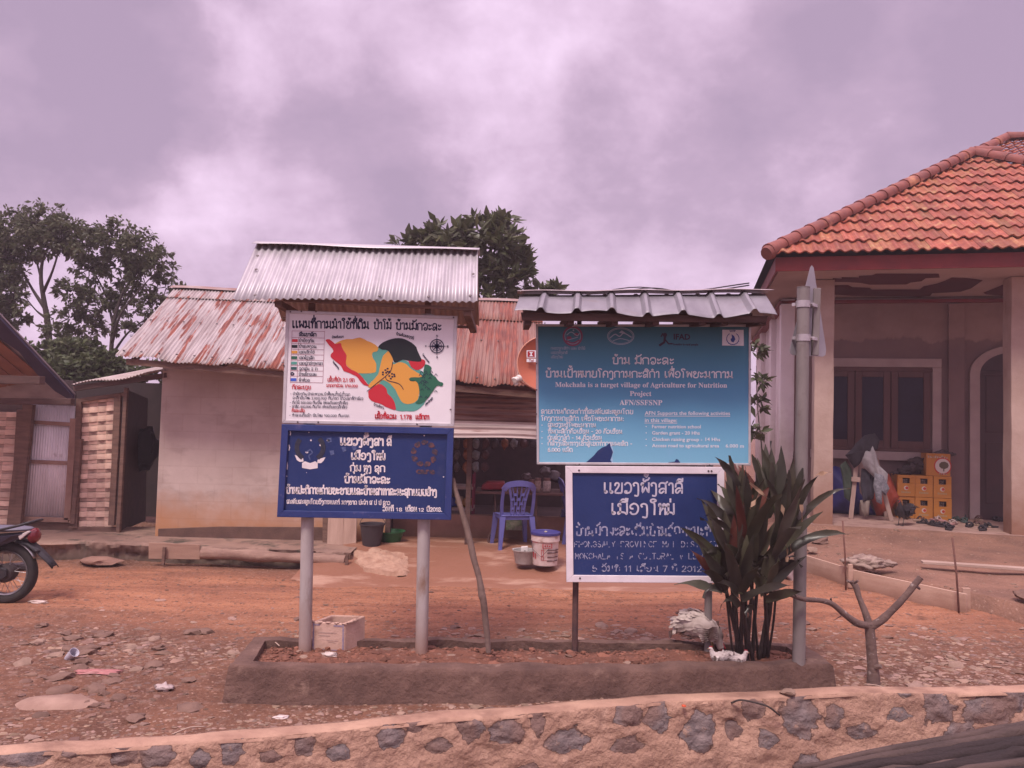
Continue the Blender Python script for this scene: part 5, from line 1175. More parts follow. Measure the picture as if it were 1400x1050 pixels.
sh = thing('snack_shelf', 'maroon metal shelf with snacks at the left of the shop opening', 'shelf', W(635, 738, 9.95))
b = MB(); SYY = 9.95
for px in (572, 646): 
    for o in (0, .4): p = W(px, 700, SYY); b.bar((p.x, SYY + o, FZ), (p.x, SYY + o, W(646, 648, SYY).z), .025, .025)
b.build('uprights', M_maroon, sh)
for py in (666, 695, 724):
    a = W(572, py, SYY); c = W(647, py, SYY); b = MB(); b.box(a.x, c.x, SYY - .02, SYY + .42, a.z - .012, a.z + .012 + .01); b.build('shelf_board', mat('shelf_board_pale', (.30, .22, .20)), sh)
b = MB()
snc = [(.30, .14, .03), (.04, .06, .25), (.25, .03, .04), (.35, .26, .18), (.05, .15, .16)]
for row, (py, n_) in enumerate(((694, 6), (723, 8))):
    for k in range(n_):
        q = W(580 + (k + .5) * 64 / n_, py, SYY + .06); cc = snc[(k * 2 + row) % 5]; s_ = MB(); s_.blob(q + Vector((0, 0, .07)), .075, k + row * 9, .3, 1.6, 2, (1, .5, 1)); o = s_.build('snack_packet', mat('snack_%d' % ((k * 2 + row) % 5), cc, tuple(c * .4 for c in cc), scale=20, rough=.3), smooth=True)
        tag(o, 'crumpled snack packet lying on the %s board of the maroon shelf' % ('middle', 'lowest')[row], 'packet', 'snacks on the %s shelf board' % ('middle', 'lowest')[row])
for k in range(11):                # strips of packets hung from the roof
    px = 625 + k * 13; q = W(px, 600, 9.9); n_ = 1 if k > 3 else 3
    o = MB()
    for j in range(n_): c = q + Vector((0, .02 * j, -.06 - .15 * j)); o.blob(c, .055, k * 3 + j, .3, 1.6, 2, (.9, .3, 1.25))
    o.tube([q + Vector((0, 0, .4)), q], .003, 4)
    cc = [(.10, .08, .09), (.30, .12, .06), (.26, .25, .26), (.12, .05, .05)][k % 4]; tag(o.build('hanging_packets', mat('hanging_%d' % (k % 4), cc, tuple(c * .5 for c in cc), scale=25, rough=.3), smooth=True), 'dim packets hanging on a string under the shop valance', 'packets', 'packets hung in the shop front')
b = MB(); p = W(705, 717, 9.6); b.box(p.x - .12, p.x + .14, 9.58, 9.74, p.z - .07, p.z + .05); tag(b.build('carton_box', mat('green_white_carton', (.36, .33, .27), (.12, .2, .10), scale=15), bev=.004), 'small pale carton on the low shop wall behind the blue chair legs', 'box')
# planks, bucket and basin by the house wall under the blue board
t = thing('plank_bench', 'upright pale plank box leaning at the house wall under the blue board', 'planks', G(466, 745, FZ))
for px0, px1 in ((449, 470), (470.6, 488)):
    b = MB(); b.prism([W(px0, 690, 9.15), W(px1, 690, 9.15), W(px1 - 1, 745, 9.1), W(px0 - 2, 745, 9.1)], (0, .03, 0)); b.build('plank', mat('pale_plank', (.47, .32, .25), (.36, .235, .18), scale=4, rough=.8, stretch=(4, 1, .5), bump=.2), t, bev=.004)
b = MB(); b.prism([W(441, 690, 9.24), W(448, 690, 9.24), W(448, 742, 9.2), W(441, 742, 9.2)], (0, .03, 0)); b.build('side_plank', M_wood, t)
pc = G(508, 746, FZ); b = MB(); b.lathe(pc, [(.105, 0), (.14, .24), (.15, .245), (.15, .26), (.135, .255), (.10, .02), (.001, .02)], 22); q = thing('dark_bucket', 'dark plastic bucket by the house wall beside the green basin', 'bucket', pc); b.build('bucket_body', mat('dark_bucket_plastic', (.045, .035, .040), rough=.5), q, smooth=40); b = MB(); b.tube([pc + Vector((.15 * math.cos(a), 0.02, .25 + .1 * math.sin(a))) for a in [R(k * 18) for k in range(11)]], .004, 5); b.build('handle', M_screw, q)
pc = G(534, 742, FZ); b = MB(); b.lathe(pc, [(.11, 0), (.155, .13), (.175, .135), (.175, .145), (.15, .14), (.10, .015), (.001, .015)], 24); tag(b.build('green_basin', mat('green_plastic', (.020, .10, .035), rough=.4), smooth=40), 'green plastic basin standing by the low shop wall', 'basin')

# ================================================================ bamboo shed with tin door, lean-to roof
SY = 9.6
sh = thing('bamboo_shed', 'woven bamboo shed with tin sheet door and thin sloping tin roof beside the rendered house', 'shed', W(120, 725, SY))
def weave(parent, name, quad, nx_, ny, m_, seed, depth=.018):
    """plaited bamboo slats: quad = tl,tr,br,bl in the place"""
    tl, tr, br, bl = map(Vector, quad); r_ = random.Random(seed); b = MB(); nrm = (tr - tl).cross(tl - bl).normalized()
    if nrm.y > 0: nrm = -nrm
    P = lambda u, v: tl.lerp(tr, u).lerp(bl.lerp(br, u), v)
    for j in range(ny):
        hgt = (1.22 if j % 2 == 0 else .80) + r_.uniform(-.12, .02); jx = r_.uniform(-.05, .05)
        for i in range(nx_):
            over = j % 2 == 0; mid_ = (i + j // 2 * (nx_ > 3)) % 2 == 1
            q = r_.uniform(.85, 1.1) * (.84 if mid_ and over else 1); k_ = .84 if mid_ else .58; b.tint = (q, q * .97, q * .93) if over else (q * k_, q * k_ * .9, q * k_ * .86)
            ex = .06 / nx_ if over else 0; u0, u1 = max(0, i / nx_ - ex), min(1, (i + 1) / nx_ + ex); v0, v1 = (j + .5 - hgt / 2) / ny, (j + .5 + hgt / 2) / ny
            n_ = 5; i0 = len(b.v)
            for k in range(n_ + 1):
                s_ = k / n_; h_ = depth * (1.2 * math.sin(math.pi * s_) ** .7 if over else (.35 if mid_ else -.35) * math.sin(math.pi * s_)); wv = .01 * r_.uniform(-1, 1) / ny * 4
                b.add([P(u0 + (u1 - u0) * s_, v0 + wv) + nrm * h_, P(u0 + (u1 - u0) * s_, (v0 + v1) / 2) + nrm * (h_ + .004), P(u0 + (u1 - u0) * s_, v1 + wv) + nrm * h_])
            for k in range(n_):
                for l in (0, 1): b.face((i0 + 3 * k + l, i0 + 3 * k + 3 + l, i0 + 3 * k + 4 + l, i0 + 3 * k + 1 + l))
    b.tint = (.35, .3, .28); o = -nrm * .02; b.quad(tl + o, tr + o, br + o, bl + o)
    return b.build(name, m_, parent, smooth=30)
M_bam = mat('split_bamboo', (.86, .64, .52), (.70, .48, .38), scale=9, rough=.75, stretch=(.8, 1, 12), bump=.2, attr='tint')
weave(sh, 'woven_panel', (W(111, 546, SY), W(158, 541, SY), W(155, 719, SY), W(106, 719, SY)), 4, 27, M_bam, 3)
b = MB()
for (x0, y0, x1, y1, w_, o) in ((109, 545, 103, 722, 7, -.03), (110, 600, 100, 716, 6, -.05), (162, 538, 158, 626, 9, -.04), (158, 626, 153, 718, 8, -.06), (173, 530, 162, 730, 5, -.05)):
    p, q = W(x0, y0, SY + o), W(x1, y1, SY + o); b.bar(p, q, w_ * PX(SY), .05, (0, 1, 0))
b.bar(W(112, 547, SY - .03), W(172, 539, SY - .03), .05, .05); b.bar(W(95, 723, SY - .01), W(160, 724, SY - .01), .06, .06)
b.build('timber_frame', M_wood, sh, bev=.004)
dr = MB(); DQ = SY - .02
A, B, C, D = W(33, 708, DQ), W(93, 709, DQ), W(103, 555, DQ), W(45, 553, DQ)
dr.corr(A, B, C, D, .032, .006, nv=2, sub=6); door = dr.build('tin_door', mat('door_tin', (.80, .74, .75), (.62, .56, .57), scale=5, rough=.42, metal=.12, coords='uv', stretch=(1, .3, 1), c3=(.26, .19, .17), s3=4, lo3=.6, hi3=.75), sh, smooth=True, solid=.001)
b = MB()
for (x0, y0, x1, y1, w_) in ((43, 577, 96, 580, 5), (39, 631, 92, 633, 5), (31, 709, 94, 711, 6), (101, 572, 92, 711, 9)):
    b.bar(W(x0, y0, DQ - .02), W(x1, y1, DQ - .02), w_ * PX(SY), .025, (0, 1, 0))
b.build('door_battens', mat('door_batten', (.34, .21, .16), (.25, .145, .11), scale=6, rough=.85, bump=.3), door, bev=.003)
b = MB(); b.prism([W(30, 713, SY), W(100, 715, SY), W(97, 730, SY), W(27, 728, SY)], (0, .03, 0)); b.build('door_sill', M_wood, sh)
b = MB(); LA, LB = W(98, 526, 9.44), W(226, 507.5, 9.30); LC, LD = LB + Vector((.2, 2.6, .42)), LA + Vector((0, 2.6, .42)); b.corr(LA, LB, LC, LD, .046, .008, nv=2, sub=6, sag=lambda u, v: .02 * math.sin(u * 9) * (1 - v))
b.build('roof', mat('pale_lean_to_tin', (.50, .42, .40), (.36, .27, .25), scale=4, rough=.6, coords='uv'), sh, smooth=True, solid=.002)
b = MB(); b.bar(LA + Vector((0, .07, -.045)), LB + Vector((0, .07, -.045)), .05, .06); b.build('roof_beam', M_woodh, sh)
side = (W(170, 532, SY + .02), W(200, 545, 11.2), W(197, 712, 11.2), W(162, 726, SY + .02)); weave(sh, 'side_panel', side, 6, 20, mat('shaded_bamboo', (.20, .12, .10), (.14, .08, .07), scale=9, rough=.8, attr='tint'), 8)  # same bamboo in a darker colour that carries the shade of the gap
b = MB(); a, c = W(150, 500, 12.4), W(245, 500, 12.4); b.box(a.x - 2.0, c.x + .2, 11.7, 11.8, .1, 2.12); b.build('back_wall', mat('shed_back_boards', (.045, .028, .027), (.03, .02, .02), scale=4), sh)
b = MB(); b.blob(W(196, 612, 10.6), .24, 3, .35, 1.3, 3, (.8, .5, 1.3)); b.tube([W(182, 582, 10.55), W(184, 600, 10.5), W(190, 612, 10.45)], .012, 6); b.tube([W(208, 590, 10.55), W(212, 602, 10.5), W(207, 620, 10.45)], .02, 6); tag(b.build('hanging_bag', mat('black_bag_cloth', (.030, .026, .032), rough=.6), smooth=True), 'black bag hanging in the dark gap between shed and rendered house', 'bag')

# ================================================================ hut at the left edge with a blue bargeboard
ht = thing('gable_hut', 'bamboo walled hut with dark blue bargeboard and rusty tin soffit at the left edge', 'hut', W(10, 725, SY - .1))
E0 = W(103, 540, 9.42); SL_ = .75
def RP(px, py, dz=0.0):        # a photo point on the roof plane, which rises towards the track
    d = ray(px, py); q = (E0.z + dz - H0 + SL_ * E0.y) / (d.z + SL_ * d.y); return CAM + d * q
b = MB(); far = [E0 + Vector((-.3, .5, -.375)), E0 + Vector((-6, .5, -.375))]
b.prism([RP(-70, 355), E0, *far, Vector((E0.x - 6, RP(-70, 355).y, RP(-70, 355).z))], (0, 0, .02)); b.build('roof', mat('hut_roof_tin', (.42, .37, .38), (.30, .26, .27), scale=5, rough=.5, metal=.2), ht)
b = MB(); b.prism([RP(-70, 357, -.012), RP(102, 540.5, -.012), RP(102, 547, -.012), RP(75, 531, -.012), RP(50, 507, -.012), RP(26, 477, -.012), RP(0, 459, -.012), RP(-70, 405, -.012)], (0, 0, -.035)); b.build('bargeboard', mat('blue_black_board', (.045, .042, .085), (.065, .055, .095), scale=4, rough=.6, bump=.2), ht, bev=.003)
b = MB()
pa, pb_, pc_, pd = RP(-70, 405, -.02), RP(60, 516, -.02), RP(-140, 530, -.02), RP(-160, 420, -.02)
e_ = (pb_ - pa); ev = Vector((-1, .25, -.05))
b.corr(pa + ev * 2.0, pa, pb_, pb_ + ev * 2.0, .16, .010, nv=1, sub=6, wav=None)
b.v = [Vector((v.x, v.y, E0.z - .028 + SL_ * (E0.y - v.y) + (v.z % .009))) for v in b.v]
b = MB(); n_ = 14
for k in range(n_):            # boards under the overhang, running with the edge
    o0, o1 = ev * (.17 * k), ev * (.17 * k + .155); f_ = lambda p: Vector((p.x, p.y, E0.z - .024 + SL_ * (E0.y - p.y)))
    b.prism([f_(pa + o0), f_(pb_ + o0), f_(pb_ + o1), f_(pa + o1)], (0, 0, -.014))
b.build('soffit_boards', mat('rusty_soffit', (.30, .14, .085), (.20, .09, .06), scale=4, rough=.8), ht, bev=.003)
b = MB(); a, c = W(-190, 516, 8.1), W(58, 520, 8.1); b.bar(a, c, .10, .085, (0, 0, 1)); a, c = W(-190, 548, HYH) if False else W(-190, 548, 9.0), W(100, 549, 9.0); b.bar(a, c, .09, .07); b.build('beam', M_woodh, ht, bev=.004)
b = MB(); b.prism([W(-200, 500, SY + .1), W(100, 520, SY + .1), W(104, 552, SY + .1), W(42, 556, SY + .1), W(-200, 575, SY + .1)], (0, .03, 0)); b.build('gable_wall', mat('dark_gable', (.050, .030, .030), (.035, .022, .023), scale=3), ht)
weave(ht, 'woven_wall', (W(-130, 562, SY - .08), W(27, 564, SY - .08), W(13, 722, SY - .08), W(-140, 722, SY - .08)), 9, 26, M_bam, 12)
b = MB()
for (x0, y0, x1, y1, w_) in ((40, 553, 22, 724, 14), (29, 560, 24, 644, 8), (24, 644, 15, 724, 9)): b.bar(W(x0, y0, SY - .12), W(x1, y1, SY - .12), w_ * PX(SY), .07, (0, 1, 0))
b.build('corner_post', M_wood, ht, bev=.005)
b = MB(); b.bar(W(-140, 726, SY - .1), W(27, 727, SY - .1), .07, .06); b.build('sill_beam', M_wood, ht)
# ================================================================ right house: columned porch under a red tiled hip roof
PZ = .35
HO = G(1123, 715, PZ); YAW = R(13.5); HU, HV = Vector((math.cos(YAW), -math.sin(YAW), 0)), Vector((math.sin(YAW), math.cos(YAW), 0))
def H(u, v, z): return Vector((HO.x, HO.y, 0)) + HU * u + HV * v + Vector((0, 0, z))
def onv(px, py, v):            # photo point on the house plane at inner distance v
    d = ray(px, py); k = (H(0, v, 0) - CAM).dot(HV) / d.dot(HV); p = CAM + d * k; q = p - Vector((HO.x, HO.y, 0)); return q.dot(HU), p.z
def hbox(b, u0, u1, v0, v1, z0, z1): b.obox(H((u0 + u1) / 2, (v0 + v1) / 2, (z0 + z1) / 2), HU * (u1 - u0) / 2, HV * (v1 - v0) / 2, Vector((0, 0, (z1 - z0) / 2)))
M_col = mat('mud_stained_column', (.47, .345, .29), (.38, .265, .215), scale=2.2, rough=.9, bump=.5, bscale=14, c3=(.25, .15, .12), s3=3.5, lo3=.60, hi3=.72, st3=(1, 1, .25), dirt=((.26, .135, .09), .38, 1.25))
M_ochre = mat('porch_wall', (.235, .165, .155), (.20, .135, .13), scale=1.5, rough=.9, bump=.2)
def pw_extra(t, n, lk, p, noi, ramp_, mixc, c):           # bare cement above, painted below a ragged line
    sp = n('ShaderNodeSeparateXYZ'); lk(n('ShaderNodeNewGeometry').outputs['Position'], sp.inputs[0])
    a = n('ShaderNodeMath', operation='MULTIPLY_ADD'); lk(noi(2.6, (1, 1, .3), 6, .6), a.inputs[0]); a.inputs[1].default_value = .45; lk(sp.outputs[2], a.inputs[2])
    f = ramp_(a.outputs[0], 3.36, 3.40); cem = mixc(ramp_(noi(2, (1, 1, 1)), .4, .65), (.34, .235, .20), (.27, .18, .155))
    lk(mixc(f, c, cem), p.inputs['Base Color'])
M_pwall = mat('half_painted_porch_wall', (.225, .150, .138), (.185, .12, .115), scale=1.8, rough=.9, bump=.2, extra=pw_extra)
M_trimm = mat('maroon_trim', (.24, .035, .032), (.18, .028, .028), scale=4, rough=.6)
M_cream = mat('pale_surround', (.42, .33, .30), (.34, .26, .24), scale=3, rough=.85, bump=.2)
M_side = mat('whitewashed_side', (.80, .73, .72), (.72, .64, .63), scale=1.4, rough=.9, bump=.2, dirt=((.40, .31, .29), .9, 2.1), c3=(.55, .46, .45), s3=2.5, lo3=.60, hi3=.75, st3=(1, 1, .2))
M_ceil = mat('porch_ceiling', (.50, .40, .39), (.44, .34, .33), scale=2, rough=.9)
M_floor = mat('porch_floor', (.35, .22, .18), (.26, .16, .13), scale=3, rough=.85, bump=.4, c3=(.2, .11, .09), s3=6, lo3=.55, hi3=.65)
CZ, VW, UE, VE = 3.84, 1.62, -.75, -.9
hr = thing('tiled_roof_house', 'red tiled hip roof house with mud stained columns and a shaded porch', 'house', H(2, .5, 0))
uw, _ = onv(1077, 500, VW)
b = MB(); hbox(b, uw, 7.2, VW, VW + .2, PZ - .2, CZ); b.build('porch_wall', M_pwall, hr, bev=.006)
b = MB(); hbox(b, uw - .003, uw + .2, VW + .203, 8.5, 0, CZ); hbox(b, uw - .12, uw + .10, VW - .06, VW + .197, 0, CZ - .02); hbox(b, uw - .10, uw + .05, VW + 1.9, VW + 2.3, 0, CZ - .02); hbox(b, uw - .10, uw + .05, VW + 4.2, VW + 4.6, 0, CZ - .02); b.build('side_wall', M_side, hr, bev=.012)
b = MB(); hbox(b, -.35, 7.2, -.22, VW - .003, PZ - .30, PZ); b.build('porch_floor', M_floor, hr, bev=.02)
for u0, w_ in ((0, .26), (2.72, .30), (5.4, .28)):
    b = MB(); n_ = 10
    if u0 == 2.72: u0 = onv(1394, 700, 0)[0]
    for k in range(n_ + 1):
        z = PZ - .05 + (CZ - PZ + .04) * k / n_
        for a, c in ((-1, -1), (1, -1), (1, 1), (-1, 1)):
            p = H(u0 + a * w_ / 2, c * w_ / 2, z); b.v.append(p + HU * .008 * noise.noise(p * 2) + HV * .006 * noise.noise(p * 3))
    for k in range(n_):
        for j in range(4): b.face((k * 4 + j, k * 4 + (j + 1) % 4, k * 4 + 4 + (j + 1) % 4, k * 4 + 4 + j))
    b.build('column', M_col, hr, bev=.010)
b = MB(); hbox(b, UE + .05, 7.2, VE + .05, 8.5, CZ, CZ + .06); b.build('ceiling', M_ceil, hr)
def onceil(px, py, dz=-.005): return G(px, py, CZ + dz)
def zc_(pts): return [(1000 + x / 3.3875, 170 + y / 3.3875) for x, y in pts]
b = MB()
for P in ([(470, 712), (510, 715), (510, 708), (590, 710), (590, 702), (650, 699), (670, 692), (960, 692), (965, 710), (900, 713), (880, 727), (830, 733), (810, 742), (640, 743), (600, 735), (550, 732), (470, 730)], [(470, 746), (540, 744), (560, 754), (640, 757), (650, 765), (870, 765), (890, 750), (950, 738), (990, 724), (1020, 710), (1090, 712), (1130, 716), (1165, 722), (1110, 760), (1060, 776), (930, 783), (920, 795), (870, 800), (800, 798), (560, 795), (470, 788)], [(1165, 780), (1240, 750), (1262, 740), (1262, 795), (1180, 788)]):
    b.poly([onceil(x, y) for x, y in zc_(P)])
b.build('ceiling_pattern', mat('maroon_ceiling_paint', (.115, .032, .040), (.09, .028, .035), scale=3), hr)
b = MB(); hbox(b, uw - .14, 7.2, VW - .09, VW - .003, CZ - .10, CZ - .05); hbox(b, uw - .15, uw - .004, VW - .09, 8.4, CZ - .10, CZ - .05); b.build('cornice', M_trimm, hr)
b = MB(); hbox(b, UE, 7.6, VE, VE + .03, CZ - .02, CZ + .17); hbox(b, UE, UE + .03, VE + .032, 9.2, CZ - .02, CZ + .17); b.build('fascia', M_trimm, hr, bev=.004)
# window
wu0, wz1 = onv(1128, 503, VW); wu1, _ = onv(1272, 503, VW); wz0 = onv(1200, 614, VW)[1]
b = MB()
hbox(b, wu0 - .15, wu1 + .15, VW - .05, VW - .003, wz1 + .02, wz1 + .16); hbox(b, wu1 + .02, wu1 + .15, VW - .05, VW - .003, wz0 - .03, wz1 + .018); hbox(b, wu0 - .15, wu0 - .02, VW - .05, VW - .003, wz0 - .03, wz1 + .018); hbox(b, wu0 - .22, wu1 + .22, VW - .10, VW - .003, wz0 - .17, wz0 - .032)
wn = b.build('window_surround', M_cream, hr, bev=.008)
M_wfr = mat('red_brown_window_frame', (.115, .048, .040), (.085, .036, .032), scale=6, rough=.5, stretch=(1, 1, .2))
M_glass = mat('dark_window_glass', (.020, .014, .026), (.028, .022, .045), scale=1.2, rough=.25, spec=.12)
dv = [wu0, onv(1168, 550, VW)[0], onv(1217, 550, VW)[0], wu1]
b = MB(); hbox(b, wu0 - .018, wu1 + .018, VW - .045, VW - .004, wz1 - .05, wz1 + .018); hbox(b, wu0 - .018, wu1 + .018, VW - .045, VW - .004, wz0 - .028, wz0 + .02)
for k in range(3):
    a, c = dv[k] + .008, dv[k + 1] - .008
    for x0, x1, z0, z1 in ((a, a + .10, wz0 + .021, wz1 - .051), (c - .10, c, wz0 + .021, wz1 - .051), (a + .101, c - .101, wz0 + .021, wz0 + .14), (a + .101, c - .101, wz1 - .14, wz1 - .051)): hbox(b, x0, x1, VW - .042, VW - .005, z0, z1)
wf = b.build('window_frame', M_wfr, wn, bev=.006)
for k in range(3): b = MB(); hbox(b, dv[k] + .105, dv[k + 1] - .105, VW - .022, VW - .008, wz0 + .138, wz1 - .138); b.build('pane', M_glass, wn)
b = MB(); hbox(b, dv[0] + .02, dv[3] - .02, VW - .004, VW - .002, wz0 + .022, wz1 - .05); b.build('window_reveal', M_wfr, wn)
# pilaster and beam patch
b = MB(); pu0, pu1 = onv(1295, 600, VW)[0], onv(1317, 600, VW)[0]; hbox(b, pu0, pu1, VW - .07, VW - .003, PZ, CZ - .12); b.build('pilaster', M_pwall, hr, bev=.006)
# arched door
du0, du1 = onv(1338, 600, VW)[0], onv(1400, 600, VW)[0] + .28; dz = onv(1338, 512, VW)[1]; mid, rad_ = (du0 + du1) / 2, (du1 - du0) / 2
def arch(r_, n_=20, z0=PZ): return [(mid - r_, z0)] + [(mid - r_ * math.cos(math.pi * k / n_), dz + r_ * .75 * math.sin(math.pi * k / n_)) for k in range(n_ + 1)] + [(mid + r_, z0)]
b = MB(); A, B = arch(rad_ + .14), arch(rad_)
for k in range(len(A) - 1): b.prism([H(A[k][0], VW - .06, A[k][1]), H(A[k + 1][0], VW - .06, A[k + 1][1]), H(B[k + 1][0], VW - .06, B[k + 1][1]), H(B[k][0], VW - .06, B[k][1])], HV * .056)
ds = b.build('door_surround', M_cream, hr)
b = MB(); b.prism([H(x, VW - .02, z) for x, z in arch(rad_ - .002)], HV * .017); M_door = mat('dark_red_door', (.060, .026, .027), (.045, .02, .022), scale=3, rough=.5)
b.build('door', M_door, ds)
b = MB()
for x in (-.5, 0.02): hbox(b, mid + x * rad_ * 1.6, mid + x * rad_ * 1.6 + rad_ * .7, VW - .034, VW - .021, PZ + .25, PZ + 1.2); hbox(b, mid + x * rad_ * 1.6, mid + x * rad_ * 1.6 + rad_ * .7, VW - .034, VW - .021, PZ + 1.35, dz)
hbox(b, mid - rad_ * .98, mid + rad_ * .98, VW - .04, VW - .021, dz - .02, dz + .06); b.build('door_panels', M_door, ds, bev=.01)
# ---- tiled roof: porch hip in front of the main hip
M_tile = mat('clay_tile', (.36, .098, .052), (.26, .064, .04), scale=14, rough=.65, attr='tint', c3=(.43, .20, .095), s3=6.5, lo3=.55, hi3=.72, bump=.15, bscale=30, st3=(1, 1, 1))
M_ridge = mat('ridge_tile', (.25, .075, .055), (.17, .055, .045), scale=7, rough=.65, bump=.3, c3=(.44, .19, .10), s3=3, lo3=.58, hi3=.7)
e0 = H(UE - .12, VE - .12, CZ + .17)
def hitv(px, py, v): u, z = onv(px, py, v); return H(u, v, z)
apex = hitv(1330, 214, 2.35); au, av = (apex - H(0, 0, 0)).dot(HU), 2.35; az = apex.z
ez = CZ + .19; ue0, ve0 = UE - .10, VE - .12; ue1 = 2 * au - ue0
rt = random.Random(21)
def slope(b, E0, E1, T0, T1, nrm, pitch=.142, rows=11, amp=.020):
    """tile courses on a face E0-E1 (eave) to T0-T1 (top); clipped by the hips"""
    wid = (E1 - E0).length; d = (E1 - E0) / wid; up = T0 - E0; up = up - d * up.dot(d); ln = up.length; up /= ln
    a0, a1 = (T0 - E0).dot(d), (T1 - E0).dot(d)
    nt = int(wid / pitch); ns = 6; rh = ln / rows
    for r_ in range(rows):
        s0, s1 = r_ * rh, (r_ + 1) * rh + rh * .12
        for c in range(nt + 1):
            q = rt.random(); v_ = rt.uniform(.68, 1.15); tint = (v_, v_ * (1 + .45 * q * q * q), v_ * (1 + .2 * q)); b.tint = tint
            for k in range(ns):
                xs_ = [(c + k / ns) * pitch, (c + (k + 1) / ns) * pitch]; P = []; ok = True; sm = []
                for x in xs_:
                    lim = ln
                    if x < a0: lim = min(lim, x / max(a0, 1e-6) * ln)
                    if x > a1: lim = min(lim, (wid - x) / max(wid - a1, 1e-6) * ln)
                    if lim <= s0 + .01: ok = False
                    sm.append(min(s1, lim))
                if not ok: continue
                for x, st, lift in ((xs_[0], s0, .036), (xs_[1], s0, .036), (xs_[1], sm[1], .036 - .034 * (sm[1] - s0) / (s1 - s0)), (xs_[0], sm[0], .036 - .034 * (sm[0] - s0) / (s1 - s0))):
                    w_ = math.sin((x / pitch) * 2 * math.pi); w_ = w_ if w_ > 0 else w_ * .8
                    P.append(E0 + d * x + up * (st - .02) + nrm * (lift + amp * w_ + .004 * math.sin(c * 7.7 + r_ * 3)))
                b.quad(*P)
                lip = [P[0] - nrm * .020, P[1] - nrm * .020, P[1], P[0]]; b.quad(*lip)
def face(E0, E1, T0, T1):
    n_ = (E1 - E0).cross(T0 - E0).normalized(); return n_ if n_.z > 0 else -n_
A, B = H(ue0, ve0, ez), H(ue1, ve0, ez)
b = MB(); slope(b, A, B, apex, apex, face(A, B, apex, apex)); roof = b.build('tile_roof', M_tile, hr, smooth=40)
b = MB(); Lb = H(ue0, 9.3, ez); T1 = H(au, 9.3, az); nl = face(Lb, A, apex, T1)
b.quad(Lb, A, apex, T1); Rb = H(ue1, 9.3, ez); b.quad(B, Rb, T1, apex); b.poly([Rb, Lb, T1]); b.build('roof_side_slopes', M_tile, roof)
# main roof behind: higher hip
mA = hitv(1335, 214, 3.2); mp_ = hitv(1376, 193, 4.1); mu = (mp_ - H(0, 0, 0)).dot(HU); d_ = (mp_ - mA)
mu_l = (mA - H(0, 0, 0)).dot(HU)
mA = hitv(1335, 214, 3.55)
b = MB(); Tt0 = mp_; E0_ = mp_ + (mA - mp_) * 1.5; E1_ = E0_ + HU * ((mp_ - E0_).dot(HU) * 2 + 3); Tt1 = Tt0 + HU * 3
slope(b, E0_, E1_, Tt0, Tt1, face(E0_, E1_, Tt0, Tt1), rows=10); b.tint = (.9, 1, 1); b.quad(E0_ + HV * 5, E0_, Tt0, Tt0 + HV * 3); b.build('main_roof', M_tile, roof, smooth=40)
def ridge_line(p, q, r_=.10, step=.30):
    b = MB(); d = q - p; ln = d.length; d /= ln; a = d.cross(Vector((0, 0, 1))).normalized(); up = a.cross(d); n_ = max(1, int(ln / step)); k = 0; st = ln / n_
    for k in range(n_):
        s0, s1 = p + d * (k * st), p + d * ((k + 1) * st + .06); i0 = len(b.v); m_ = 10
        lo, hi = r_ * 1.12, r_ * .92
        for c, rr_ in ((s0, lo), (s0 + d * .05, lo), (s0 + d * .055, lo * .95), (s1, hi)):
            for j in range(m_ + 1): t_ = math.pi * 1.25 * j / m_ - math.pi * .125; b.v.append(c + (a * math.cos(t_) + up * math.sin(t_) * .95) * rr_ + up * .015)
        for l in range(3):
            for j in range(m_): o = i0 + l * (m_ + 1) + j; b.face((o, o + 1, o + m_ + 2, o + m_ + 1))
        b.face([i0 + j for j in range(m_ + 1)][::-1])
    return b.build('ridge_tiles', M_ridge, roof, smooth=40)
up_ = Vector((0, 0, .05))
ridge_line(A + up_ * .5, apex + up_); ridge_line(B + up_ * .5, apex + up_); ridge_line(apex + up_ + HU * .02, apex + up_ + HU * .34 + HV * 0, .10)
ridge_line(E0_ + up_, Tt0 + up_); ridge_line(Tt0 + up_, Tt1 + up_)
b = MB(); b.tube([A + up_ * .4 - (apex - A).normalized() * .05, A + up_ * .5 + (apex - A).normalized() * .02], [.09, .11], 12); b.build('hip_end', M_ridge, roof, smooth=40)
# ---- dirt yard in front of the porch, with its form boards
def yz(u, v): return .30 - .10 * (1 - v) + .018 * noise.noise(Vector((u * 7, v * 4, 2))) + .008 * noise.noise(Vector((u * 22, v * 13, 2)))
Y0, Y1 = G(1060, 752, .22), G(1330, 812, .22); Y0b = G(1010, 745, .2)
Yd = (Y1 - Y0).normalized()
def yard(u, v):
    p = (Y0 - Yd * .9).lerp(Y1 + Yd * 3.5, u); q = H(-1.6, -.20, 0).lerp(H(5.5, -.20, 0), u); r_ = p.lerp(q, v); r_.z = yz(u, v) + .05 * sstep(.86, .97, v)
    if v < .01: r_.z -= .25
    return r_
def yard_extra(t, n, lk, p, noi, ramp_, mixc, c): 
    c = mixc(ramp_(noi(38, (1, 1, 1)), .58, .72), c, (.36, .23, .17)); c = mixc(ramp_(noi(26, (1, 1, 1)), .62, .72), c, (.10, .055, .04)); lk(c, p.inputs['Base Color'])
b = MB(); b.grid(yard, 150, 46); struct(b.build('yard_ground', mat('porch_yard_dirt', (.255, .132, .088), (.165, .086, .06), scale=2.4, rough=.92, bump=1.5, bscale=34, extra=yard_extra), smooth=True))
M_board = mat('pine_form_board', (.50, .34, .26), (.40, .255, .19), scale=3, rough=.8, stretch=(.6, .6, 5), bump=.25, dirt=((.25, .13, .09), .02, .24))
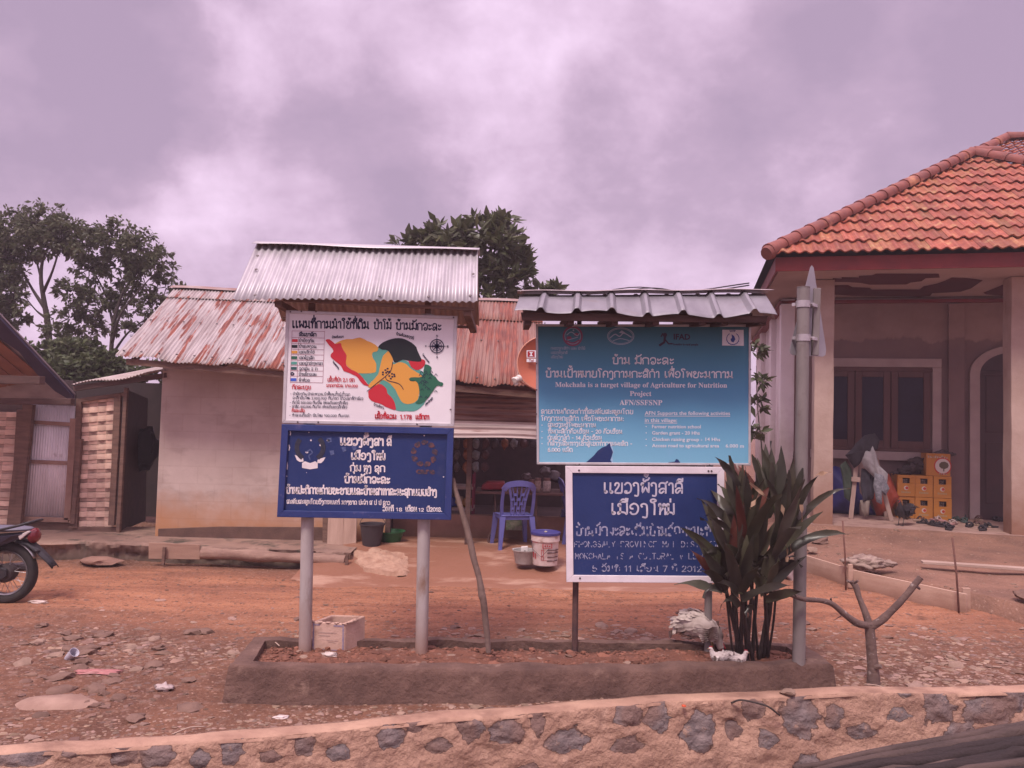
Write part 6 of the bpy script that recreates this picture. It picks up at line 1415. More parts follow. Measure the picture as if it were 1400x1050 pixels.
def form_board(x0, yt0, x1, yt1, z0, z1, label, yb0, yb1):
    p, q = G(x0, yt0, z0), G(x1, yt1, z1); b = MB(); d = (q - p); d.z = 0; d.normalize(); nr = Vector((d.y, -d.x, 0))
    b.prism([p, q, Vector((q.x, q.y, q.z - yb1)), Vector((p.x, p.y, p.z - yb0))], nr * .024); return tag(b.build('form_board', M_board, bev=.003), label, 'board', 'form boards of the porch yard')
form_board(1066, 748, 1160, 776, .25, .25, 'upper pale form board edging the porch yard behind the grey sign pole', .20, .20)
form_board(1161, 777.5, 1323, 812, .25, .24, 'lower pale form board edging the porch yard by the two thin stakes', .20, .20)
p, q = G(1326, 826, .10), G(1480, 846, .10); b = MB(); b.bar(p, q, .07, .05); tag(b.build('edge_plank', mat('dark_plank', (.10, .06, .05), (.07, .042, .036), scale=6, rough=.9)), 'dark plank on edge continuing past the end of the form board', 'plank')
p = G(1319, 833, .08); b = MB(); b.obox(p + Vector((0, -.02, .09)), (.035, 0, 0), (0, .015, 0), (0, 0, .11)); tag(b.build('stake', M_board, bev=.003), 'broad pale stake at the end of the lower form board', 'stake')
p = G(1161, 800, .1); b = MB(); b.obox(p + Vector((0, -.02, .10)), (.022, 0, 0), (0, .015, 0), (0, 0, .12)); tag(b.build('stake', M_board, bev=.003), 'short pale stake where the two form boards meet', 'stake')
M_rod = mat('rusty_rod', (.17, .075, .055), (.11, .05, .04), scale=30, rough=.8)
for xb, yb, xt, yt, lb in ((1157, 806, 1152, 712, 'thin rusty rod standing where the two form boards meet'), (1312, 838, 1302, 735, 'thin rusty rod standing at the far end of the lower form board')):
    p = G(xb, yb, .07); q = W(xt, yt, p.y + .03); b = MB(); b.tube([p - Vector((0, 0, .1)), p.lerp(q, .5) + Vector((.006, 0, 0)), q], .009, 8); tag(b.build('iron_rod', M_rod, smooth=True), lb, 'rod')
p, q = G(1260, 772, .27), G(1420, 783, .27); b = MB(); b.bar(p + Vector((0, 0, .03)), q + Vector((0, 0, .03)), .11, .028); tag(b.build('plank', mat('grey_plank', (.47, .34, .28), (.36, .25, .20), scale=3, rough=.85, stretch=(.6, .6, 5), bump=.3), bev=.004), 'weathered loose plank lying on the porch yard', 'plank')
p = G(1185, 776, .26); b = MB()
for k, (dx, dy, r_) in enumerate(((0, 0, .14), (.12, .03, .10), (-.13, .02, .11), (.22, 0, .08), (.04, -.05, .10), (-.02, .05, .12))): b.blob(p + Vector((dx, dy, .045 + .03 * (k == 5))), r_, k * 3 + 1, .5, 1.8, 3, (1, .7, .45))
tag(b.build('cloth_bundle', mat('dirty_sack', (.34, .25, .20), (.20, .13, .11), scale=14, rough=.9, bump=.6), smooth=True), 'crumpled dirty sack lying behind the form boards', 'sack')
for k, (px, py, r_, lb) in enumerate(((1106, 735, .13, 'upright pale rock beside the foot of the left porch column'), (1122, 741, .13, 'wide grey rock before the foot of the left porch column'), (1110, 753, .07, 'small rock below the wide grey rock by the porch column'), (1400, 815, .10, 'pale rock on the yard at the right edge'))):
    p = G(px, py, .26); rock(p.x, p.y, r_, lb, None, z=.27, k=k)
b = MB()
for k in range(700):
    u, v = rs.random(), rs.random(); p = yard(u, max(.03, v)); r_ = .011 * math.exp(rs.gauss(0, .5)); q = rs.uniform(.6, 1.2); b.tint = (q, q * .97, q * .93); b.blob(p, r_, k, .4, 1.4, 1, (1, .8, .5))
struct(b.build('yard_gravel', M_stone[0]), 'stuff')

# ---------------------------------------------------------------- things on the porch
M_crate = mat('yellow_crate', (.53, .215, .040), (.47, .185, .035), scale=8, rough=.45)
M_logo = mat('crate_logo_white', (.62, .55, .48), rough=.5); M_logor = mat('crate_logo_red', (.50, .05, .03), rough=.5); M_logog = mat('crate_word_grey', (.42, .30, .16), rough=.6)
CV = VW - .42
def crate_at(px, py):
    u, z = onv(px, py, CV); return u, z
cw_u0, cw_z1 = crate_at(1227, 648.5); cw_u1, cw_z0 = crate_at(1301, 703); cw = (cw_u1 - cw_u0) / 3; chh = (cw_z1 - PZ) / 2
def crate():
    r = thing('drink_crate', '', 'crate', (0, 0, 0), 'yellow drink crates stacked on the porch'); w_, h_, d_ = cw * .985, chh * .985, .40; b = MB(); x = w_ / 2
    b.box(-x, x, 0, .014, 0, h_ * .62); b.box(-x, -w_ * .2, 0, .014, h_ * .62 + .0, h_ * .86); b.box(w_ * .2, x, 0, .014, h_ * .62, h_ * .86); b.box(-x, x, 0, .014, h_ * .86, h_)
    b.box(-x, -x + .014, .0145, d_, 0, h_); b.box(x - .014, x, .0145, d_, 0, h_); b.box(-x + .0145, x - .0145, d_ - .014, d_, 0, h_); b.box(-x + .0145, x - .0145, .0145, d_ - .0145, 0, .014)
    body = b.build('crate_body', M_crate, r, bev=.004)
    b = MB(); b.lathe((0, -.0, h_ * .40), [(w_ * .135, 0), (w_ * .13, .003)], 18, (1, 0, 0), (0, 0, 1), (0, -1, 0)); lg = b.build('round_logo', M_logo, body)
    b = MB(); b.lathe((0.008, -.0035, h_ * .40), [(w_ * .09, 0), (w_ * .08, .002)], 12, (1, 0, 0), (0, 0, 1), (0, -1, 0)); b.build('logo_mark', M_logor, body)
    b = MB()
    for k in range(6): b.box(-w_ * .27 + k * w_ * .09, -w_ * .27 + k * w_ * .09 + w_ * .065, -.003, -.0005, h_ * .16, h_ * (.23 + .02 * (k % 3 == 0)))
    b.build('wordmark', M_logog, body)
    b = MB()
    for k in (-1, 0, 1): b.lathe((k * w_ * .12, .09, h_ * .60), [(.014, 0), (.014, h_ * .14), (.017, h_ * .14), (.017, h_ * .18), (.012, h_ * .19)], 10)
    b.build('bottle_necks', mat('bottle_caps', (.50, .42, .36), (.10, .05, .03), scale=60), r)
    b = MB(); b.box(-x + .016, x - .016, .12, .13, .02, h_ * .97); b.build('crate_divider', mat('crate_dark', (.05, .025, .018)), r)
    return r
cp = crate(); nm = [['bottom left', 'bottom middle', 'bottom right'], ['top left', 'top middle', 'top right']]
for row in range(2):
    for c in range(3):
        if row == 0 and c == 0: o = cp
        pos = H(cw_u0 + cw * (c + .5) + rs.uniform(-.004, .004), CV + rs.uniform(-.012, .012), PZ + chh * row); lb = 'yellow drink crate %s of the six stacked under the porch window' % nm[row][c]
        if row == 0 and c == 0: o.location = pos; o.rotation_euler = (0, 0, -YAW); o['label'] = lb
        else: dup(cp, pos, -YAW, lb)
r = thing('drink_carton', 'yellow cardboard carton with round tree picture on top of the crates', 'carton', (0, 0, 0)); bu0, bz0 = onv(1267, 648, CV); bu1, bz1 = onv(1300, 621, CV); w_ = bu1 - bu0; z0 = PZ + chh * 2; h_ = bz1 - z0; b = MB(); b.box(0, w_, 0, .3, 0, h_); bd = b.build('carton_body', M_crate, r, bev=.004)
b = MB(); cx, cz = w_ * .68, h_ * .45
b.lathe((cx, 0, cz), [(h_ * .40, 0), (h_ * .39, .003)], 24, (1, 0, 0), (0, 0, 1), (0, -1, 0), sx=.9); b.build('red_ring', M_logor, bd)
b = MB(); b.lathe((cx, -.0032, cz), [(h_ * .33, 0), (h_ * .32, .002)], 24, (1, 0, 0), (0, 0, 1), (0, -1, 0), sx=.95); b.build('white_disc', M_logo, bd)
b = MB(); b.lathe((cx + .015, -.0054, cz + .012), [(h_ * .17, 0), (h_ * .15, .002)], 9, (1, 0, 0), (0, 0, 1), (0, -1, 0), sx=1.2); b.box(cx + .005, cx + .022, -.0075, -.0054, cz - h_ * .24, cz - h_ * .05); b.build('tree_picture', mat('carton_tree', (.13, .11, .07)), bd)
b = MB()
for k in range(9): b.box(w_ * .06 + k * w_ * .095, w_ * .06 + k * w_ * .095 + w_ * .06, -.003, -.0003, h_ * .80, h_ * (.92 - .03 * (k % 3)))
for k in range(4): b.box(w_ * .52 + k * w_ * .09, w_ * .52 + k * w_ * .09 + w_ * .055, -.006, -.0055 + .003, h_ * .06, h_ * .12)
b.build('carton_wordmark', mat('carton_letter', (.66, .55, .42), (.15, .10, .05), scale=40), bd)
r.location = H(bu0, CV + .02, z0); r.rotation_euler = (0, 0, -YAW)
b = MB()
for k, (px, py, r_, sx) in enumerate(((1248, 640, .13, 1.3), (1262, 634, .14, 1.3), (1275, 626, .11, 1.5), (1288, 619, .08, 1.4), (1236, 645, .10, 1.4), (1270, 643, .11, 1), (1300, 621, .05, 1.6), (1254, 630, .1, 1.6), (1225, 647, .06, 1.2))):
    u, z = onv(px, py, CV + .22); b.blob(H(u, CV + .2 + .05 * (k % 2), z), r_ * .8, k * 5, .55, 2.2, 3, (sx, .8, .6))
tag(b.build('junk_heap', mat('dark_junk_plastic', (.065, .048, .048), (.19, .14, .13), scale=16, rough=.5, lo=.5, hi=.75, bump=.5), smooth=True), 'heap of dark sacks and plastic lying on the crates under the window', 'heap')
# tarpaulins against the wall
def tarp(name, lb, pts, v0, m_, seed):
    b = MB(); c = [onv(x, y, v0) for x, y in pts]; cu = sum(q[0] for q in c) / len(c); cz = sum(q[1] for q in c) / len(c); cz = max(cz, PZ + .1); b.v.append(H(cu, v0 - .18, cz)); rings_ = 7; n_ = len(c) * 4
    dn = []
    for k in range(len(c)):
        for j in range(4): a, d = c[k], c[(k + 1) % len(c)]; dn.append((a[0] + (d[0] - a[0]) * j / 4, max(PZ + .004, a[1] + (d[1] - a[1]) * j / 4)))
    for r_ in range(1, rings_ + 1):
        f = r_ / rings_
        for k, (u, z) in enumerate(dn):
            uu, zz_ = cu + (u - cu) * f, cz + (z - cz) * f; fold = .05 * noise.noise(Vector((uu * 6 + seed, zz_ * 2.2, 0))) + .03 * math.sin(uu * 22 + zz_ * 6 + seed)
            b.v.append(H(uu, v0 - .18 * (1 - f ** 3) + fold, zz_))
    for k in range(n_): b.face((0, 1 + k, 1 + (k + 1) % n_))
    for r_ in range(rings_ - 1):
        for k in range(n_): o = 1 + r_ * n_; l = (k + 1) % n_; b.face((o + k, o + n_ + k, o + n_ + l, o + l))
    return tag(b.build(name, m_, smooth=True), lb, 'tarpaulin')
tarp('blue_tarpaulin', 'blue tarpaulin heaped against the porch wall behind the left column', [(1128, 640), (1142, 637), (1158, 642), (1175, 660), (1190, 690), (1200, 704), (1160, 706), (1128, 705)], VW - .22, mat('blue_tarp', (.045, .050, .23), (.035, .04, .17), scale=6, rough=.45), 2)
tarp('orange_tarpaulin', 'orange tarpaulin hanging between clothes stand and yellow crates', [(1206, 645), (1216, 648), (1226, 668), (1232, 678), (1222, 690), (1216, 706), (1198, 706), (1190, 680)], VW - .30, mat('orange_tarp', (.42, .075, .035), (.34, .06, .03), scale=6, rough=.5), 5)
# clothes on a trestle
SV = .75
def onS(px, py, dv_=0.0): u, z = onv(px, py, SV + dv_); return H(u, SV + dv_, z)
tr = thing('wooden_trestle', 'pale wooden trestle stand hung with clothes on the porch', 'trestle', onS(1190, 708))
M_tr = mat('trestle_timber', (.40, .28, .235), (.30, .20, .165), scale=8, rough=.8, bump=.2, stretch=(1, 1, .3))
for (x0, y0, x1, y1, dv_) in ((1172, 622, 1163, 710, -.05), (1196, 628, 1219, 712, -.05), (1178, 622, 1178, 702, .5), (1198, 626, 1212, 704, .5)):
    p, q = onS(x0, y0, dv_), onS(x1, y1, dv_); q.z = PZ + .003; b = MB(); b.bar(p, q, .062, .035, HV); b.build('leg', M_tr, tr, bev=.004)
b = MB(); p, q = onS(1164, 655, -.09), onS(1176, 656, -.09); b.bar(p, q, .07, .03, HV); p, q = onS(1171, 623, 0), onS(1198, 626, 0); b.bar(p, q, .05, .05); p, q = onS(1172, 624, -.06), onS(1179, 624, .52); b.bar(p, q, .05, .05); b.build('crossbars', M_tr, tr, bev=.004)
def garment(name, lb, pts, dv_, m_, seed, thick=.05, cat='garment'):
    b = MB(); c = [onv(x, y, SV + dv_) for x, y in pts]; n_ = len(c); cu = sum(q[0] for q in c) / n_; cz = sum(q[1] for q in c) / n_; dn = []
    for k in range(n_):
        for j in range(5): a, d = c[k], c[(k + 1) % n_]; dn.append((a[0] + (d[0] - a[0]) * j / 5, a[1] + (d[1] - a[1]) * j / 5))
    N_ = len(dn)
    for side in (-1, 1):
        b.v.append(H(cu, SV + dv_ + side * thick, cz))
        for r_ in range(1, 6):
            f = r_ / 5
            for u, z in dn: uu, zz_ = cu + (u - cu) * f, cz + (z - cz) * f; b.v.append(H(uu, SV + dv_ + side * thick * (1 - f ** 2) ** .5 + .035 * noise.noise(Vector((uu * 11 + seed, zz_ * 3.5, seed))) + .012 * math.sin(uu * 60 + zz_ * 11 + seed), zz_))
        o = 0 if side < 0 else 1 + 5 * N_
        for k in range(N_):
            l = (k + 1) % N_; b.face((o, o + 1 + k, o + 1 + l) if side > 0 else (o, o + 1 + l, o + 1 + k))
            for r_ in range(4): q = o + 1 + r_ * N_; b.face((q + k, q + N_ + k, q + N_ + l, q + l) if side > 0 else (q + k, q + l, q + N_ + l, q + N_ + k))
    return tag(b.build(name, m_, smooth=True), lb, cat)
cl = lambda n_, c: mat(n_, c, tuple(q * .7 for q in c), scale=9, rough=.9)
garment('dark_jacket', 'black jacket thrown over the top of the trestle', [(1163, 616), (1170, 606), (1182, 595), (1196, 592), (1203, 602), (1200, 614), (1190, 618), (1182, 622), (1176, 634), (1168, 640), (1160, 628), (1155, 622)], -.10, cl('black_cloth', (.032, .026, .034)), 1, .09)
garment('grey_shirt', 'light grey shirt hanging from the trestle top', [(1180, 614), (1192, 606), (1198, 622), (1202, 636), (1214, 648), (1212, 664), (1202, 660), (1194, 652), (1182, 640), (1174, 622)], -.14, cl('grey_cloth', (.33, .30, .31)), 4, .06)
garment('green_cloth', 'dark green cloth hanging at the left of the trestle', [(1148, 636), (1156, 630), (1164, 640), (1166, 660), (1162, 686), (1154, 680), (1152, 656)], -.02, cl('dark_green_cloth', (.055, .075, .055)), 8)
garment('dark_trousers', 'dark trousers hanging in the middle of the trestle', [(1178, 640), (1192, 644), (1198, 660), (1194, 682), (1180, 686), (1176, 664)], -.05, cl('dark_blue_cloth', (.05, .045, .06)), 6)
garment('striped_cloth', 'grey crumpled cloth hanging at the right leg of the trestle', [(1196, 646), (1208, 650), (1216, 668), (1212, 678), (1204, 672), (1206, 690), (1198, 686), (1194, 664)], -.20, mat('striped_grey_cloth', (.26, .25, .27), (.11, .11, .13), scale=26, rough=.9), 3)
garment('beige_cloth', 'pale strip of cloth hanging to the porch floor inside the trestle', [(1176, 684), (1190, 682), (1188, 704), (1182, 708), (1178, 700)], -.02, cl('beige_cloth', (.28, .22, .19)), 11)
# sandals
def sandal(m_, m2):
    r = thing('sandal', '', 'sandal', (0, 0, 0), 'shoes left on the porch floor'); b = MB(); out = []
    for k in range(18):
        t_ = 2 * math.pi * k / 18; y = .13 * math.sin(t_); x = .045 * math.cos(t_) * (1 + .25 * math.sin(t_)) + .008 * math.cos(2 * t_); out.append(Vector((x, y, 0)))
    b.prism(out, (0, 0, .024)); b.build('sole', m_, r, bev=.006)
    b = MB(); 
    for x, y in ((-.045, .0), (.045, .0)): b.tube(smoothpts([(x, y, .02), (x * .8, .03, .055), (0, .075, .024)], 4), .009, 6)
    b.tube(smoothpts([(-.045, -.02, .02), (-.02, .0, .06), (.02, .0, .06), (.045, -.02, .02)], 4), [.012] * 13, 6); b.build('strap', m2, r, smooth=True); return r
sp = [(sandal(cl('sandal_black', (.035, .026, .03)), cl('strap_black', (.03, .025, .03))), 'black rubber sandal in the row of shoes on the porch floor'), (sandal(cl('sandal_tan', (.36, .25, .19)), cl('strap_brown', (.12, .06, .05))), 'tan sandal in the row of shoes on the porch floor'), (sandal(cl('sandal_green', (.07, .10, .09)), cl('strap_green', (.05, .08, .07))), 'dark green sandal in the row of shoes on the porch floor'), (sandal(cl('sandal_pink', (.48, .26, .25)), cl('strap_pale', (.45, .33, .30))), 'pink sandal in the row of shoes on the porch floor')]
ug = set()
for k, (px, py, c) in enumerate(((1258, 712, 1), (1266, 716, 0), (1275, 718, 0), (1283, 712, 3), (1292, 720, 0), (1303, 717, 3), (1309, 712, 2), (1318, 714, 2), (1326, 720, 0), (1334, 718, 1), (1345, 720, 1), (1352, 721, 0), (1338, 711, 1), (1350, 709, 3), (1362, 712, 0), (1372, 713, 0), (1316, 708, 2), (1284, 720, 0), (1298, 724, 0), (1343, 725, 0))):
    p = G(px, py, PZ + .002); p.z = PZ + .002; pr_, lb = sp[c]
    if c not in ug: ug.add(c); pr_.location = p; pr_.rotation_euler = (0, 0, rs.uniform(0, 6.28)); pr_['label'] = lb
    else: dup(pr_, p, rs.uniform(0, 6.28), lb)
# ---------------------------------------------------------------- grey pole with the back of a triangular road sign
PY = 5.05
ps = thing('road_sign_pole', 'tall grey pole carrying the back of a narrow triangular road sign on two clamps', 'road sign', G(1092, 905, .17))
pt, pb = W(1098.5, 394, PY), W(1092, 908, PY); b = MB(); b.tube([pb - Vector((0, 0, .2)), pt], .0405, 24); b.lathe(pt, [(.0405, 0), (.042, .002), (.042, .008), (.001, .012)], 24); b.build('pole', M_postd, ps, smooth=40)
tv = [(1110.5, 362), (1129, 480), (1127, 487.5), (1080, 485), (1079.5, 478)]
def sgn(px, py): # the sheet stands at an angle to the street
    d = ray(px, py); nv = Vector((-.5, 1, 0)); k = (Vector((pt.x, PY + .062, 0)) - CAM).dot(nv) / d.dot(nv); return CAM + d * k
M_signback = mat('sign_back_alu', (.37, .345, .37), (.30, .275, .30), scale=5, rough=.45, metal=.4)
out = [sgn(x, y) for x, y in ((1107.6, 366), (1110, 362.4), (1112.6, 366), (1129.6, 478), (1128.6, 485.6), (1125, 487.6), (1084, 485.4), (1080, 483), (1079.6, 478))]
b = MB(); b.prism(out, (0.0, .004, 0)); b.build('sign_plate', M_signback, ps, bev=.001)
b = MB(); p, q = W(1117, 394, PY + .07), W(1114, 486, PY + .07); b.bar(p, q, .045, .03, (0, 1, 0)); b.build('bracket_channel', M_postd, ps, bev=.004)
for py in (416, 462):
    c = W(1098, py, PY); c.y = PY; b = MB(); b.lathe(c, [(.0425, -.022), (.0455, -.022), (.0455, .022), (.0425, .022)], 20, cap0=False, cap1=False)
    b.bar(c + Vector((.02, .045, .008)), c + Vector((.125, .108, .008)), .03, .012); b.bar(c + Vector((.03, -.02, .0)), c + Vector((.11, .055, .0)), .016, .02); b.bar(c + Vector((-.045, .01, 0)), c + Vector((-.06, .03, 0)), .014, .02); b.lathe(c + Vector((.055, -.012, 0)), [(.009, 0), (.009, .02)], 6, az=(0, -1, 0), ay=(0, 0, 1)); b.build('clamp', mat('bright_clamp', (.55, .50, .51), (.40, .36, .37), scale=20, rough=.4, metal=.5), ps)
# cables
for k, (a, c) in enumerate(((W(1024, 390, 13), W(880, 394, 16)), (W(1024, 387, 13), W(860, 393, 17)))):
    m_ = (a + c) / 2 - Vector((0, 0, .12)); e_ = c + (c - a) * 2.2; b = MB(); b.tube(smoothpts([a, m_, c, (c + e_) / 2 - Vector((0, 0, .25)), e_ + Vector((0, 0, .3))], 6), .012, 5); tag(b.build('power_cable', mat('black_cable', (.03, .025, .03))), ['lower dark cable running from the tiled house eave behind the blue board', 'upper dark cable running from the tiled house eave behind the blue board'][k], 'cable')
# ================================================================ planting, branches, animals and small things
rl = random.Random(31)
def leafmat(n, c, c2=None, tr=.25, rough=.5): return mat(n, c, c2 or tuple(q * .6 for q in c), scale=3, rough=rough, spec=.35, trans=tr, attr='tint')
M_leafA = leafmat('broad_leaf', (.125, .138, .085), (.09, .10, .062), .4); M_leafB = leafmat('glossy_leaf', (.095, .108, .055), (.07, .08, .042), .3, .4); M_leafC = leafmat('cordyline_leaf', (.058, .050, .037), (.036, .032, .028), .18, .32); M_leafD = leafmat('bush_leaf', (.095, .118, .055), (.065, .082, .04), .35)
M_bark = mat('grey_bark', (.060, .045, .04), (.04, .03, .027), scale=6, rough=.9, stretch=(1, 1, .3), bump=.5)
def leaf(b, p, d, up, ln, wd, droop=.25, seg=3, fold=.18):
    d = d.normalized(); s_ = d.cross(up)
    if s_.length < 1e-3: s_ = d.cross(Vector((1, 0, 0)))
    s_.normalize(); n_ = s_.cross(d); i0 = len(b.v)
    for k in range(seg + 1):
        t = k / seg; w_ = wd * .5 * (math.sin(math.pi * (t * .86 + .07)) ** .8 if seg > 2 else (0.15, 1, .12)[k]); c = p + d * (ln * t) - Vector((0, 0, 1)) * (droop * ln * t * t)
        b.v += [c - s_ * w_ + n_ * fold * w_, c, c + s_ * w_ + n_ * fold * w_]
    for k in range(seg):
        for l in (0, 1): o = i0 + 3 * k + l; b.face((o, o + 1, o + 4, o + 3))
def rdir(zb=0.0):
    while True:
        v = Vector((rl.uniform(-1, 1), rl.uniform(-1, 1), rl.uniform(-1, 1)))
        if .05 < v.length < 1: v.normalize(); v.z += zb; return v.normalized()
def tree(name, label, limbs, blobs, Y, lsize, per, m_leaf, n_twigs, base, spread=.28, thick=1.0, lw=.5, cat='tree', leafdroop=.2):
    """limbs: list of photo polylines [(px,py,dy,radius px)]; blobs: crown clumps (px,py,r px,dy)"""
    t = thing(name, label, cat, base); tr = MB(); cr = MB(); s_ = PX(Y)
    for lm in limbs:
        pts = smoothpts([W(x, y, Y + dy) for x, y, dy, r_ in lm], 4); rad = []
        for k in range(len(pts)): f = k / (len(pts) - 1) * (len(lm) - 1); i = min(int(f), len(lm) - 2); rad.append((lm[i][3] + (lm[i + 1][3] - lm[i][3]) * (f - i)) * s_ * thick * .5)
        tr.tube(pts, rad, 8)
    for x, y, r_, dy in blobs:
        c = W(x, y, Y + dy); R_ = r_ * s_; nt = max(6, int(n_twigs * 1.45 * (r_ / 40) ** 2)); R_ *= 1.08; off = Vector((rl.random() * 9, rl.random() * 9, 0))
        for q in range(nt):
            d = rdir(.15); rr_ = R_ * (.45 + .55 * rl.random() ** .5) * (1 + .35 * noise.noise(d * 2 + off)); p = c + Vector((d.x, d.y * .8, d.z * .85)) * rr_
            if q % 3 == 0: tr.tube([c + d * R_ * .1, c.lerp(p, .6) + rdir() * R_ * .06, p], [.9 * s_ * thick, .6 * s_ * thick, .3 * s_ * thick], 4, False)
            v0 = rl.uniform(.75, 1.2); ax = (d + Vector((0, 0, .35))).normalized()
            for k in range(per):
                v = v0 * rl.uniform(.8, 1.2); cr.tint = (v * rl.uniform(.95, 1.15), v, v * rl.uniform(.8, 1.05)); ld = (ax * rl.uniform(.1, 1) + rdir() * .95).normalized(); st = p + rdir() * R_ * spread * rl.random()
                l_ = lsize * rl.uniform(.65, 1.25); leaf(cr, st, ld, rdir(.9), l_, l_ * lw, leafdroop, 2)
    tr.build('trunk', M_bark, t, smooth=True); cr.build('crown', m_leaf, t, smooth=False); return t
TY_ = 15.5
tree('broadleaf_tree', 'tall broadleaf tree with grey forked trunk, the nearest to the left photo edge',
     [[(68, 480, 0, 9), (65, 440, 0, 8), (60, 410, 0, 6.5), (56, 380, 0, 5), (60, 350, 0, 3.5), (75, 325, 0, 2)], [(64, 425, 0, 6), (44, 395, .3, 3.5), (25, 360, .3, 2), (5, 330, .3, 1.2)], [(59, 400, 0, 5), (72, 370, -.3, 3), (82, 335, -.3, 1.8), (84, 310, -.3, 1)], [(64, 435, 0, 5), (50, 425, .5, 2), (36, 408, .5, 1.2)], [(57, 385, 0, 3), (48, 350, .2, 2.4), (38, 320, .2, 1.2)]],
     [(22, 318, 34, .3), (58, 305, 30, 0), (88, 318, 28, -.2), (105, 335, 18, 0), (-8, 345, 36, .4), (8, 378, 28, .3), (-20, 395, 34, 0), (18, 412, 18, 0), (-30, 330, 40, .5), (40, 335, 26, .2), (-5, 425, 22, .2), (84, 345, 14, .2), (5, 445, 22, .3), (-28, 440, 24, 0), (12, 350, 26, .1), (66, 330, 22, -.2), (30, 440, 12, .4)], TY_, .10, 22, M_leafA, 58, W(68, 720, TY_))
tree('broadleaf_tree', 'spreading broadleaf tree with thin branching limbs just left of the rusty tin roof',
     [[(150, 520, 0, 7), (152, 480, 0, 6), (156, 440, 0, 5), (168, 400, 0, 3.4), (190, 370, 0, 2)], [(153, 470, 0, 4.5), (165, 430, -.3, 3), (192, 395, -.3, 2), (215, 370, -.3, 1)], [(155, 445, 0, 4), (145, 405, .3, 2.6), (128, 370, .3, 1.6), (118, 345, .3, 1)], [(150, 490, 0, 4), (175, 455, .2, 2.6), (205, 432, .2, 1.6), (225, 415, .2, 1)], [(151, 500, 0, 3.4), (130, 470, 0, 2.4), (108, 448, 0, 1.5)]],
     [(128, 335, 26, 0), (160, 328, 28, .1), (190, 340, 27, 0), (214, 362, 24, 0), (228, 392, 19, .2), (195, 378, 26, .2), (160, 365, 27, .3), (122, 368, 22, .2), (100, 400, 23, 0), (135, 410, 22, .1), (172, 415, 20, .2), (208, 418, 21, 0), (232, 432, 15, .4), (95, 435, 23, .2), (125, 448, 22, .3), (165, 450, 15, 0), (205, 455, 20, .4), (78, 460, 20, 0)], TY_ - .4, .10, 21, M_leafA, 58, W(150, 722, TY_ - .4))
tree('leafy_bush', 'dense dark bush growing under the two trees behind the bamboo shed',
     [[(110, 560, 0, 4), (105, 520, 0, 3), (90, 490, 0, 2)], [(130, 560, 0, 4), (140, 520, 0, 2.5), (150, 495, 0, 1.5)]],
     [(60, 490, 28, 0), (92, 488, 28, 0), (122, 492, 28, .2), (100, 515, 30, -.3), (145, 505, 24, 0), (60, 520, 32, -.3), (165, 505, 16, .2), (180, 517, 17, .3), (130, 522, 26, -.3), (205, 505, 14, .6), (222, 512, 14, .6)], TY_ - 2.2, .13, 15, M_leafD, 62, W(110, 722, TY_ - 2.2), cat='bush')
CY_ = 14.0
tree('glossy_leaf_tree', 'round glossy leaved tree rising behind the tin roofs between the two signs',
     [[(655, 520, 0, 9), (655, 460, 0, 8), (662, 410, 0, 6), (672, 365, 0, 4), (690, 330, 0, 2)], [(656, 440, 0, 6), (630, 395, .2, 4), (610, 355, .2, 2)], [(660, 420, 0, 5), (700, 390, -.3, 3), (725, 375, -.3, 1.5)], [(656, 440, 0, 4), (600, 380, .4, 2.4), (565, 345, .4, 1.2)]],
     [(617, 322, 26, 0), (655, 318, 25, 0), (688, 311, 20, 0), (698, 332, 19, 0), (672, 340, 30, -.2), (703, 360, 20, 0), (722, 376, 11, 0), (640, 355, 32, 0), (690, 378, 28, -.2), (600, 345, 24, .3), (570, 334, 14, .4), (548, 335, 11, .4), (706, 390, 15, .3), (738, 398, 6, .5), (758, 398, 5, .5), (660, 395, 30, 0), (586, 328, 14, .2)], CY_, .25, 9, M_leafB, 32, W(655, 720, CY_), lw=.42, leafdroop=.05)
tree('roadside_shrub', 'leafy shrub showing in the gap between blue board and tiled house',
     [[(1045, 700, 0, 3), (1042, 620, 0, 2), (1036, 560, 0, 1.4), (1034, 500, 0, .8)]], [(1036, 480, 9, 0), (1037, 520, 9, 0), (1036, 552, 9, .1), (1030, 590, 10, 0)], 10.4, .13, 5, M_leafB, 130, W(1045, 720, 10.4), lw=.45, cat='shrub')
tree('leafy_bush', 'low leafy bush growing in the open ground behind the shop and the boards', [[(860, 600, 0, 4), (855, 540, 0, 2.5), (850, 500, 0, 1.5)], [(930, 600, 0, 4), (935, 540, 0, 2.5), (940, 500, 0, 1.5)]],
     [(800, 500, 34, 0), (850, 488, 34, .5), (905, 492, 36, 0), (955, 495, 34, .4), (830, 535, 36, -.3), (890, 540, 36, 0), (950, 540, 36, -.2)], 17.5, .16, 10, M_leafD, 34, W(880, 660, 17.5), cat='bush')
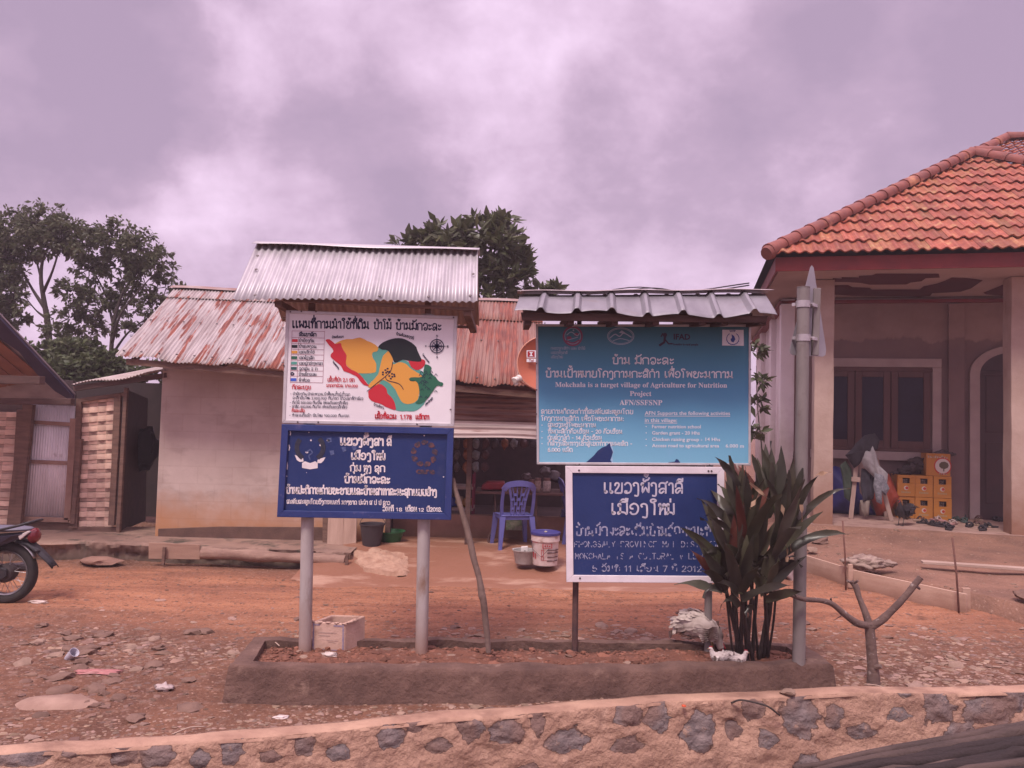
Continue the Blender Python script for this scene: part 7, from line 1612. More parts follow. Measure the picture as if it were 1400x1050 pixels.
# ---------------------------------------------------------------- cordyline clump in the planter
cp_ = thing('cordyline_plant', 'tall dark leaved cordyline clump with bare stems at the right end of the planter', 'plant', G(1030, 905, .17))
LVY = 4.98; lv = MB(); stm = MB(); dry = MB()
def blade(b, p, d, ln, wd, droop, seg=8, tw=0.0):
    d = d.normalized(); sd_ = d.cross(Vector((0, -.9, .45)));
    if sd_.length < .05: sd_ = Vector((1, 0, 0))
    sd_.normalize(); sd_ = (Matrix.Rotation(tw, 3, d) @ sd_); i0 = len(b.v); c = Vector(p)
    for k in range(seg + 1):
        t = k / seg; dd = (d + Vector((0, 0, -1)) * droop * t * t * 1.6).normalized()
        if k: c = c + dd * (ln / seg)
        w_ = wd * .5 * max(.05, math.sin(math.pi * min(1, (.10 + .90 * t) ** .85)) ** .75) if t < .999 else wd * .02; n_ = sd_.cross(dd).normalized()
        wave = .012 * math.sin(t * 9 + ln * 40)
        b.v += [c - sd_ * w_ + n_ * (w_ * .42 + wave), c, c + sd_ * w_ + n_ * (w_ * .42 - wave)]
    for k in range(seg):
        for l in (0, 1): o = i0 + 3 * k + l; b.face((o, o + 1, o + 4, o + 3))
ros = [ # stem foot, rosette heart (photo), dy, leaves, length px, lean spread
    ((1037, 905), (1073, 712), .05, 17, 108, .62, (.10, 0, 1)), ((1042, 903), (1058, 745), -.06, 13, 100, .8, (.3, -.2, 1)), ((1012, 906), (1018, 730), .0, 17, 105, .75, (-.12, -.1, 1)), ((1008, 905), (1000, 762), -.05, 15, 92, .95, (-.35, -.15, 1)),
    ((1020, 907), (1030, 770), .08, 13, 95, .9, (0, -.2, 1)), ((1016, 904), (990, 792), .0, 11, 72, 1.25, (-.5, -.2, .8)), ((1050, 902), (1045, 800), -.04, 9, 78, 1.1, (.25, -.3, .9)), ((1030, 907), (1012, 800), -.10, 10, 85, 1.1, (-.1, -.4, .9)), ((1028, 904), (1050, 690), .12, 12, 95, .55, (-.1, .1, 1)), ((1022, 904), (1012, 700), .14, 10, 80, .6, (-.1, .1, 1))]
for (fx, fy), (hx, hy), dy, n_, lp_, sprd, lean in ros:
    n_ = int(n_ * (.78 if hy < 740 else .62))
    f = G(fx, fy, .15); h = W(hx, hy, LVY + dy); mid_ = f.lerp(h, .5) + Vector((rl.uniform(-.02, .02), 0, 0)); pts = smoothpts([f, mid_, h], 6); scl = .75
    stm.tube(pts, [.013 - .003 * k / len(pts) + .0015 * (k % 2) for k in range(len(pts))], 8)
    for k in range(n_):
        a = k * 2.399 + hx; tl = (k + .5) / n_; out = sprd * (.09 + .46 * tl); d = Vector((lean[0] * .7 + out * math.cos(a), lean[1] + out * math.sin(a) * .8, lean[2] * (1 - .55 * tl))); v = rl.uniform(.75, 1.9); lv.tint = (v, v * rl.uniform(.95, 1.1), v * rl.uniform(.8, 1))
        if rl.random() < .08: lv.tint = (2.6, 1.0, .9)
        st = h - Vector((0, 0, 1)) * (.10 * tl) + Vector((math.cos(a), math.sin(a), 0)) * .012; blade(lv, st, d, lp_ * PX(LVY) * rl.uniform(.72, 1.08), .066 * rl.uniform(.7, 1.15), .06 + .42 * tl * rl.uniform(.3, 1.2), 8, rl.uniform(-.5, .5))
for (px, py, dx, ln, dr_) in ((985, 655, -.35, .28, .2), (975, 705, -.6, .22, .6), (968, 750, -.6, .20, .9), (968, 800, -.5, .22, 1.4), (1085, 810, .3, .16, .9), (985, 820, -.3, .25, 1.5), (1000, 830, -.1, .2, 1.6)):
    lv.tint = (1, 1, 1); blade(lv, W(px + 25 * (1 if dx < 0 else -1), py + 10, LVY - .03), Vector((dx, -.2, .45)), ln, .05, dr_, 8, rl.uniform(-.4, .4))
for k in range(9):             # thin side stems among the thick ones
    fx = 1003 + 50 * rl.random(); f = G(fx, 900 + 7 * rl.random(), .15); h = W(fx + rl.uniform(-14, 22), 790 + rl.uniform(-20, 30), LVY + rl.uniform(-.06, .08)); stm.tube(smoothpts([f, f.lerp(h, .5) + rdir() * .015, h], 5), [.008] * 11, 6)
    for q in range(2): lv.tint = (.9, .8, .8); blade(lv, h, Vector((rl.uniform(-.5, .5), -.2, .8)), .2, .045, .9, 7, rl.uniform(-.5, .5))
stm.build('stems', mat('cordyline_stem', (.060, .042, .036), (.035, .026, .024), scale=30, rough=.85, bump=.3), cp_, smooth=True)
for (px, py, dx, dz, ln) in ((1068, 690, .15, -1, .16), (1078, 705, .05, -1, .22), (1095, 690, .02, -1, .18), (1025, 660, .5, -.4, .15), (1040, 675, -.4, -.5, .12), (1075, 735, 0, -1, .15), (1115, 650, .6, .2, .10)): dry.tint = (1, 1, 1); blade(dry, W(px, py, LVY - .10), Vector((dx, -.1, dz)), ln, .022, .1, 6, rl.uniform(-1, 1))
lo = lv.build('leaves', M_leafC, cp_, smooth=True); dry.build('dry_leaves', mat('dry_leaf', (.40, .26, .17), (.28, .17, .11), scale=20, rough=.8, trans=.2), cp_, smooth=True)
# ---------------------------------------------------------------- cut stump with three limbs, and a bent pole
M_stump = mat('lichen_bark', (.165, .105, .088), (.105, .066, .058), scale=8, rough=.95, bump=1.0, bscale=26, c3=(.30, .235, .21), s3=16, lo3=.60, hi3=.68)
SYP = G(1194, 936, .06).y; stp = thing('cut_tree', 'leafless cut back young tree with three crooked limbs outside the planter corner', 'tree', G(1194, 936, .06))
def limb(name, pts, parent, m_, Y):
    b = MB(); q = smoothpts([W(x, y, Y + dy) for x, y, dy, r_ in pts], 5); rad = []
    for k in range(len(q)): f = k / (len(q) - 1) * (len(pts) - 1); i = min(int(f), len(pts) - 2); rad.append((pts[i][3] + (pts[i + 1][3] - pts[i][3]) * (f - i)) * PX(Y) * (1 + .12 * noise.noise(q[k] * 14)))
    b.tube(q, rad, 12); return b.build(name, m_, parent, smooth=40)
limb('trunk', [(1194, 945, 0, 8.6), (1194, 920, 0, 8), (1192, 895, 0, 6.6), (1190, 870, 0, 6.2), (1188, 852, 0, 6.6)], stp, M_stump, SYP)
limb('limb', [(1190, 856, 0, 5.4), (1172, 852, -.03, 4.8), (1155, 840, -.06, 4.4), (1138, 826, -.09, 3.8), (1122, 821, -.12, 3.4), (1098, 819, -.16, 3.2), (1078, 812, -.2, 3), (1056, 806, -.24, 2.6)], stp, M_stump, SYP)
limb('limb', [(1189, 856, 0, 5), (1182, 835, .03, 4), (1175, 818, .06, 3.8), (1170, 802, .08, 4.2), (1164, 795, .09, 3.4)], stp, M_stump, SYP)
limb('limb', [(1190, 857, 0, 6), (1205, 848, -.02, 5.2), (1222, 832, -.04, 4.8), (1238, 815, -.06, 4.4), (1250, 800, -.07, 4.4), (1259, 789, -.08, 4.2)], stp, M_stump, SYP)
b = MB()
for x, y, dx, dy, ln, r_ in ((1197, 912, 8, -1, 1, 3.4), (1136, 824, 0, -6, 1, 1.6), (1255, 803, 2, 2, 1, 2), (1164, 796, -6, -2, 1, 2), (1168, 797, 5, -3, 1, 2), (1150, 842, -10, 6, 1, .6)): b.tube([W(x, y, SYP - .03), W(x + dx, y + dy, SYP - .06)], [r_ * PX(SYP), r_ * .8 * PX(SYP)], 8)
b.build('knots', M_stump, stp, smooth=40)
BP = 5.0; o = limb('bent_pole', [(668, 892, 0, 3.6), (666, 868, 0, 4), (664, 850, 0, 4.2), (661, 822, 0, 4.6), (659, 814, 0, 5), (655, 790, .02, 3.8), (648, 765, .04, 4.2), (643, 742, .06, 4.6), (638, 722, .08, 4), (630, 695, .10, 3.8), (622, 668, .12, 3.6), (619, 654, .13, 2.8)], None, mat('peeled_pole', (.20, .135, .112), (.13, .085, .07), scale=9, rough=.95, bump=.6, bscale=30, c3=(.30, .22, .19), s3=12, lo3=.62, hi3=.7), BP)
tag(o, 'bent thin wooden pole standing in the planter soil between the signs', 'pole')
# ---------------------------------------------------------------- box and litter
bx = thing('foam_box', 'weathered foam box with blue tape edges in the planter by the left post', 'box', G(462, 893, .17))
M_foam = mat('dirty_foam', (.56, .37, .295), (.44, .28, .215), scale=5, rough=.85, bump=.3, c3=(.28, .16, .12), s3=4, lo3=.58, hi3=.72)
A, B, C, D = [G(x, y, .165) for x, y in ((426, 888), (471, 891), (499, 881), (452, 878))]; hgt = 39 * PX(4.95)
b = MB(); tops = [Vector((p.x + (-.004), p.y, p.z + hgt + dz)) for p, dz in zip((A, B, C, D), (0, -.002, .01, .004))]
q = [A, B, C, D]; wth = .022; cen = sum(q, Vector()) / 4
inn = [t_ + (Vector((cen.x, cen.y, t_.z)) - t_).normalized() * wth * 1.4 for t_ in tops]; low = [Vector((t_.x, t_.y, .19)) for t_ in inn]
i0 = b.add(q + tops + inn + low)
for k in range(4):
    l = (k + 1) % 4; b.face((i0 + k, i0 + l, i0 + 4 + l, i0 + 4 + k)); b.face((i0 + 4 + k, i0 + 4 + l, i0 + 8 + l, i0 + 8 + k)); b.face((i0 + 8 + k, i0 + 8 + l, i0 + 12 + l, i0 + 12 + k))
b.face((i0 + 12, i0 + 13, i0 + 14, i0 + 15)); body = b.build('body', M_foam, bx, bev=.007)
b = MB()
for k in range(9): p = tops[1].lerp(tops[2], k / 8) if k < 5 else tops[0].lerp(tops[1], (k - 5) / 4); b.blob(p + Vector((0, .006, 0)), .012, k, .6, 1.5, 2, (1.6, 1, .5))
b.build('torn_edge', M_foam, body, smooth=True)
b = MB(); yv = Vector((0, -.0025, 0)); U_, V_ = (B - A), tops[0] - A
def fr(u0, u1, v0, v1): b.quad(*[A + U_ * u + V_ * v + yv for u, v in ((u0, v0), (u1, v0), (u1, v1), (u0, v1))])
fr(.02, .07, .05, .97); fr(.93, .975, .05, .97); fr(.075, .24, .88, .93); fr(.66, .92, .88, .93); fr(.075, .92, .02, .05)
b.build('blue_tape', mat('faded_blue_tape', (.20, .17, .27), (.33, .25, .28), scale=40), body)
b = MB(); 
for u0, u1, v0, v1 in ((.2, .75, .62, .66), (.2, .55, .52, .55), (.45, .8, .36, .385), (.5, .72, .3, .32)): fr(u0, u1, v0, v1)
b.build('faint_print', mat('faint_print', (.40, .26, .22), (.48, .34, .28), scale=50), body)
def litter(name, lb, px, py, r_, c, sq, cat, z=0, amp=.5, k=1):
    p = G(px, py, z); p.z = gz(p.x, p.y) if z == 0 else z; b = MB(); b.blob(p + Vector((0, 0, r_ * sq[2] * .6)), r_, k, amp, 1.9, 3, sq); return tag(b.build(name, mat('litter_' + name + str(k), c, tuple(q * .75 for q in c), scale=30, rough=.4), smooth=True), lb, cat)
p = G(97, 902, 0); p.z = gz(p.x, p.y) + .03; b = MB(); ax = Vector((.6, -.25, .55)).normalized(); a_ = ax.cross(Vector((0, 0, 1))).normalized(); b.lathe(p - ax * .045, [(.022, 0), (.026, .02), (.032, .08), (.034, .085), (.030, .084), (.02, .01), (.001, .01)], 18, a_, ax.cross(a_), ax); tag(b.build('plastic_cup', mat('clear_plastic_cup', (.55, .53, .60), (.40, .37, .43), scale=25, rough=.25), smooth=40), 'discarded clear plastic cup lying on the dirt at the left', 'cup')
litter('plastic_wrapper', 'crumpled clear plastic wrapper on the dirt left of the planter', 224, 944, .05, (.46, .36, .34), (1, .7, .5), 'wrapper', k=2)
litter('white_scrap', 'white paper scrap below the left end of the planter', 384, 981, .030, (.70, .58, .54), (1.3, .8, .2), 'scrap', k=3); litter('white_scrap', 'white litter scraps under the motorbike rear wheel', 52, 826, .045, (.62, .48, .42), (1.8, .7, .25), 'scrap', k=4)
litter('pink_wrapper', 'pink plastic strip trodden into the stones at the left', 135, 920, .09, (.42, .17, .16), (1.7, .45, .12), 'wrapper', k=5); litter('bottle_cap', 'tiny orange red bottle cap on the wall coping', 935, 966, .014, (.60, .10, .04), (1, 1, .5), 'cap', z=.06, amp=.1, k=6)
litter('clear_bag', 'clear plastic bag behind the grey sign pole', 1078, 800, .11, (.42, .33, .33), (1, .7, 1.1), 'bag', k=7)
litter('white_scrap', 'pale scrap lying in the planter before the foam box', 450, 896, .035, (.60, .50, .45), (1.5, .8, .35), 'scrap', z=.17, k=8)
b = MB(); q = [G(x, y, z_) for x, y, z_ in ((1000, 961, .065), (1012, 957, .10), (1030, 960, .085), (1050, 966, .07), (1066, 978, -.0))]; b.tube(smoothpts(q, 5), .006, 6); tag(b.build('twig', M_bark, smooth=True), 'thin dark twig lying across the wall coping', 'twig')
for k, (x0, y0, x1, y1, lb) in enumerate(((360, 872, 382, 884, 'pale dry straw in the left corner of the planter'), (1182, 935, 1222, 946, 'pale dry stick on the dirt beside the cut tree'), (236, 985, 282, 975, 'pale twig on the dirt above the left wall coping'))):
    p, q = G(x0, y0, .19 if k == 0 else .08), G(x1, y1, .18 if k == 0 else .08); p.z = q.z = (.185 if k == 0 else gz(p.x, p.y) + .012); b = MB(); b.tube(smoothpts([p, (p + q) / 2 + Vector((0, .01, .012)), q], 4), .004, 5); tag(b.build('dry_twig', mat('dry_straw', (.42, .30, .24)), smooth=True), lb, 'twig')
# ---------------------------------------------------------------- fowl
def bird(name, lb, pos, rz, sc, spine, m_body, m_comb, m_leg, legs=True, cat='hen', tailf=None):
    """spine: (x,z,half width,half height) from tail to beak; one continuous skin"""
    t = thing(name, lb, cat, (0, 0, 0)); b = MB(); n_ = 14; sp_ = []
    P = [Vector((x, 0, z)) for x, z, w_, h_ in spine]; Q = [Vector((w_, h_, 0)) for x, z, w_, h_ in spine]; P, Q = smoothpts(P, 4), smoothpts(Q, 4)
    for k, (p, q) in enumerate(zip(P, Q)):
        d = (P[min(k + 1, len(P) - 1)] - P[max(k - 1, 0)]).normalized(); up = Vector((-d.z, 0, d.x))
        if up.z < 0 and abs(d.z) < .7: up = -up
        for j in range(n_): a = 2 * math.pi * j / n_; b.v.append(p + Vector((0, 1, 0)) * (q.x * math.cos(a)) + up * (q.y * math.sin(a)) + rdir() * .0025)
    for k in range(len(P) - 1):
        for j in range(n_): o = k * n_; l = (j + 1) % n_; b.face((o + j, o + l, o + n_ + l, o + n_ + j))
    b.face(list(range(n_))); e_ = (len(P) - 1) * n_; b.face([e_ + j for j in range(n_)][::-1])
    body = b.build('body', m_body, t, smooth=True, sub=1); hx, hz = spine[-2][0], spine[-2][1]; hd = Vector((spine[-1][0] - hx, 0, spine[-1][1] - hz)).normalized(); hu = Vector((-hd.z, 0, hd.x)); hu = hu if hu.z > 0 or abs(hd.z) > .8 else -hu; hc = Vector((hx, 0, hz)); hr_ = spine[-2][2]
    b = MB(); b.lathe(hc + hd * hr_ * .7, [(hr_ * .42, 0), (hr_ * .25, hr_ * .5), (.001, hr_ * 1.1)], 8, Vector((0, 1, 0)), hu, hd); b.build('beak', m_leg, t)
    b = MB()
    for k in range(4): b.blob(hc + hu * hr_ * 1.05 + hd * hr_ * (-.7 + .4 * k), hr_ * .42, k, .1, 1, 1, (.7, .3, 1))
    b.blob(hc - hu * hr_ * .7 + hd * hr_ * .6, hr_ * .45, 3, .1, 1, 1, (.6, .5, 1)); b.blob(hc + hd * hr_ * .25, hr_ * .8, 5, .05, 1, 2, (.8, 1.12, .7)); b.build('comb', m_comb, t, smooth=True)
    b = MB()
    for s_ in (-1, 1): b.blob(hc + hd * hr_ * .35 + hu * hr_ * .2 + Vector((0, s_ * hr_ * .92, 0)), hr_ * .17, 1, 0, 1, 1)
    b.build('eyes', mat('bird_eye', (.01, .008, .008), rough=.2), t, smooth=True)
    bs = max(q[2] for q in spine) / .1; b = MB(); xm, zm, wm, hm = spine[len(spine) // 2 - 1]; b.tint = (1, 1, 1); nP = len(P)
    for s_ in (-1, 1):         # folded wings
        for k in range(7): blade(b, Vector((xm + .08 * bs, s_ * (wm * .86 + .006), zm + (.03 - .012 * k) * bs)), Vector((-1, s_ * .04, -.12 - .03 * k)), (.16 - .008 * k) * bs, .034 * bs, .1, 5, s_ * 1.3)
    for k in range(9): blade(b, Vector((spine[0][0] + .05 * bs, .012 * bs * (k - 4), spine[0][1])), Vector((-1, .09 * (k - 4), (tailf if tailf is not None else .7) - .07 * abs(k - 4))), .13 * bs, .036 * bs, .15, 5, 1.2)
    for k in range(260):       # ruffled body feathers
        q = rl.randrange(1, int(nP * .72)); a = rl.uniform(0, 6.283); d = (P[min(q + 1, nP - 1)] - P[q - 1]).normalized(); up = Vector((-d.z, 0, d.x)); nn = Vector((0, 1, 0)) * math.cos(a) + up * math.sin(a); v = rl.uniform(.75, 1.1); b.tint = (v, v, v)
        st = P[q] + Vector((0, 1, 0)) * (Q[q].x * math.cos(a) * .97) + up * (Q[q].y * math.sin(a) * .97); leaf(b, st, -d + nn * .28 + rdir() * .15, nn, .055 * bs * rl.uniform(.7, 1.2), .030 * bs, .15, 3)
    b.build('feathers', m_body, t, smooth=True)
    if legs:
        for s_ in (-1, 1):
            b = MB(); bx_ = spine[len(spine) // 2][0] - .01; y = s_ * .035; zb = .10; b.tube([(bx_, y, zb + .08), (bx_ - .015, y, zb + .02)], [.026, .014], 8); b.tube([(bx_ - .015, y, zb + .03), (bx_ + .012, y, .008)], .0065, 6)
            for a in (-.5, 0, .5): b.tube([(bx_ + .012, y, .008), (bx_ + .012 + .05 * math.cos(a), y + .05 * math.sin(a), .004)], [.006, .003], 5)
            b.tube([(bx_ + .012, y, .008), (bx_ - .018, y, .004)], [.005, .003], 5); b.build('leg', m_leg, t, smooth=True)
    t.location = pos; t.rotation_euler = (0, 0, rz); t.scale = (sc,) * 3; return t
stand = [(-.19, .27, .015, .02), (-.15, .26, .05, .055), (-.08, .225, .085, .085), (.0, .205, .098, .098), (.07, .215, .09, .092), (.12, .25, .062, .066), (.145, .30, .04, .042), (.155, .345, .028, .030), (.165, .375, .027, .028), (.185, .378, .014, .014)]
peck = [(-.17, .20, .02, .03), (-.14, .215, .06, .065), (-.08, .225, .098, .098), (.0, .215, .11, .11), (.07, .195, .09, .09), (.125, .165, .06, .06), (.155, .12, .038, .04), (.17, .075, .028, .029), (.18, .05, .027, .027), (.19, .033, .014, .014)]
M_comb = mat('red_comb', (.36, .03, .035), rough=.6); M_shank = mat('yellow_shank', (.35, .22, .10), rough=.6)
u, z = onv(1237, 713, .25); pp = H(u, .25, PZ)
bird('black_hen', 'black hen with red face standing on the porch before the yellow crates', pp + Vector((0, 0, .002)), R(215), .92, stand, mat('black_feathers', (.014, .012, .014), (.028, .022, .026), scale=30, rough=.45, spec=.5), M_comb, mat('dark_shank', (.06, .05, .045), rough=.6), tailf=.35)
M_wf = mat('white_feathers', (.54, .45, .40), (.38, .30, .26), scale=22, rough=.8, c3=(.40, .28, .22), s3=9, lo3=.60, hi3=.75)
pp = G(960, 896, .165); bird('white_hen', 'large white hen pecking head down in the planter beside the cordyline', (pp.x, pp.y + .12, .155), R(-20), .86, peck, M_wf, M_comb, M_shank, tailf=-.55)
chick = [(-.10, .13, .01, .012), (-.07, .125, .032, .034), (-.02, .105, .050, .050), (.03, .10, .05, .05), (.065, .115, .034, .036), (.085, .145, .022, .024), (.095, .170, .020, .021), (.115, .170, .009, .009)]
for px, py, rz, lb in ((985, 909, 165, 'small white pullet facing left on the soil under the white hen'), (1006, 911, -20, 'small white pullet facing right at the foot of the cordyline')):
    pp = G(px, py, .165); bird('white_pullet', lb, (pp.x, pp.y, .15), R(rz), .66, chick, mat('pullet_feathers', (.62, .54, .51), (.50, .42, .39), scale=30, rough=.8), M_comb, M_shank, legs=False)
# ---------------------------------------------------------------- motorbike at the left edge
mo = thing('motorbike', 'dark motorbike with spoked rear wheel and black mudguard parked at the left edge', 'motorbike', (0, 0, 0))
M_tyre = mat('tyre_rubber', (.022, .019, .020), (.035, .027, .025), scale=20, rough=.85, bump=.3); M_mblk = mat('black_plastic', (.020, .018, .022), (.032, .027, .030), scale=8, rough=.5, c3=(.10, .06, .05), s3=7, lo3=.58, hi3=.8); M_mdark = mat('dark_fairing', (.026, .022, .038), rough=.3, spec=.5); M_chrome = mat('worn_chrome', (.42, .39, .40), (.25, .22, .22), scale=20, rough=.35, metal=.8); M_engine = mat('oily_engine', (.055, .043, .043), (.09, .07, .068), scale=15, rough=.6, metal=.3)
M_seat = mat('seat_vinyl', (.15, .14, .18), (.115, .105, .14), scale=5, rough=.5)
WR = .27
def wheel(cx, parent):
    t_ = MB(); c = Vector((cx, 0, WR)); ay_, az__ = Vector((0, 0, 1)), Vector((0, 1, 0))
    prof = [(WR - .075, -.020), (WR - .060, -.036), (WR - .028, -.042), (WR - .008, -.028), (WR, 0), (WR - .008, .028), (WR - .028, .042), (WR - .060, .036), (WR - .075, .020)]
    t_.lathe(c, prof, 40, (1, 0, 0), ay_, az__, cap0=False, cap1=False); w_ = t_.build('wheel', M_tyre, parent, smooth=50)
    b = MB(); b.lathe(c, [(WR - .078, -.024), (WR - .090, -.018), (WR - .092, .0), (WR - .090, .018), (WR - .078, .024), (WR - .072, .018), (WR - .072, -.018), (WR - .078, -.024)], 40, (1, 0, 0), ay_, az__, cap0=False, cap1=False); b.build('rim', M_chrome, w_, smooth=40)
    b = MB()
    for k in range(28): a = 2 * math.pi * k / 28; s_ = 1 if k % 2 else -1; a2 = a + .5 * (1 if k % 4 < 2 else -1); b.tube([c + Vector((.05 * math.cos(a2), s_ * .030, .05 * math.sin(a2))), c + Vector(((WR - .088) * math.cos(a), 0, (WR - .088) * math.sin(a)))], .0022, 4)
    b.build('spokes', M_chrome, w_)
    b = MB(); b.lathe(c + Vector((0, -.06, 0)), [(.03, -.01), (.075, 0), (.082, .02), (.082, .09), (.07, .12), (.02, .13)], 24, (1, 0, 0), ay_, az__); b.build('hub', M_engine, w_, smooth=40); return w_
wheel(0, mo); wheel(-1.24, mo)
def tb_(name, pts, rad, m_, n_=10, par=None): b = MB(); b.tube(smoothpts(pts, 5) if len(pts) > 2 else pts, rad, n_); return b.build(name, m_, par or mo, smooth=40)
tb_('swing_arm', [(0, -.075, WR), (-.25, -.08, .29), (-.48, -.07, .31)], .022, M_mblk); tb_('shock_absorber', [(-.03, -.10, .31), (.015 - .09, -.11, .56)], .016, M_chrome)
b = MB()
for k in range(12): z = k / 11; b.lathe((-.035 - .06 * z, -.105, .36 + .17 * z), [(.030, -.006), (.034, 0), (.030, .006)], 12)
b.build('shock_spring', M_mblk, mo, smooth=True)
b = MB(); b.prism([(-.02, -.10, .20), (.06, -.10, .25), (.06, -.10, .32), (-.02, -.10, .34), (-.45, -.10, .36), (-.52, -.10, .32), (-.52, -.10, .25), (-.45, -.10, .21)], (0, .025, 0)); b.build('chain_cover', M_mblk, mo, bev=.01)
tb_('exhaust', [(.10, .14, .30), (-.25, .15, .26), (-.6, .13, .20), (-.75, .06, .22)], .042, M_chrome)
b = MB(); sec = []
sd_ = [(.23, .655, .03, .018), (.12, .655, .105, .03), (-.10, .645, .125, .04), (-.35, .63, .12, .045), (-.52, .645, .09, .05), (-.62, .67, .05, .04)]
n_ = 12
for x, z, w_, h_ in sd_:
    for j in range(n_): a = 2 * math.pi * j / n_; b.v.append(Vector((x, w_ * math.cos(a), z + h_ * math.sin(a) * (1 if math.sin(a) > 0 else .6))))
for k in range(len(sd_) - 1):
    for j in range(n_): o = k * n_; l = (j + 1) % n_; b.face((o + j, o + n_ + j, o + n_ + l, o + l))
b.face(list(range(n_))); b.face([(len(sd_) - 1) * n_ + j for j in range(n_)][::-1]); b.build('seat', M_seat, mo, smooth=True, sub=1)
b = MB()
for s_ in (-1, 1): b.prism([(.20, s_ * .085, .60), (.245, s_ * .075, .645), (.10, s_ * .11, .615), (-.20, s_ * .125, .585), (-.50, s_ * .11, .56), (-.55, s_ * .10, .44), (-.30, s_ * .12, .43), (-.05, s_ * .11, .50)], (0, -s_ * .02, 0))
b.build('side_fairing', M_mdark, mo, bev=.012)
tb_('grab_rail', [(-.12, -.12, .63), (.06, -.125, .675), (.17, -.11, .705), (.245, -.07, .73), (.245, .07, .73), (.17, .11, .705), (.06, .125, .675), (-.12, .12, .63)], .012, M_mblk)
b = MB(); b.blob((.225, 0, .60), .072, 2, .05, 1, 2, (.6, 1.1, .95)); tl = b.build('tail_light', mat('red_lens', (.16, .012, .018), rough=.25, spec=.6), mo, smooth=True)
b = MB(); b.prism([(.155, -.095, .57), (.235, -.09, .64), (.225, -.09, .655), (.14, -.098, .61)], (0, .03, 0)); b.build('indicator', mat('clear_lens', (.55, .48, .46), rough=.15), mo, bev=.006)
b = MB(); pr = [(.10, .56), (.20, .54), (.29, .47), (.38, .385), (.425, .335)]
for k, (x, z) in enumerate(pr): w_ = .07 - .006 * k; b.v += [Vector((x, -w_, z - .015)), Vector((x, -w_ * .6, z + .006)), Vector((x, w_ * .6, z + .006)), Vector((x, w_, z - .015))]
for k in range(4):
    for j in range(3): o = k * 4 + j; b.face((o, o + 4, o + 5, o + 1))
b.build('rear_mudguard', M_mblk, mo, smooth=True, solid=.008)
b = MB(); b.blob((.285, -.045, .475), .022, 1, .1, 1, 2, (1, 1.4, .8)); b.build('reflector', M_mblk, mo, smooth=True)
b = MB(); pts = [(Vector((0 + (WR + .022) * math.cos(a), 0, WR + (WR + .022) * math.sin(a)))) for a in [R(28 + 9 * k) for k in range(14)]]
for p in pts: b.v += [p + Vector((0, -.05, 0)), p * 1.0 + (p - Vector((0, 0, WR))).normalized() * .010, p + Vector((0, .05, 0))]
for k in range(13):
    for j in (0, 1): o = k * 3 + j; b.face((o, o + 3, o + 4, o + 1))
b.build('inner_fender', M_chrome, mo, smooth=True, solid=.004)
b = MB(); b.blob((-.58, 0, .34), .17, 4, .12, 1.6, 3, (1.1, .75, .8)); b.lathe((-.62, -.10, .30), [(.09, 0), (.10, .03), (.08, .06)], 20, (1, 0, 0), (0, 0, 1), (0, -1, 0)); b.build('engine', M_engine, mo, smooth=40)
b = MB(); b.prism([(-.60, -.06, .60), (-.95, -.10, .93), (-1.02, -.10, .90), (-.98, -.13, .55), (-.80, -.12, .30), (-.70, -.08, .34)], (0, .04, 0)); b.prism([(-.60, .02, .60), (-.95, .06, .93), (-1.02, .06, .90), (-.98, .09, .55), (-.80, .08, .30), (-.70, .04, .34)], (0, .04, 0)); b.build('leg_shield', M_mdark, mo, bev=.015)
for s_ in (-1, 1): tb_('fork_leg', [(-1.24, s_ * .075, WR), (-1.06, s_ * .075, .72)], .020, M_chrome)
tb_('handlebar', [(-.88, -.34, .98), (-.97, -.2, 1.0), (-1.0, 0, .96), (-.97, .2, 1.0), (-.88, .34, .98)], .013, M_mblk); b = MB(); b.blob((-1.05, 0, .93), .12, 6, .05, 1, 3, (.8, 1.1, .8)); b.build('headlight_cowl', M_mdark, mo, smooth=True)
b = MB(); pts = [(Vector((-1.24 + (WR + .03) * math.cos(a), 0, WR + (WR + .03) * math.sin(a)))) for a in [R(20 + 10 * k) for k in range(15)]]
for p in pts: b.v += [p + Vector((0, -.055, 0)), p + (p - Vector((-1.24, 0, WR))).normalized() * .012, p + Vector((0, .055, 0))]
for k in range(14):
    for j in (0, 1): o = k * 3 + j; b.face((o, o + 3, o + 4, o + 1))
b.build('front_fender', M_mdark, mo, smooth=True, solid=.005)
tb_('kick_stand', [(-.42, -.09, .28), (-.36, -.20, .01)], .012, M_mblk)
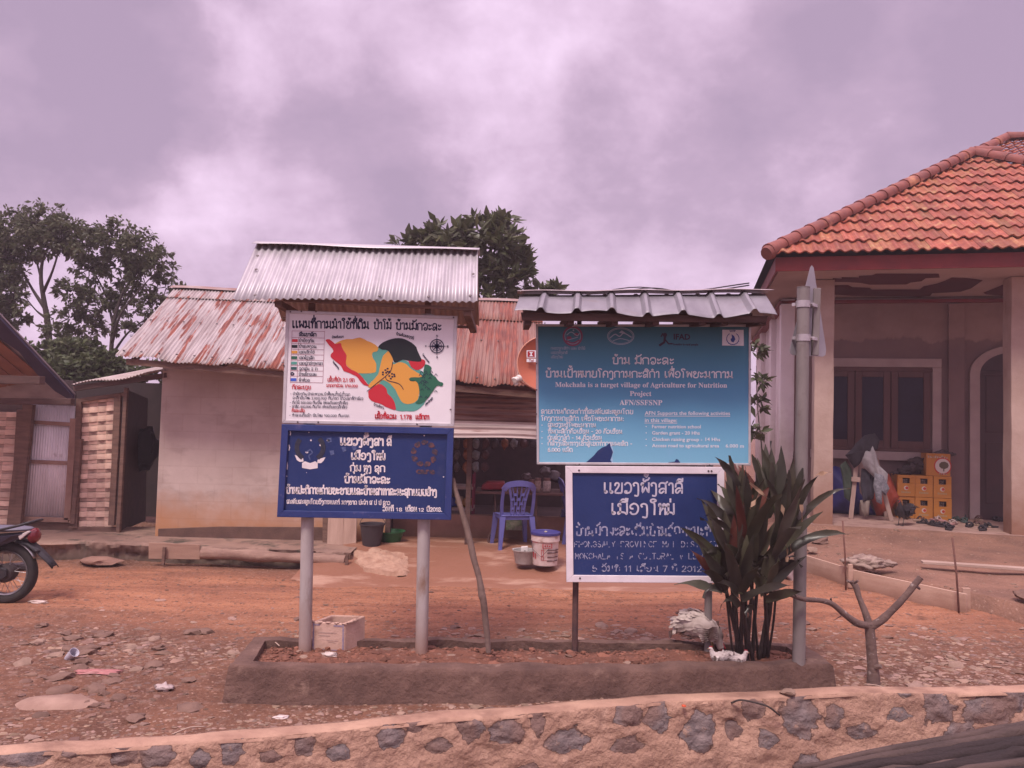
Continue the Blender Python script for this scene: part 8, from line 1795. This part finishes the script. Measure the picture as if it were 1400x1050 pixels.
mp_ = G(7, 826, -.01); mo.location = (mp_.x, mp_.y + .0, gz(mp_.x, mp_.y) - .008)
# ---------------------------------------------------------------- bundle of long bare branches below the wall
M_br = mat('bundle_bark', (.034, .022, .021), (.020, .014, .014), scale=7, rough=.9, stretch=(.3, 1, 1), bump=.6); M_br2 = mat('pale_bundle_bark', (.105, .068, .058), (.055, .037, .033), scale=9, rough=.9, stretch=(.3, 1, 1), bump=.6)
bn = 0
def pole(px0, py0, px1, py1, Y0, Y1, r0, r1, m_, lb, grp):
    p, q = W(px0, py0, Y0), W(px1, py1, Y1); e_ = q + (q - p) * .5; pts = [p.lerp(e_, k / 14) + Vector((0, .02 * noise.noise(Vector((k * .5, px0, 0))), .022 * noise.noise(Vector((k * .6, py0, 5))))) for k in range(15)]
    b = MB(); b.tube(pts, [r0 + (r1 - r0) * k / 14 for k in range(15)], 9); return tag(b.build('bare_pole', m_, smooth=True), lb, 'pole', grp)
pole(1085, 1050, 1400, 992, 3.30, 3.45, .012, .028, M_br2, 'pale topmost pole of the dark bundle lying below the wall', None)
for k in range(16):
    f = k / 15; pole(1060 + 40 * f + rl.uniform(-20, 20), 1062 + 50 * f, 1400, 1004 + 80 * f + rl.uniform(-4, 4), 3.28 - .35 * f, 3.42 - .38 * f, rl.uniform(.010, .02), rl.uniform(.024, .036), M_br if k % 4 else M_br2, 'long dark pole in the bundle lying below the stone wall', 'bundle of poles below the wall')
# ---------------------------------------------------------------- thin volume added to lift the blacks and veil the distance
b = MB(); b.box(-72, 72, -34, 150, -2, 9.5)
hz = b.build('added_haze', bpy.data.materials.new('added_haze'), None); hz['kind'] = 'stuff'
hm = hz.data.materials[0]; hm.use_nodes = True; hm.node_tree.nodes.clear(); ho = hm.node_tree.nodes.new('ShaderNodeOutputMaterial'); hv = hm.node_tree.nodes.new('ShaderNodeVolumePrincipled')
hv.inputs['Color'].default_value = (1, .86, .93, 1); hv.inputs['Density'].default_value = 0.0027; hm.node_tree.links.new(hv.outputs[0], ho.inputs['Volume'])
